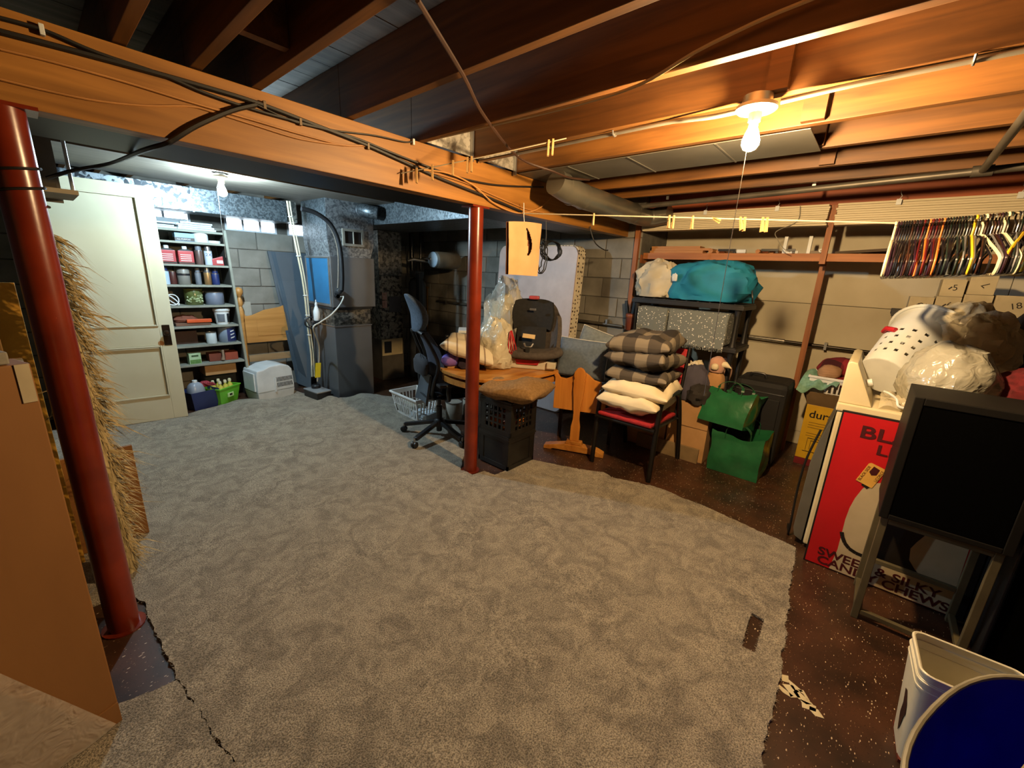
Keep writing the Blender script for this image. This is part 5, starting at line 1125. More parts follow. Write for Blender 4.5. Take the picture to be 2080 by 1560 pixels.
def blanket(label, y0, y1, drop, seed):
    t = thing('folded_blanket', label, 'blanket', (3.97, (y0 + y1) / 2, .983))
    mb = MB(); w = (y1 - y0) / 2
    def f(u, v):
        x, z = rr_path[int(round(v * (len(rr_path) - 1)))]
        y = -w + 2 * w * u; k = noise.noise(Vector((x * 7 + seed, y * 7, z * 7)))
        return (x + .012 * k, y + .01 * k, max(.001, z + .010 * k))
    rr_path = [(.22, .001), (.24, .05), (.24, .2), (.2, .265), (.0, .275), (-.11, .27), (-.15, .25), (-.168, .2), (-.172, .1), (-.172, .02), (-.15, .003), (.0, .001), (.22, .001)]
    mb.grid(f, 14, 12); sd = len(mb.v)
    for u in (0, 1): mb.f.append(tuple((j * 15 + (14 if u else 0)) for j in (range(12) if u else reversed(range(12)))))
    part('folds', mb, blanket_m, t, local=True, smooth=True)
    part('front_drape', MB().grid(lambda u, v: (-.185 - .006 * noise.noise(Vector((u * 6, v * 5, seed))) , -w * .99 + 2 * w * .99 * u, .27 - (.27 + drop) * v), 14, 8), blanket_m, t, local=True, smooth=True, solid=.006)
    fr = MB()
    for k in range(int(2 * w / .012)):
        y = -w + .006 + .012 * k; fr.tube([(-.186, y, -drop + .003), (-.188, y + random.uniform(-.004, .004), -drop - random.uniform(.018, .03))], .0028, 4)
    e = part('fringe', fr, blanket_m, t, local=True); e['kind'] = 'stuff'
blanket('grey dotted blanket folded at the right of the black rack', .925, 1.42, .03, 1.)
blanket('grey dotted blanket folded at the left of the black rack', 1.44, 1.72, .0, 5.)
single('fallen_blanket', place(blob(.10, .13, .38, n=12, amp=.15, seed=61), (4.37, .86, .001 + .55)) if False else place(blob(.09, .10, .34, n=12, amp=.15, seed=61, pw=3), (4.21, .985, .981)), blanket_m, 'end of a grey dotted blanket slumped against the rack post', 'blanket', smooth=True)
# ------------------------------------------------------------------ right side: shelf, recess contents, appliance, sign, speaker, pails
stud_m = wood('stud_wood', 'a5673a', '7d4722', 2, grain=22, rough=.6)
ledg_m = wood('ledger_wood', 'b87642', '8a5228', 1, grain=22, rough=.6)
t = thing('wooden_shelf', 'long wooden shelf between studs piled with boards and clamps', 'shelf', (4.3, .5, 1.70))
part('front_rail', MB().box(4.20, 4.238, -1.6, 1.925, 1.702, 1.762), ledg_m, t, bevel=.002)
part('deck_board', MB().box(4.2385, 4.45, -1.6, 1.925, 1.742, 1.762), ledg_m, t, bevel=.002)
part('deck_board', MB().box(4.4525, 4.70, -1.6, 1.925, 1.742, 1.762), ledg_m, t, bevel=.002)
for y in (.415, -1.45): part('upright', MB().box(4.158, 4.198, y - .02, y + .02, 1.68, 2.115), stud_m, t, bevel=.002)
for y in (.43, -1.45): part('post', MB().box(4.43, 4.468, y - .022, y + .022, .001, 1.7415), stud_m, t, bevel=.002)
part('corner_post', MB().box(4.10, 4.145, 1.945, 1.99, .001, 2.165), stud_m, t, bevel=.002)
part('shelf_cleat', MB().box(4.146, 4.70, 1.9255, 1.929, 1.66, 1.7415), stud_m, t)
# boards and bits lying on the shelf
off = wood('offcut_wood', 'c08a56', '9a6436', 1, grain=24, rough=.65, knots=False)
for i, (y0, y1, z, x, th) in enumerate(((1.36, 1.88, 1.763, 4.25, .024), (1.30, 1.87, 1.788, 4.26, .022), (1.40, 1.88, 1.811, 4.28, .02))):
    single('wood_board', MB().box(x, x + .14, y0, y1, z, z + th), off, ['lowest', 'middle', 'topmost'][i] + ' of three short boards stacked at the left end of the shelf', 'board', group='short boards on the left of the shelf', bevel=.002)
single('wood_plank', MB().hexa([(4.45, 1.05, 1.764), (4.55, 1.05, 1.764), (4.55, 1.85, 1.83), (4.45, 1.85, 1.83), (4.45, 1.05, 1.785), (4.55, 1.05, 1.785), (4.55, 1.85, 1.85), (4.45, 1.85, 1.85)]), mat('grey_plank', '5a4c3c', '48392b', rough=.8), 'long dark plank sloping behind the short boards on the shelf', 'plank')
for i, (y, x, r) in enumerate(((1.285, 4.23, .021), (1.225, 4.235, .015), (.90, 4.25, .018), (.80, 4.29, .020))):
    single('wooden_dowel', MB().tube([(x, y, 1.7635 + r), (x + .35, y - .03, 1.7635 + r)], r, 14), off, ['thick pale round dowel end beside the board stack on the shelf', 'thinner pale dowel end next to the thick dowel', 'reddish round dowel end in the middle of the shelf', 'second reddish dowel further along the shelf'][i], 'dowel', group='dowels on the wooden shelf', smooth=True)
for i, y in enumerate((.70, .53)):
    t = thing('shelf_bracket', ['left white metal bracket standing up on the wooden shelf', 'right white metal bracket standing up on the wooden shelf'][i], 'bracket', (4.24, y, 1.763))
    part('upright_leg', MB().box(-.012, .012, -.013, .013, .0, .135), white_p, t, local=True, bevel=.003)
    part('flat_leg', MB().box(-.008, .008, -.11 + .01, -.0135, .0, .022), white_p if i == 0 else mat('grey_wood', '8a7a64', rough=.7), t, local=True, bevel=.002)
single('white_tube', MB().box(4.21, 4.24, .985, 1.06, 1.763, 1.795), white_p, 'short white tube lying on the shelf rail left of the pull string', 'tube', bevel=.006)
for i, (y0, y1) in enumerate(((1.07, 1.22), (.74, .87), (.62, .68))):
    t = thing('clamp', ['black clamp lying left of the white tube on the shelf', 'black clamp lying between the dowels and the white bracket', 'small black clamp between the two white brackets'][i], 'clamp', (4.25, (y0 + y1) / 2, 1.763))
    part('bar', MB().box(4.225, 4.24, y0, y1, 1.78, 1.80), blk_p, t, bevel=.002)
    part('jaw', MB().box(4.22, 4.25, y0, y0 + .02, 1.764, 1.7795), blk_p, t, bevel=.002)
    part('handle', MB().lathe([(.0, 0), (.013, .003), (.015, .02), (.011, .05), (0, .052)], (4.26, y1 - .055, 1.782), 10, axis='y'), mat('rust_handle', '8a4a28', rough=.5), t, smooth=True)
single('ring', MB().lathe([(.006, 0), (.014, 0), (.014, .006), (.006, .006), (.006, 0)], (4.21, .445, 1.785), 14, axis='x'), white_p, 'small white ring on the shelf rail beside the stud', 'ring', smooth=True)
for i, (y0, y1, z0) in enumerate(((-.30, .36, 1.764), (-.5, .2, 1.83))):
    single('wood_plank', MB().hexa([(4.3, y1, z0), (4.4, y1, z0), (4.4, y0, z0 + .05 * (1 - i)), (4.3, y0, z0 + .05 * (1 - i)), (4.3, y1, z0 + .02), (4.4, y1, z0 + .02), (4.4, y0, z0 + .07 * (1 - i) + .02 * i), (4.3, y0, z0 + .07 * (1 - i) + .02 * i)]) if i == 0 else MB().box(4.42, 4.6, y0, y1, 1.764, 1.80), MATS['grey_plank'], ['worn plank sloping on the shelf right of the stud', 'flat dark plank at the back of the shelf right of the stud'][i], 'plank')
# bundles of long slats above the shelf
slat_m = mat('ivory_slat', 'cfc3a6', 'b9ad8e', rough=.55, scale=3, stretch=(1, .1, 1))
for i, (y0, y1, lb) in enumerate(((.425, 1.915, 'long bundle of ivory slats under the joists above the left of the shelf'), (-1.5, .398, 'second bundle of ivory slats under the joists above the hangers'))):
    t = thing('slat_bundle', lb, 'slats', (4.08, (y0 + y1) / 2, 1.95))
    for k in range(10):
        z = 1.955 + .0155 * k; dx = random.uniform(-.004, .004); dy = random.uniform(-.006, .006)
        part('slat', MB().box(4.05 + dx + .002 * k, 4.145 + dx, y0 + dy + .01, y1 + dy - .01, z + .0004, z + .0150), slat_m, t, bevel=.003)
    for y in ((y0 + .35, y0 + .9) if i == 0 else (y0 + 1.0, y0 + 1.55)):
        part('clip', MB().box(4.040, 4.0435, y - .014, y + .014, 2.075, 2.112).tube([(4.041, y, 2.112), (4.045, y - .01, 2.13), (4.05, y, 2.15), (4.06, y, 2.168)], .002, 5), white_p, t, smooth=True)
cp = [(4.030, 0.747, 1.919), (4.030, 0.725, 1.855), (4.030, 0.672, 1.787), (4.030, 0.623, 1.761)]
single('cord', MB().tube(smooth_path([(4.03, .62, 2.10), (4.03, .62, 1.99)] + cp), .003, 6), mat('grey_cord', '8a8578', rough=.6), 'thin grey cord dangling from the slat bundle to the shelf', 'cord', smooth=True)
# water pipe on the walls
pip_m = mat('dull_steel_pipe', '6a645a', '544e45', rough=.45, metal=.5)
t = thing('wall_pipe', 'dull steel pipe running along the block wall behind the car seat', 'pipe', (4.1, 3.6, 1.03))
part('pipe', MB().tube([(4.10, 5.1, 1.045), (4.10, 2.01, 1.005)], .016, 10), pip_m, t, smooth=True)
for y in (4.9, 3.4, 2.2): part('pipe_strap', MB().box(4.08, 4.137, y - .01, y + .01, 1.01, 1.06), steel_m, t)
t = thing('wall_pipe', 'dark pipe running along the cream panels behind the wooden post', 'pipe', (4.7, .2, .98))
part('pipe', MB().tube([(4.70, 1.90, 1.0), (4.70, -1.6, .965)], .015, 10), mat('dark_pipe', '3a332b', '2c2620', rough=.35, metal=.5), t, smooth=True)
part('insulation', MB().tube([(4.70, .95, .995), (4.70, .62, .99)], .02, 10), mat('foil_tape', 'c9c4b8', 'a09a8e', rough=.25, metal=.7, scale=30), t, smooth=True)
for y in (.3, -.6): part('pipe_strap', MB().box(4.68, 4.757, y - .01, y + .01, .955, 1.02), steel_m, t)
# tools leaning by the corner post
t = thing('red_toolbag', 'reddish bucket of dark tools hung by the corner post', 'bucket', (4.02, 1.88, .99))
part('bucket', MB().lathe([(.05, .0), (.062, .17)], n=18, cap0=True), mat('rust_red', '7a3a26', '5e2a1a', rough=.6), t, local=True, smooth=True, solid=.004)
part('band', MB().lathe([(.063, .13), (.066, .14), (.066, .155), (.063, .16)], n=18), mat('rust_handle', '8a4a28'), t, local=True, smooth=True)
for i, (dx, dy, a, L_) in enumerate(((.0, .03, .25, .22), (.01, -.02, .1, .2), (-.02, .0, -.08, .24), (.02, .01, .4, .2))):
    part('tool_handle', MB().bar((dx, dy, .01), (dx, dy + L_ * math.sin(a), .08 + L_ * math.cos(a)), .018, .03), blk_p, t, local=True, bevel=.004)
part('hook', MB().box(.05, .079, .04, .065, .15, .17), blk_p, t, local=True)
t = thing('plant_stand', 'dark stand carrying the reddish tool bucket by the corner post', 'stand', (4.02, 1.88, 0))
part('top', MB().lathe([(0, .97), (.07, .97), (.07, .989), (0, .989)], n=16), blk_p, t, local=True, smooth=True)
for a in range(3): part('leg', MB().tube([(.05 * math.cos(a * 2.1), .05 * math.sin(a * 2.1), .969), (.07 * math.cos(a * 2.1), .07 * math.sin(a * 2.1), .001)], .009, 8), blk_p, t, local=True, smooth=True)
# soft toys and bags heaped on the rack's lowest deck and the floor in front
single('purple_bag', place(blob(.18, .22, .30, n=16, amp=.15, seed=71, fold=.06), (3.66, 1.07, .502), (0, 0, .3)), mat('slate_purple', '4a4654', '3c3945', rough=.85), 'slate purple bag slumped on the tan box behind the red chair', 'bag', smooth=True)
single('dark_fabric', place(blob(.24, .2, .16, n=14, amp=.3, seed=72, fold=.12), (3.62, .99, .502)), mat('dark_grey_fabric', '2c2724', '221e1b', rough=.9), 'dark crumpled cloth on the tan box beneath the purple bag', 'fabric', smooth=True)
t = thing('plush_toy', 'pink and cream plush toy sitting by the rack post', 'plush', (3.74, .93, .56))
skin = mat('pink_plush', 'c99c86', 'b78a74', rough=.95)
part('body', place(blob(.15, .16, .22, n=14, amp=.1, seed=81), (0, 0, 0)), mat('tan_plush', 'b58a5a', 'a0764a', rough=.95), t, local=True, smooth=True)
part('head', place(blob(.13, .13, .13, n=14, amp=.06, seed=82), (-.01, 0, .21)), skin, t, local=True, smooth=True)
part('ear', MB().tube([(-.03, -.03, .28), (-.03, -.07, .285), (-.03, -.115, .262)], [.030, .026, .003], 10), MATS['cream_cotton'], t, local=True, smooth=True)
part('snout', place(blob(.05, .06, .05, n=8, amp=.05, seed=84), (-.075, 0, .24)), MATS['cream_cotton'], t, local=True, smooth=True)
single('toy_pedestal', MB().box(3.66, 3.82, .845, .866, .001, .55), blk_p, 'x', 'box') if False else None
single('black_bag', place(blob(.30, .30, .56, n=16, amp=.12, seed=91, fold=.06), (3.76, .74, .001)), mat('black_nylon', '1b191a', '131112', rough=.6), 'black nylon bag standing under the plush toy behind the green bags', 'bag', smooth=True)
t = thing('plush_toy', 'pale pink cushion shaped plush between the rack posts', 'plush', (4.05, .95, .602))
part('body', blob(.14, .14, .26, n=14, amp=.1, seed=88, pw=2.0), mat('pale_pink_plush', 'd2a790', 'c0957e', rough=.95), t, local=True, smooth=True)
part('olive_foot', place(blob(.13, .12, .09, n=10, amp=.1, seed=89), (-.06, -.02, .0)), mat('olive_cloth', '4a4634', '3a3728', rough=.9), t, local=True, smooth=True)
single('white_cloth', place(blob(.16, .16, .18, n=14, amp=.25, seed=93, fold=.1), (3.93, 1.16, .602)), MATS['cream_cotton'], 'cream cloth lump on the lowest rack deck above the purple bag', 'cloth', smooth=True)
single('maroon_cloth', place(blob(.26, .40, .22, n=14, amp=.2, seed=94), (4.08, 1.22, .602)) if False else place(blob(.2, .36, .28, n=14, amp=.2, seed=94), (4.10, 1.45, .602)), mat('dark_maroon', '3a1614', '2c100f', rough=.9), 'dark maroon cloth at the back of the lowest rack deck', 'cloth', smooth=True)
# black suitcase
suit_m = mat('black_suitcase', '121112', '0c0b0c', rough=.75, bump=.2, bscale=120)
t = thing('suitcase', 'big black soft suitcase standing upright behind the green bags', 'suitcase', (4.05, .60, .0))
part('body', place(MB().box(-.19, .20, -.19, .20, .03, .735), (4.05, .60, .0)), suit_m, t, bevel=.045)
part('top_handle', MB().tube(smooth_path([(4.0, .72, .735), (4.0, .70, .765), (4.0, .62, .77), (4.0, .60, .737)]), .010, 8), blk_p, t, smooth=True)
part('front_pocket', MB().box(3.845, 3.8595, .45, .76, .12, .60), suit_m, t, bevel=.02)
part('zipper', MB().box(3.855, 3.8588, .43, .78, .64, .646), steel_m, t)
for dx in (-.15, .16):
    for dy in (-.15, .16): part('wheel', MB().lathe([(0, -.012), (.022, -.012), (.022, .012), (0, .012)], (4.05 + dx, .60 + dy, .0235), 14, axis='y'), blk_p, t, smooth=True)
# green shopping bags
gr_m = mat('green_bag_plastic', '276a42', '1f5836', rough=.24, scale=7, bump=.35, bscale=14, bdist=.01)
grd_m = mat('green_bag_side', '1f5636', '18482c', rough=.3, scale=7, bump=.3, bscale=14)
def tote(label, c, rz, w, d, h, lean, seed, tilt=0.):
    t = thing('shopping_bag', label, 'bag', c, rz, 'glossy green shopping bags')
    mb = MB(); n = 10
    def side(u, k):   # u round the bag 0..4, k height
        i = int(u) % 4; f = u - int(u); cs = [(-w, -d), (w, -d), (w, d), (-w, d)]; a = Vector(cs[i]); b = Vector(cs[(i + 1) % 4]); p = a.lerp(b, f)
        bul = 1 + .10 * math.sin(PI * min(1, k * 1.3)) * math.sin(PI * f)
        q = Vector((p.x * bul + lean[0] * k * k, p.y * bul + lean[1] * k * k, h * k))
        nn = noise.noise(Vector((q.x * 8 + seed, q.y * 8, q.z * 6))); q += Vector((p.x, p.y, 0)).normalized() * .022 * nn * min(1, k * 4)
        if k > .75: q.z -= .03 * math.sin(PI * f) * (k - .75) / .25 + .03 * abs(nn) * (k - .75) * 4
        return q
    mb.grid(lambda u, v: side(u * 4 * .99999, v), 40, 16, closeu=True)
    mb.xf(lambda p: Matrix.Rotation(tilt, 3, 'Y') @ p); lo = min(v[2] for v in mb.v); mb.xf(lambda p: p - Vector((0, 0, lo)))
    part('body', mb, gr_m, t, local=True, smooth=True, solid=.003)
    Rm = Matrix.Rotation(tilt, 3, 'Y')
    bt = MB().box(-w + .004, w - .004, -d + .004, d - .004, .006, .010); bt.xf(lambda p: Rm @ p - Vector((0, 0, lo))); part('base_panel', bt, grd_m, t, local=True)
    for s in (-1, 1):
        hp = smooth_path([(s * w * .96 + lean[0] * .7, -.09, h * .84), (s * w * .98 + lean[0], -.08, h * 1.08), (s * w * .8 + lean[0], .0, h * 1.18), (s * w * .98 + lean[0], .08, h * 1.08), (s * w * .96 + lean[0] * .7, .09, h * .84)])
        hm = MB()
        for a, b in zip(hp[:-1], hp[1:]): hm.bar(a, b, .022, .004)
        hm.xf(lambda p: Rm @ p - Vector((0, 0, lo))); part('handle', hm, grd_m, t, local=True)
    return t
tote('lower glossy green shopping bag bulging on the floor', (3.66, .63, .001), .0, .165, .185, .36, (.0, .0), 1.)
tote('upper glossy green shopping bag toppled on top of the other', (3.60, .76, .345), -.12, .14, .175, .30, (.06, -.02), 4., .22)
# yellow carton with basket on top
t = thing('heater_box', 'open yellow carton printed dura beside the white appliance', 'box', (4.38, .14, .001), .02)
yb = mat('yellow_carton', 'd3a71e', 'c69a15', rough=.5); w_, d_, h_ = .17, .16, .54
part('body', MB().box(-w_, w_, -d_, d_, .06, h_), yb, t, local=True, bevel=.003)
part('red_band', MB().box(-w_ - .0005, w_ + .0005, -d_ - .0005, d_ + .0005, .0, .0595), mat('maroon_band', '7c1f26', '6a181e', rough=.5), t, local=True)
def face(u, v): return (-w_ - .0015, d_ - u, v)
part('lettering', text_mb('dura', .092, lambda u, v: face(.03 + u, .43 + v), .0012), blk_p, t, local=True, fix=False)
for k in range(5): part('print_line', MB().hexa([(-w_ - .0012, d_ - .04 - (0 if k < 3 else .02), .385 - .022 * k - (.03 if k > 2 else 0)), (-w_ - .0004, d_ - .04, .385 - .022 * k - (.03 if k > 2 else 0)), (-w_ - .0004, .0, .385 - .022 * k - (.03 if k > 2 else 0)), (-w_ - .0012, .0, .385 - .022 * k - (.03 if k > 2 else 0)), (-w_ - .0012, d_ - .04, .389 - .022 * k - (.03 if k > 2 else 0)), (-w_ - .0004, d_ - .04, .389 - .022 * k - (.03 if k > 2 else 0)), (-w_ - .0004, .0, .389 - .022 * k - (.03 if k > 2 else 0)), (-w_ - .0012, .0, .389 - .022 * k - (.03 if k > 2 else 0))]), mat('brown_print', '6a4a10', rough=.5), t, local=True)
dr = MB()
for a, b in (((.06, .14), (.06, .25)), ((.06, .25), (.19, .25)), ((.19, .25), (.19, .14)), ((.04, .13), (.21, .13)), ((.085, .15), (.085, .23)), ((.085, .23), (.165, .23)), ((.165, .23), (.165, .15))):
    dr.bar(face(*a), face(*b), .002, .010, up=(1, 0, 0))
part('drawing', dr, blk_p, t, local=True)
fl = MB().hexa([(-w_ - .001, -d_, h_ + .001), (-w_ - .001, d_, h_ + .001), (-w_ + .003, d_, h_ + .001), (-w_ + .003, -d_, h_ + .001), (-w_ - .05, -d_ - .01, h_ + .12), (-w_ - .05, d_ + .03, h_ + .12), (-w_ - .046, d_ + .03, h_ + .12), (-w_ - .046, -d_ - .01, h_ + .12)])
part('flap', fl, mat('brown_card_inside', '7d6647', '6a5539', rough=.85), t, local=True)
part('flap', MB().hexa([(-w_ + .004, d_ - .003, h_ + .001), (w_, d_ - .003, h_ + .001), (w_, d_ + .001, h_ + .001), (-w_ + .004, d_ + .001, h_ + .001), (-w_ + .004, d_ + .06, h_ + .13), (w_, d_ + .06, h_ + .13), (w_, d_ + .064, h_ + .13), (-w_ + .004, d_ + .064, h_ + .13)]), MATS['brown_card_inside'], t, local=True)
lb2 = laundry_basket('white laundry basket on the yellow carton with red cushions in it', (4.36, .12, .545), 1.57, .165, .14, .20, .17, .24, 10, 6)
rp_m = plaid('red_check', '3d0f12', '6a161b', '8e2428', 4.2, .4)
pillow('dark red checked cushion standing up in the white basket by the post', (4.36, .09, .79), .40, .26, .14, (0.05, .1, 1.57), rp_m, 15, 'red cushions in the basket', .06)
pillow('dark red checked cushion lying lowest in the white basket by the post', (4.33, .12, .70), .34, .28, .09, (0, 0, 1.5), rp_m, 18, 'red cushions in the basket', .06)
single('tan_pillow_end', place(blob(.10, .16, .10, n=12, amp=.12, seed=101), (4.22, .20, .79), (0, 0, .2)), mat('tan_rose', 'b48a66', 'a07a58', rough=.9, scale=14, stretch=(1, 1, 5)), 'tan bunched fabric end poking from the red cushions', 'fabric', smooth=True)
mt_ = mat('mint_towel', '86b09c', '6f9a86', rough=1., scale=40, bump=.3)
tm = MB().grid(lambda u, v: (4.33 - .20 * v - .02 * math.sin(6 * u), .34 - .26 * u + .05 * v, .815 - .17 * v ** 2 * (1 - .75 * u) + .018 * math.sin(14 * u + 2 * v) - .03 * u), 24, 12)
single('mint_towel', tm, mt_, 'mint green towel draped over the corner of the white basket', 'towel', smooth=True, solid=.006)
# white appliance
en_m = mat('almond_enamel', 'd9cca8', 'cfc19b', rough=.35)
t = thing('clothes_dryer', 'white clothes dryer seen side on with its control console at the back', 'dryer', (3.1, -.25, 0))
part('cabinet', MB().box(2.78, 3.44, -.60, .06, .03, .86), en_m, t, bevel=.01)
part('top', MB().box(2.772, 3.448, -.608, .068, .8605, .905), en_m, t, bevel=.008)
for x in (2.84, 3.38):
    for y in (-.54, .0): part('foot', MB().lathe([(0, .001), (.025, .001), (.02, .0295), (0, .0295)], (x, y, 0), 12), blk_p, t, smooth=True)
part('console', MB().prism([(.066, .9055), (-.075, .9055), (.012, 1.095), (.025, 1.125), (.052, 1.13), (.066, 1.12)], lambda u, v: (2.785, u, v), lambda u, v: (3.435, u, v)), en_m, t, bevel=.006)
part('back_cover', MB().prism([(.0685, .03), (.11, .05), (.122, .10), (.120, .52), (.105, .66), (.082, .77), (.0685, .81)], lambda u, v: (2.80, u, v), lambda u, v: (3.42, u, v)), mat('galvanised_back', '8c8b84', '77766f', rough=.35, metal=.7, scale=3), t, bevel=.004)
kb = MB().tube([(2.95, -.03, 1.00), (2.95, -.055, 1.01)], .022, 14).tube([(3.15, -.03, 1.00), (3.15, -.055, 1.01)], .022, 14)
part('knob', kb, white_p, t, smooth=True)
part('power_cord', MB().tube(smooth_path([(2.90, .112, .70), (2.90, .145, .5), (2.88, .15, .3), (2.86, .14, .02), (3.0, .16, .008)]), .006, 8), blk_p, t, smooth=True)
# things on the dryer
single('plastic_sheeting', MB().grid(lambda u, v: (2.80 + .30 * v, -.10 - .46 * u, .907 + .05 * abs(noise.noise(Vector((u * 6, v * 5, 1)))) + .03 * math.sin(PI * v) + .015 * abs(math.sin(11 * u + 5 * v))), 36, 20), bagmat('clear_sheeting', 'cfc6ae', .5), 'crumpled clear plastic sheet lying on top of the dryer', 'plastic', smooth=True)
single('white_hanger_wire', MB().tube(smooth_path([(2.85, -.105, .99), (2.83, -.13, .985), (2.82, -.16, .965), (2.80, -.175, .935), (2.80, -.23, .93)]), .006, 8), white_p, 'white bent wire lying over the plastic sheet on the dryer', 'wire', smooth=True)
t = thing('laundry_hamper', 'white perforated plastic hamper tipped over on the dryer', 'hamper', (3.22, -.16, .92))
A_ = Vector((3.08, -.085, 1.035)); B_ = Vector((3.47, -.24, 1.27)); ax = (B_ - A_).normalized()
e1 = ax.cross(Vector((0, 0, 1))).normalized(); e2 = e1.cross(ax)
def hp_(a, k, extra=0.):
    r = .115 + .055 * k + extra; return A_ + (B_ - A_) * k + e1 * r * math.cos(a) + e2 * r * math.sin(a)
NU, NV = 48, 24; hm = MB(); hm.grid(lambda u, v: hp_(2 * PI * u, v), NU, NV, closeu=True)
hm.f = [f for f in hm.f if not ((f[0] % NU) % 3 == 1 and (f[0] // NU) % 3 == 1 and 2 < f[0] // NU < 15)]
part('wall', hm, white_p, t, smooth=True, solid=.004)
part('bottom', MB().add([hp_(2 * PI * k / 32, 0, -.003) + ax * .003 for k in range(32)], [tuple(range(32))]), white_p, t, solid=.004)
part('rim', MB().tube([hp_(2 * PI * k / 40, 1, .008) for k in range(41)], .010, 8, cap=False), white_p, t, smooth=True)
part('red_handle', MB().tube([hp_(1.9, .52, .008), hp_(2.2, .56, .022), hp_(2.5, .62, .008)], .014, 8), MATS['red_ribbon'], t, smooth=True)
lo = min((origin_of(t) @ Vector(v.co)).z for v in t.children[0].data.vertices)
single('big_white_bag', place(blob(.40, .40, .36, n=24, amp=.2, seed=111, fold=.08, fsc=5), (3.44, -.40, 1.05), (0, 0, .3)), bagmat('white_poly', 'd8cdb0', .97), 'big crumpled white plastic bag heaped at the top of the pile on the dryer', 'bag', smooth=True)
single('grey_plastic_bag', place(blob(.36, .34, .33, n=22, amp=.12, seed=121, fold=.06, fsc=5), (2.98, -.33, .907), (0, 0, .2)), bagmat('grey_poly', 'a8a596', .9), 'smooth grey plastic bag bulging on the dryer behind the speaker', 'bag', smooth=True)
single('hamper_support', place(blob(.30, .34, .20, n=14, amp=.15, seed=122), (3.33, -.30, .907)), MATS['cream_cotton'], 'cream laundry heap under the big white bag', 'laundry', smooth=True)
single('maroon_sweater', place(blob(.26, .20, .24, n=16, amp=.2, seed=131, fold=.08), (3.03, -.58, .907)), mat('maroon_knit', '6a1a20', '521318', rough=.95, scale=40), 'maroon sweater heaped right of the grey plastic bag', 'clothes', smooth=True)
single('navy_bag', place(blob(.40, .44, .62, n=16, amp=.15, seed=132), (3.42, -.72, .86)) if False else place(blob(.46, .34, .95, n=16, amp=.12, seed=132), (3.80, -.72, .47)), mat('navy_nylon', '1a2238', '131a2c', rough=.7), 'dark navy bag standing behind the dryer at the right edge', 'bag', smooth=True)
single('side_table', MB().box(3.55, 4.02, -1.0, -.5, .001, .469), blk_p, 'low dark table under the navy bag behind the dryer', 'table', bevel=.005)
single('foil_wrap', place(blob(.22, .2, .16, n=18, amp=.35, sc=5, seed=141, fold=.12), (3.30, -.66 - .06, .907)), mat('crumpled_foil', 'b8b0a0', '968e7e', rough=.2, metal=.9), 'crumpled silver foil bundle at the right end of the dryer', 'foil', smooth=True) if False else None
# second black rack with numbered boxes
t = thing('storage_rack', 'black plastic rack behind the dryer carrying numbered white boxes', 'rack', (4.3, -.6, 0))
for z in (1.33, .92, .5):
    part('deck', MB().box(4.12, 4.50, -1.3, -.08, z + .012, z + .035), rack_m, t, bevel=.004)
    part('deck_rim', MB().box(4.095, 4.1195, -1.31, -.07, z - .005, z + .04).box(4.5005, 4.52, -1.31, -.07, z - .005, z + .04), rack_m, t, bevel=.004)
for x in (4.14, 4.48):
    for y in (-.105, -1.27):
        for z0, z1 in ((.001, .511), (.5355, .931), (.9555, 1.341)): part('post', MB().lathe([(.026, z0), (.02, z0 + .05), (.02, z1 - .05), (.026, z1)], (x, y, 0), 12, cap0=True, cap1=True), rack_m, t, smooth=True)
for i, (y, z, hh, mm) in enumerate(((-.3, .9556, .10, card2_m), (-.34, 1.0562, .07, MATS['dark_grey_fabric']), (-.3, 1.1268, .06, white_p))):
    single('folded_item', MB().box(4.16, 4.42, y - .14, y + .13, z, z + hh), mm, ['tan flat carton on the middle deck of the right rack', 'dark folded cloth on the tan carton in the right rack', 'pale folded cloth topmost in the right rack'][i], 'box', bevel=.008)
box_w = mat('white_box_card', 'bdb194', 'aca083', rough=.7)
ink = mat('marker_ink', '241d18', '1c1612', rough=.7)
def nbox(txt, y0, y1, z0, z1, rot, label, dash):
    t = thing('numbered_box', label, 'box', (4.22, (y0 + y1) / 2, z0), 0, 'numbered white boxes on the right rack'); w = (y1 - y0) / 2 - .002; h = z1 - z0
    part('body', MB().box(-.09, .12, -w, w, 0, h - .001), box_w, t, local=True, bevel=.003)
    c, s = math.cos(rot), math.sin(rot)
    part('marker_number', text_mb(txt, .055, lambda u, v: (-.0915, -((u - .016) * c - (v - .018) * s) - .012, h * .52 + (u - .016) * s + (v - .018) * c)), ink, t, local=True, fix=False)
    if dash: part('marker_dash', MB().bar((-.0915, w * .35, h * .42), (-.0915, w * .10, h * .56), .008, .001, up=(1, 0, 0)), ink, t, local=True)
    part('tape_glint', MB().box(-.0912, -.0903, w - .022, w - .006, h - .035, h - .006), tape_m, t, local=True)
zb = 1.3652
nbox('2', -.275, -.145, zb, zb + .105, 1.3, 'white numbered box lowest at the left of the right rack', True)
nbox('6', -.405, -.278, zb, zb + .115, .0, 'white box marked 6 under the box marked 5', True)
nbox('5', -.405, -.285, zb + .1155, zb + .23, .1, 'white box marked 5 on top of the box marked 6', True)
nbox('8', -.545, -.408, zb, zb + .135, 1.3, 'white box marked 8 in the bottom row', False)
nbox('7', -.54, -.412, zb + .1355, zb + .26, 2.4, 'white box topmost of the numbered boxes, marked with a bent stroke', False)
nbox('18', -.70, -.55, zb, zb + .14, .3, 'white numbered box at the right end of the row by the white bag', False)
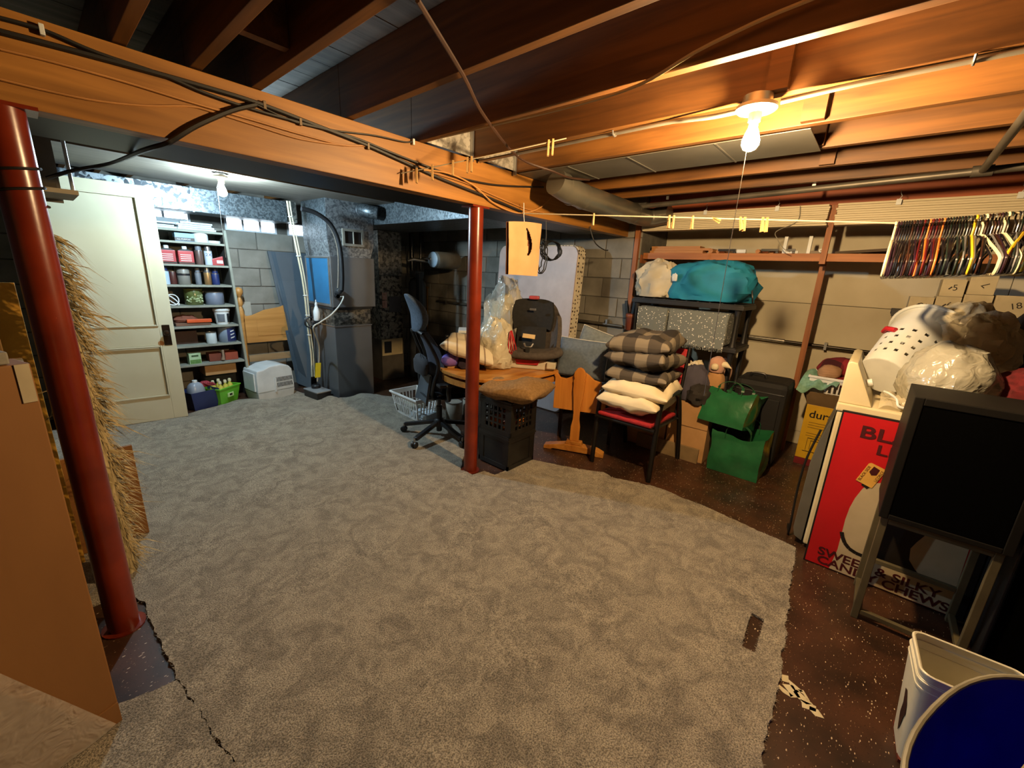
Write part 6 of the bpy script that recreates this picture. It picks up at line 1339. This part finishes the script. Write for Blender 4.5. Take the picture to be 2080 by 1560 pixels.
# ---- painted sign
t = thing('painted_sign', 'red and white painted candy sign leaning on the side of the dryer', 'sign', (2.68, -.26, .001))
def sg(u, v, off=0.): return (2.652 + .05 * v - off, .036 - u, .002 + v)
SW, SH = .60, .885
sred = mat('sign_red', 'b5141a', 'a81016', rough=.45, scale=3); scream = mat('sign_cream', 'b8a98c', 'aa9b7e', rough=.55); sblk = mat('sign_black', '17120f', '110d0b', rough=.5); smar = mat('sign_maroon', '4a0f14', '3c0b10', rough=.5)
def poly(name, pts, m_, off, parent=t): return part(name, MB().prism(pts, lambda u, v: sg(u, v, off), lambda u, v: sg(u, v, off + .0006)), m_, parent)
part('board', MB().prism([(0, 0), (SW + .03, 0), (SW + .03, SH), (0, SH)], lambda u, v: sg(u, v, -.012), lambda u, v: sg(u, v, 0)), sblk, t, bevel=.002)
poly('red_field', [(.008, .006), (SW - .02, .006), (SW - .02, SH - .01), (.008, SH - .01)], sred, .0004)
poly('cow_body', [(.118, .008), (.125, .07), (.131, .13), (.13, .22), (.128, .31), (.132, .38), (.142, .44), (.160, .50), (.182, .54), (.26, .57), (.40, .58), (.57, .57), (.578, .008)], scream, .0012)
poly('black_patch', [(.25, .36), (.43, .37), (.405, .31), (.392, .27), (.40, .21), (.43, .17), (.46, .145), (.42, .15), (.34, .155), (.27, .15), (.24, .22), (.235, .30)], sblk, .002)
tl = [(.128, .235), (.136, .21), (.152, .18), (.175, .158), (.205, .147), (.25, .143), (.32, .15), (.40, .155), (.50, .150)]
tm_ = MB()
for i, (a, b) in enumerate(zip(tl[:-1], tl[1:])): tm_.bar(sg(*a, .0022), sg(*b, .0022), .0012, .018 if i < 5 else .007, up=(0, 0, 1))
part('tail_stroke', tm_, sblk, t)
def sgtext(txt, size, u0, v0, m_, sx=1.25, name='lettering', off=.003): part(name, text_mb(txt, size, lambda u, v: sg(u0 + u * sx, v0 + v, off), size * .022), m_, t, fix=False)
sgtext('BLACK', .088, .088, .765, smar, 1.35); sgtext('LICORICE', .072, .168, .695, smar, 1.3)
for txt, u0, v0 in (('SWEET & SILKY', .052, .070), ('CANDY CHEWS', .058, .020)):
    sgtext(txt, .062, u0, v0, smar, 1.16)
tagm = mat('sign_tag', 'd8a850', 'ca9a44', rough=.5)
tc_ = (.176, .582); ra = .30
def tg(u, v, o): c, s = math.cos(ra), math.sin(ra); return sg(tc_[0] + u * c + v * s, tc_[1] - u * s + v * c, o)
part('ear_tag', MB().prism([(-.036, -.058), (.036, -.058), (.036, .05), (.028, .058), (-.028, .058), (-.036, .05)], lambda u, v: tg(u, v, .0034), lambda u, v: tg(u, v, .0042)), tagm, t)
part('tag_emblem', MB().prism([(-.012, .048), (.016, .044), (.018, .012), (.002, .0), (-.014, .012)], lambda u, v: tg(u, v, .0044), lambda u, v: tg(u, v, .0048)), smar, t)
part('tag_lettering', text_mb('BLACK SIDE', .017, lambda u, v: tg(-.020 - v, -.05 + u, .005)), smar, t, fix=False)
part('tag_lettering', text_mb('LICORICE', .017, lambda u, v: tg(.034 - v, -.02 + u * .9, .005)), smar, t, fix=False)
poly('ear', [(.150, .52), (.165, .545), (.188, .525), (.176, .505)], sblk, .003)
# ---- speaker on its stand
frm_m = mat('grey_tube_frame', '6a6148', '5a523d', rough=.5, metal=.3)
t = thing('speaker_stand', 'square tube metal stand under the big black loudspeaker', 'stand', (2.46, -.37, 0))
x0, x1, y0, y1, zt = 2.325, 2.61, -.545, -.205, .535
for x in (x0, x1):
    for y in (y0, y1): part('leg', MB().box(x - .013, x + .013, y - .013, y + .013, .001, zt), frm_m, t, bevel=.002)
for y in (y0, y1):
    part('side_rail', MB().box(x0 + .0135, x1 - .0135, y - .012, y + .012, zt - .026, zt), frm_m, t, bevel=.002)
    part('side_rail', MB().box(x0 + .0135, x1 - .0135, y - .011, y + .011, .03, .052), frm_m, t, bevel=.002)
for x in (x0, x1):
    part('cross_rail', MB().box(x - .012, x + .012, y0 + .0135, y1 - .0135, zt - .026, zt), frm_m, t, bevel=.002)
    part('cross_rail', MB().box(x - .011, x + .011, y0 + .0135, y1 - .0135, .03, .052) if x == x0 else MB().box(x - .011, x + .011, y0 + .0135, y1 - .0135, .16, .182), frm_m, t, bevel=.002)
spk_m = mat('black_vinyl', '14120f', '100e0c', rough=.6, spec=.25); grl = mat('black_grille_cloth', '060606', '040404', rough=1., scale=200, spec=.02)
t = thing('loudspeaker', 'big black loudspeaker with a cloth grille on the metal stand', 'speaker', (2.47, -.38, .5355))
sx0, sx1, sy0, sy1, sz0, sz1 = 2.30, 2.645, -.575, -.182, .5365, 1.085
part('cabinet', MB().box(sx0 + .012, sx1, sy0, sy1, sz0, sz1), spk_m, t, bevel=.004)
fb = MB().box(sx0, sx0 + .0115, sy0, sy0 + .03, sz0, sz1).box(sx0, sx0 + .0115, sy1 - .03, sy1, sz0, sz1).box(sx0, sx0 + .0115, sy0 + .0305, sy1 - .0305, sz0, sz0 + .022).box(sx0, sx0 + .0115, sy0 + .0305, sy1 - .0305, sz1 - .03, sz1)
part('face_frame', fb, spk_m, t, bevel=.003)
part('grille', MB().box(sx0 + .003, sx0 + .0112, sy0 + .031, sy1 - .031, sz0 + .0225, sz1 - .0305), grl, t, bevel=.002)
t = thing('dark_edge_block', 'added tall black block filling the dark right edge beside the loudspeaker', 'cabinet', (2.6, -.95, 0))  # plain black block added to keep the right edge dark
part('body', MB().box(2.36, 2.74, -1.35, -.60, .001, 1.02), blk_p, t, bevel=.006)
part('door', MB().box(2.344, 2.3595, -1.34, -.61, .05, 1.0), grl, t, bevel=.003)  # black front sheet of the added block
# ---- pails
t = None
def pail(label, z, k):
    t = thing('square_pail', label, 'bucket', (1.715, -.445, z), .06, 'white square pails nested by the blue bin')
    def ringp(s, zz, n=5):
        a = .082 + .024 * s; b = .100 + .028 * s; r = .03; out = []
        for cx, cy, a0 in ((a - r, b - r, 0), (-a + r, b - r, PI / 2), (-a + r, -b + r, PI), (a - r, -b + r, 1.5 * PI)):
            for q in range(n + 1): out.append((cx + r * math.cos(a0 + q * PI / 2 / n), cy + r * math.sin(a0 + q * PI / 2 / n), zz))
        return out
    mb = MB(); n_ = 24; H = .345; lv = [(0, 0), (.33, H * .33), (.66, H * .66), (.85, H * .85), (1, H)]
    for s, zz in lv: mb.v += ringp(s, zz)
    for i in range(len(lv) - 1):
        for q in range(n_): a = i * n_ + q; b = i * n_ + (q + 1) % n_; mb.f.append((a, b, b + n_, a + n_))
    mb.f.append(tuple(reversed(range(n_))))
    part('body', mb, mat('ivory_pail', 'd8d2bc', 'cbc5ae', rough=.4), t, local=True, smooth=True, solid=-.003)
    rm = MB()
    for zz, ex in ((H - .004, .004), (H - .03, .003)):
        pts = [Vector(p) * (1 + ex) for p in ringp(1.0 if zz > H - .01 else .93, zz)]; rm.tube([(p.x, p.y, zz) for p in pts] + [(pts[0].x, pts[0].y, zz)], .005, 6, cap=False)
    part('rim', rm, MATS['ivory_pail'], t, local=True, smooth=True)
    return t
p_ = pail('outer white square pail with a dark splash on its side', .002, 0)
part('dark_splash', MB().prism([(-.02, .20), (.01, .23), (.03, .22), (.022, .17), (.035, .12), (.02, .06), (.0, .10), (-.012, .14), (-.03, .17)], lambda u, v: (-.03 + u, .1045 + .028 * v / .345, v), lambda u, v: (-.03 + u, .1052 + .028 * v / .345, v)), mat('dark_splash', '2a1416', '1e0e10', rough=.4), p_, local=True)
part('rust_base', MB().prism([(-.08, -.102), (.08, -.102), (.083, -.095), (.083, .095), (.08, .1035), (-.08, .1035), (-.083, .095), (-.083, -.095)], lambda u, v: (u, v, -.0015), lambda u, v: (u, v, .012)), mat('rust_stain', '6a2c18', '521f10', rough=.6), p_, local=True)
pail('inner white square pail nested in the splashed one', .032, 1)
t = thing('blue_tub', 'deep blue oval plastic tub in the bottom right corner', 'tub', (1.139, -.438, .001), -.37)
blu = mat('blue_plastic', '2626d0', '1e1ebc', rough=.35)
def ovl(k, z, ex=0.): return [((.26 + .10 * k + ex) * math.copysign(abs(math.cos(a)) ** .85, math.cos(a)), (.10 + .07 * k + ex) * math.copysign(abs(math.sin(a)) ** .85, math.sin(a)), z) for a in (2 * PI * q / 48 for q in range(48))]
mb = MB(); lv = [(0, .002), (.5, .29), (1, .58)]
for k, z in lv: mb.v += ovl(k, z)
for i in range(2):
    for q in range(48): a = i * 48 + q; b_ = i * 48 + (q + 1) % 48; mb.f.append((a, b_, b_ + 48, a + 48))
mb.f.append(tuple(reversed(range(48))))
part('wall', mb, blu, t, local=True, smooth=True, solid=-.004)
part('rim', MB().tube([Vector(p) for p in ovl(1, .582, .002) + [ovl(1, .582, .002)[0]]], .006, 8, cap=False), mat('grey_rim', '8a8474', '787262', rough=.5), t, local=True, smooth=True)
t = thing('beige_tray', 'beige plastic tray lying across the near end of the blue tub', 'tray', (1.08, -.50, .59), -.40)
part('tray', MB().box(-.36, .36, -.20, .115, .0, .012), mat('beige_tray', '9a8c70', '8a7c60', rough=.5), t, local=True, bevel=.004)
part('lip', MB().box(-.36, .36, .103, .118, .0125, .032), MATS['beige_tray'], t, local=True, bevel=.004)
# paper scraps on the floor
scr = mat('paper_scrap', 'd2c6a4', 'bfb28e', rough=.8)
for i, (px, py, w1, h1, a) in enumerate(((1.712, -.020, .035, .025, .3), (1.70, -.050, .05, .02, 1.0), (1.672, -.045, .05, .035, .8), (1.668, -.078, .06, .022, 1.1), (1.648, -.10, .035, .045, .2), (1.688, -.085, .04, .018, .7), (1.65, -.03, .05, .012, 1.2), (1.64, -.125, .03, .03, .5))):
    j = lambda: random.uniform(-.006, .006)
    q = [(-w1 / 2 + j(), -h1 / 2 + j()), (w1 / 2 + j(), -h1 / 2 + j()), (w1 / 2 + j(), h1 / 2 + j()), (0 + j(), h1 / 2 + j()), (-w1 / 2 + j(), h1 / 2 + j())]
    c, s = math.cos(a), math.sin(a)
    single('paper_scrap', MB().prism(q, lambda u, v: (px + u * c - v * s, py + u * s + v * c, .0006), lambda u, v: (px + u * c - v * s, py + u * s + v * c, .0018)), scr, ['smallest torn scrap nearest the carpet edge', 'torn scrap second from the top of the scatter by the carpet', 'big pale torn scrap in the middle of the scatter', 'long torn scrap lying across the middle of the scatter', 'large arrow shaped torn scrap at the right of the scatter', 'narrow torn scrap at the upper right of the scatter', 'thin strip of torn paper at the left of the scatter', 'small torn scrap furthest from the carpet edge'][i], 'paper', group='torn paper scraps by the carpet edge')
# ------------------------------------------------------------------ ceiling: ducts, conduit, bulbs, lines, pegs, hangers
t = thing('round_duct', 'round galvanised duct running below the joists past the girder end', 'duct', (3.1, 1.78, 2.06))
dp_ = [(2.44, 1.80, 2.10), (2.56, 1.785, 2.07), (2.75, 1.775, 2.055), (3.2, 1.785, 2.055), (3.78, 1.80, 2.055)]
part('pipe', MB().tube(dp_, .083, 24), galv_dull if False else mat('zinc_duct', '8f8a7c', '7b766a', rough=.35, metal=.75, scale=3), t, smooth=True)
for x in (2.52, 2.62, 2.75, 3.6): part('seam_band', MB().lathe([(.0835, -.012), (.0875, 0), (.0835, .012)], (x, 1.79 if x < 2.7 else 1.777 + (x - 2.75) * .02, 2.083 if x < 2.55 else (2.064 if x < 2.7 else 2.055)), 24, axis='x'), MATS['zinc_duct'], t, smooth=True)
part('end_elbow', MB().tube(smooth_path([(3.7805, 1.80, 2.055), (3.88, 1.79, 2.055), (3.93, 1.74, 2.06), (3.94, 1.66, 2.075), (3.94, 1.60, 2.08)]), .08, 20), MATS['zinc_duct'], t, smooth=True)
# panned joist bay and metal closures
tin_m = mat('pan_sheet', '77746c', '68655d', rough=.45, metal=.5, scale=3)
t = thing('joist_pan', 'grey sheet metal pan closing the joist bay beside the bulb', 'duct', (2.54, 1.2, JZ - .006))
ys = [.385, .78, 1.25, 1.66, 2.07]
for a, b in zip(ys[:-1], ys[1:]): part('sheet', MB().box(2.368, 2.76, a + .001, b - .001, JZ - .008, JZ - .005), tin_m, t)
for y in ys[1:-1]: part('seam', MB().box(2.368, 2.76, y - .004, y + .004, JZ - .012, JZ - .0085), tin_m, t)
for i, (xa, xb) in enumerate(((1.580, 1.922), (1.964, 2.323))):
    t = thing('metal_closure', ['shiny sheet metal panel closing the joist bay left of the bulb above the girder', 'shiny sheet metal panel closing the joist bay above the girder in line with the bulb'][i], 'panel', ((xa + xb) / 2, 2.07, JZ))
    part('sheet', MB().box(xa, xb, 2.068, 2.071, JZ + .002, TOPZ - .002), galv('galvanised_warm', 40, '9a968c', 'cdc9bf', .4, .6) if 'gw' not in MATS else MATS['gw'], t)
    part('flange', MB().box(xb - .014, xb - .002, 2.045, 2.0675, JZ - .03, TOPZ - .002), steel_m, t)
t = thing('drain_pipe', 'long steel pipe slung under the far joists with a slanting branch', 'pipe', (3.6, .8, 2.13))
part('pipe', MB().tube([(3.67, 1.86, 2.115), (3.58, .8, 2.125), (3.44, -.26, 2.135), (3.30, -1.4, 2.14)], .020, 12), pip_m, t, smooth=True)
part('branch', MB().tube([(3.44, -.26, 2.135), (2.51, -.255, 2.135), (2.0, -.25, 2.14)], .017, 12), pip_m, t, smooth=True)
part('tee', MB().lathe([(.028, -.04), (.028, .04)], (3.44, -.26, 2.135), 14, cap0=True, cap1=True, axis='y'), pip_m, t, smooth=True)
for y in (1.5, .5): part('hanger_strap', MB().box(3.6, 3.606, y - .01, y + .01, 2.145, 2.171), steel_m, t)
# conduit and the warm bulb
emt = mat('emt_conduit', 'a8a294', '989284', rough=.35, metal=.6)
t = thing('conduit', 'thin metal conduit strapped under the joist on both sides of the bulb', 'conduit', (1.95, .7, 2.16))
part('tube', MB().tube(smooth_path([(1.985, 2.06, 2.161), (1.975, 1.5, 2.1615), (1.965, 1.10, 2.1615), (1.955, .86, 2.160), (1.94, .77, 2.15), (1.925, .66, 2.138), (1.915, .57, 2.136)]), .0095, 10), emt, t, smooth=True)
part('tube', MB().tube(smooth_path([(1.90, .42, 2.136), (1.915, .34, 2.145), (1.93, .2, 2.155), (1.945, .0, 2.1615), (1.945, -.5, 2.1615), (1.945, -1.5, 2.1615)]), .0095, 10), emt, t, smooth=True)
for x, y in ((1.966, 1.12), (1.945, -.06), (1.98, 1.75)): part('strap', MB().tube([(x - .02, y, 2.1705), (x - .014, y, 2.155), (x, y, 2.149), (x + .014, y, 2.155), (x + .02, y, 2.1705)], .004, 6), steel_m, t, smooth=True)
wx, wy, wz = WARM
def bulb(name, label, x, y, z, r, glow, strength, mount_z, plate_r, string_len):
    t = thing(name, label, 'lamp', (x, y, z))
    part('junction_box', MB().lathe([(plate_r * .72, z + .118), (plate_r * .72, mount_z)], (x, y, 0), 20, cap0=True, cap1=True), steel_m, t, smooth=True)
    part('ceiling_plate', MB().lathe([(0, z + .098), (.024, z + .097), (plate_r * .9, z + .10), (plate_r, z + .106), (plate_r, z + .1175), (0, z + .1175)], (x, y, 0), 32), mat('porcelain', 'e0d8c4', 'd6ceba', rough=.3), t, smooth=True)
    part('socket', MB().lathe([(.024, z + .096), (.021, z + .066), (.014, z + .064)], (x, y, 0), 18), mat('amber_glass', 'd8b878', 'c8a868', rough=.3), t, smooth=True)
    b = MB().lathe([(.014, z + .062), (.016, z + .045), (.024, z + .026), (.0305, z + .004), (.030, z - .012), (.022, z - .026), (.010, z - .0325), (0, z - .033)], (x, y, 0), 20)
    area = sum(p.area for p in mesh_of('t', b, white_p).polygons)
    part('glass_bulb', b, emit(name + '_glow', glow, strength / (PI * area)), t, smooth=True)
    part('pull_string', MB().tube([(x - .018, y, z + .07), (x - .034, y, z + .03), (x - .034, y, z - .10), (x - .034, y, z - string_len)], .0013, 5), white_p, t, smooth=True)
    return t
bulb('warm_bulb', 'bare warm glowing bulb in a porcelain holder under the joist', wx, wy, wz, .0305, (1.0, .67, .33), WARM_W, 2.168, .070, 1.0)
bulb('cool_bulb', 'bare cool white glowing bulb near the ceiling by the windows', COOL[0], COOL[1], COOL[2], .0305, (.62, .85, 1.0), COOL_W, 2.147, .05, .50)
# cables along the girder
def cable(label, pts, r, m_, cat='cable', n=5, name='cable'): return single(name, MB().tube(smooth_path(pts, n), r, 6), m_, label, cat, smooth=True)
blackc = mat('black_cable', '1c1815', '141110', rough=.5); tanw = mat('tan_wire', 'b07a42', '9c6a36', rough=.5); whitec = mat('white_line', 'b8ad94', 'a99e84', rough=.7)
yg = 2.074
cable('thick black cable running the length of the girder face', [(0.064, 2.074, 2.100), (0.192, 2.074, 2.106), (0.330, 2.074, 2.111), (0.534, 2.074, 2.116), (0.731, 2.074, 2.116), (0.946, 2.074, 2.099), (1.220, 2.074, 2.074), (1.498, 2.074, 2.035), (1.705, 2.074, 2.006), (2.122, 2.074, 1.963), (2.430, 2.074, 1.927)], .009, blackc)
cable('thin black cable crossing higher along the girder face', [(0.070, 2.072, 2.135), (0.156, 2.072, 2.138), (0.271, 2.072, 2.121), (0.433, 2.072, 2.114), (0.561, 2.072, 2.095), (0.727, 2.072, 2.087), (0.923, 2.072, 2.089), (1.155, 2.072, 2.091), (1.344, 2.072, 2.073), (1.562, 2.072, 2.055), (1.817, 2.072, 2.040), (2.163, 2.072, 2.056), (2.664, 2.072, 2.130)], .006, blackc)
cable('tan wire looping along the middle of the girder face', [(0.056, 2.076, 2.054), (0.164, 2.076, 2.059), (0.322, 2.076, 2.059), (0.497, 2.076, 2.052), (0.689, 2.076, 2.049), (0.921, 2.076, 2.044), (1.105, 2.076, 2.048), (1.221, 2.076, 2.070), (1.376, 2.076, 2.057), (1.565, 2.076, 2.031), (1.861, 2.076, 2.021), (2.171, 2.076, 1.985), (2.486, 2.076, 1.952), (2.694, 2.076, 1.955)], .004, tanw)
cable('tan wire sagging low on the left of the girder face', [(0.042, 2.078, 1.974), (0.140, 2.078, 1.974), (0.251, 2.078, 1.980), (0.379, 2.078, 2.003), (0.502, 2.078, 2.037), (0.572, 2.078, 2.040), (0.724, 2.078, 2.032), (0.899, 2.078, 2.025), (1.106, 2.078, 2.046)], .004, tanw)
cable('tan cord drooping in a loop below the girder above the peach bag', [(1.553, 2.060, 2.027), (1.730, 2.060, 2.044), (1.929, 2.060, 2.017), (2.109, 2.060, 1.944), (2.308, 2.060, 1.910), (2.469, 2.060, 1.925), (2.639, 2.060, 1.989), (2.742, 2.060, 2.066)], .0045, mat('rope', 'c08a4e', 'b07c42', rough=.8), 'cord', name='cord')
cable('thin dark cable ending in a white clip high on the girder', [(0.729, 2.070, 2.108), (0.880, 2.070, 2.085), (1.057, 2.070, 2.097), (1.261, 2.070, 2.127), (1.434, 2.070, 2.140), (1.491, 2.070, 2.154)], .004, blackc)
cable('black cable branching down off the girder behind the red column', [(0.725, 2.060, 2.103), (0.634, 2.060, 2.056), (0.513, 2.060, 1.973), (0.441, 2.060, 1.927)] [:-1] + [(0.436, 2.070, 1.908)] + [(0.415, 2.100, 1.893), (0.383, 2.309, 1.893)] + [(0.389, 3.200, 1.956), (0.244, 3.200, 1.894), (0.142, 3.200, 1.839)], .009, blackc)
cable('black cord wrapped round the near red column', [(.03 + .054 * math.cos(a * .5), 2.09 + .054 * math.sin(a * .5), 1.63 + .0045 * a) for a in range(26)], .0045, blackc, 'cord', 2, 'cord')
for i, p in enumerate(((0.151, 2.070, 2.138), (0.761, 2.070, 2.115), (0.902, 2.070, 2.092), (1.497, 2.070, 2.155), (1.226, 2.070, 2.071))):
    single('cable_staple', MB().obox((p[0], 2.074, p[2]), (.012, .018, .03)), white_p if i in (0, 3) else mat('nail_steel', '6a5a48', rough=.5, metal=.5), ['white cable clip far left on the girder face', 'bent nail holding the cables where the branch leaves the girder', 'nail under the cables right of the branch', 'white clip at the end of the thin dark cable', 'black clip holding wires in the middle of the girder'][i], 'clip', bevel=.002)
cable('brown cable hanging diagonally across under the joists', [(.786, 1.062, 2.165), (1.134, 1.273, 2.163), (1.462, 1.491, 2.160), (2.02, 1.765, 2.15), (2.27, 1.70, 2.12), (2.45, 1.69, 2.115), (2.70, 1.70, 2.15)], .007, mat('brown_cable', '3a2418', '2c1a11', rough=.5))
cable('pale house wire stapled along under the joist left of the bulb', [(1.545, 1.9, 2.162), (1.56, 1.5, 2.16), (1.57, 1.1, 2.158), (1.55, .8, 2.162), (1.50, .55, 2.20), (1.50, .2, 2.24), (1.51, -.6, 2.25)], .006, mat('cream_romex', 'c9b48a', 'b9a47a', rough=.5))
cable('small black wire hanging loose at the girder end', [(3.35, 2.06, 1.93), (3.36, 2.05, 1.88), (3.40, 2.02, 1.79), (3.52, 2.0, 1.745), (3.60, 2.0, 1.745)], .005, blackc)
# clotheslines
def rope(a, b, sag, n=24):
    a = Vector(a); b = Vector(b); return [a.lerp(b, i / n) - Vector((0, 0, sag * 4 * (i / n) * (1 - i / n))) for i in range(n + 1)]
LA, LB, LC = (2.42, 2.075, 1.915), (2.70, .022, 1.800), (2.78, -1.2, 1.95)
r1 = rope(LA, LB, .0) + rope(LB, LC, .02)[1:]
single('clothesline', MB().tube(r1, .004, 6), whitec, 'white clothesline stretched from the girder to the hangers', 'line', smooth=True)
l2a, l2b = (1.408, 2.060, 1.982), (1.87, 1.33, 2.150)
l2 = rope(l2a, l2b, .004); single('clothesline', MB().tube(l2, .0028, 6), whitec, 'short thin line from the girder up to the conduit', 'line', smooth=True)
peg_m = wood('peg_wood', 'bd9660', 'a6804a', 2, grain=60, rough=.6, knots=False)
def peg_mesh():
    mb = MB()
    for s in (-1, 1): mb.hexa([(s * .0065 - .004, -.005, -.062), (s * .0065 + .004, -.005, -.062), (s * .0065 + .004, .005, -.062), (s * .0065 - .004, .005, -.062), (s * .0025 - .0022, -.005, .012), (s * .0025 + .0022, -.005, .012), (s * .0025 + .0022, .005, .012), (s * .0025 - .0022, .005, .012)])
    return mb
def peg(label, p, rz, tilt, group):
    t = thing('clothespin', label, 'clothespin', p, rz, group); t.rotation_euler = (0, tilt, rz)
    pm = peg_mesh(); half = len(pm.v) // 2
    for k in range(2):
        q = MB(); q.v = pm.v[half * k:half * k + half]; q.f = pm.f[:6]; part('jaw', q, peg_m, t, local=True, bevel=.0008)
    part('spring', MB().lathe([(.003, -.006), (.0042, -.005), (.0042, .005), (.003, .006)], (0, 0, -.018), 8, axis='y'), steel_m, t, local=True, smooth=True)
def on(rp, px):   # point of the line that lies nearest a given y
    return min(rp, key=lambda q: abs(q[1] - px))
RB = lambda y: Vector(LA).lerp(Vector(LB), (LA[1] - y) / (LA[1] - LB[1]))
names = ['nearest the peach bag', 'with a grey clip beside it', 'paired at the left of the middle', 'alone between the pairs', 'turned flat on the line', 'paired right of the pull string, leaning', 'paired right of the pull string, straight', 'first of the rightmost pair', 'second of the rightmost pair']
for i, (y, tl_) in enumerate(((1.515, .0), (1.04, .05), (1.015, -.03), (.91, .06), (.80, 1.2), (.665, .35), (.645, .08), (.56, .12), (.54, .05))):
    q = RB(y); peg('wooden clothespin on the white line ' + names[i], q, .9, tl_, 'clothespins on the long white line')
n2 = ['nearest the girder', 'second from the girder', 'third from the girder', 'fourth from the girder', 'fifth from the girder', 'left of the far pair by the conduit', 'right of the far pair by the conduit']
for i, k in enumerate((.10, .20, .33, .42, .445, .90, .925)):
    q = l2[0].lerp(l2[-1], k); peg('wooden clothespin on the short line, ' + n2[i], q - Vector((0, 0, .002)), .7, (.05, -.04, .1, 0, .03, .02, -.02)[i], 'clothespins on the short line by the girder')
# hangers, every one by itself
def hanger(label, p, rz, m_, thick=.004, kind=0, yaw=0.):
    t = thing('clothes_hanger', label, 'hanger', p, rz, 'clothes hangers crowded on the line')
    hk = [(.0, 0, -.075), (.0, 0, -.035), (.012, 0, -.024), (.019, 0, -.008), (.014, 0, .006), (.0, 0, .0105), (-.012, 0, .005), (-.016, 0, -.006)]
    part('hook', MB().tube(smooth_path(hk, 3), .0022 if kind else thick * .75, 6), steel_m if kind else m_, t, local=True, smooth=True)
    W_ = .20
    if kind == 2: sh_ = [(-W_, 0, -.150), (-.1, 0, -.095), (0, 0, -.072), (.1, 0, -.095), (W_, 0, -.150)]; part('shoulder_bar', MB().tube(smooth_path(sh_, 4), [.011] * 17, 8), m_, t, local=True, smooth=True)
    else:
        part('shoulder_bar', MB().tube(smooth_path([(-W_, 0, -.185), (-W_ * .95, 0, -.165), (-.10, 0, -.115), (0, 0, -.072), (.10, 0, -.115), (W_ * .95, 0, -.165), (W_, 0, -.185)], 3), thick, 6), m_, t, local=True, smooth=True)
        part('trouser_bar', MB().tube(smooth_path([(-W_, 0, -.185), (-W_ * .97, 0, -.225), (-.15, 0, -.238), (.15, 0, -.238), (W_ * .97, 0, -.225), (W_, 0, -.185)], 3), thick, 6), m_, t, local=True, smooth=True)
    return t
hc = {'white': mat('hanger_white', 'd8d0b0', 'c9c1a2', rough=.35), 'black': mat('hanger_black', '18161a', '121014', rough=.25), 'plum': mat('hanger_plum', '2e1a2a', '241420', rough=.25), 'brown': mat('hanger_brown', '3a2018', '2c1812', rough=.3), 'orange': mat('hanger_orange', 'd4783a', 'c46a2e', rough=.4), 'yellow': mat('hanger_yellow', 'd0b02a', 'c0a020', rough=.35), 'green': mat('hanger_green', '1e2a26', '17211e', rough=.3), 'red': mat('hanger_red', '5a1418', '461013', rough=.3), 'grey': mat('hanger_grey', '6a6a6e', '5a5a5e', rough=.4), 'wood': mat('hanger_wood', '8a5a34', '744a28', rough=.5)}
seq = 'white plum plum black black black black brown black plum black red black orange red plum red brown orange black black green black black green black green grey black yellow grey black white brown black grey brown plum black white green black grey green brown yellow wood wood black'.split()
protos = {}; hl = Vector(LB); cnt = {}
ordn = ['first', 'second', 'third', 'fourth', 'fifth', 'sixth', 'seventh', 'eighth', 'ninth', 'tenth', 'eleventh', 'twelfth', 'thirteenth', 'fourteenth', 'fifteenth', 'sixteenth', 'seventeenth', 'eighteenth', 'nineteenth', 'twentieth']
for i, c_ in enumerate(seq):
    y = .022 - .0088 * i - (.01 if i > 40 else 0)
    f = (LB[1] - y) / (LB[1] - LC[1]); P3 = Vector(LB).lerp(Vector(LC), f); P3.z -= .02 * 4 * f * (1 - f)
    kind = 2 if c_ == 'wood' else (1 if c_ in ('grey',) else 0); th = .0062 if c_ in ('white', 'yellow') else .0042
    cnt[c_] = cnt.get(c_, 0) + 1
    lab = '%s clothes hanger, %s of its colour from the left on the clothesline' % (c_, ordn[cnt[c_] - 1])
    rz = random.uniform(-.06, .06) + (.25 if i > 30 else .0) * random.uniform(-1, 1)
    if c_ not in protos: protos[c_] = hanger(lab, P3 - Vector((0, 0, .0055)), rz, hc[c_], th, kind)
    else: dup(protos[c_], P3 - Vector((0, 0, .0055)), rz, lab)
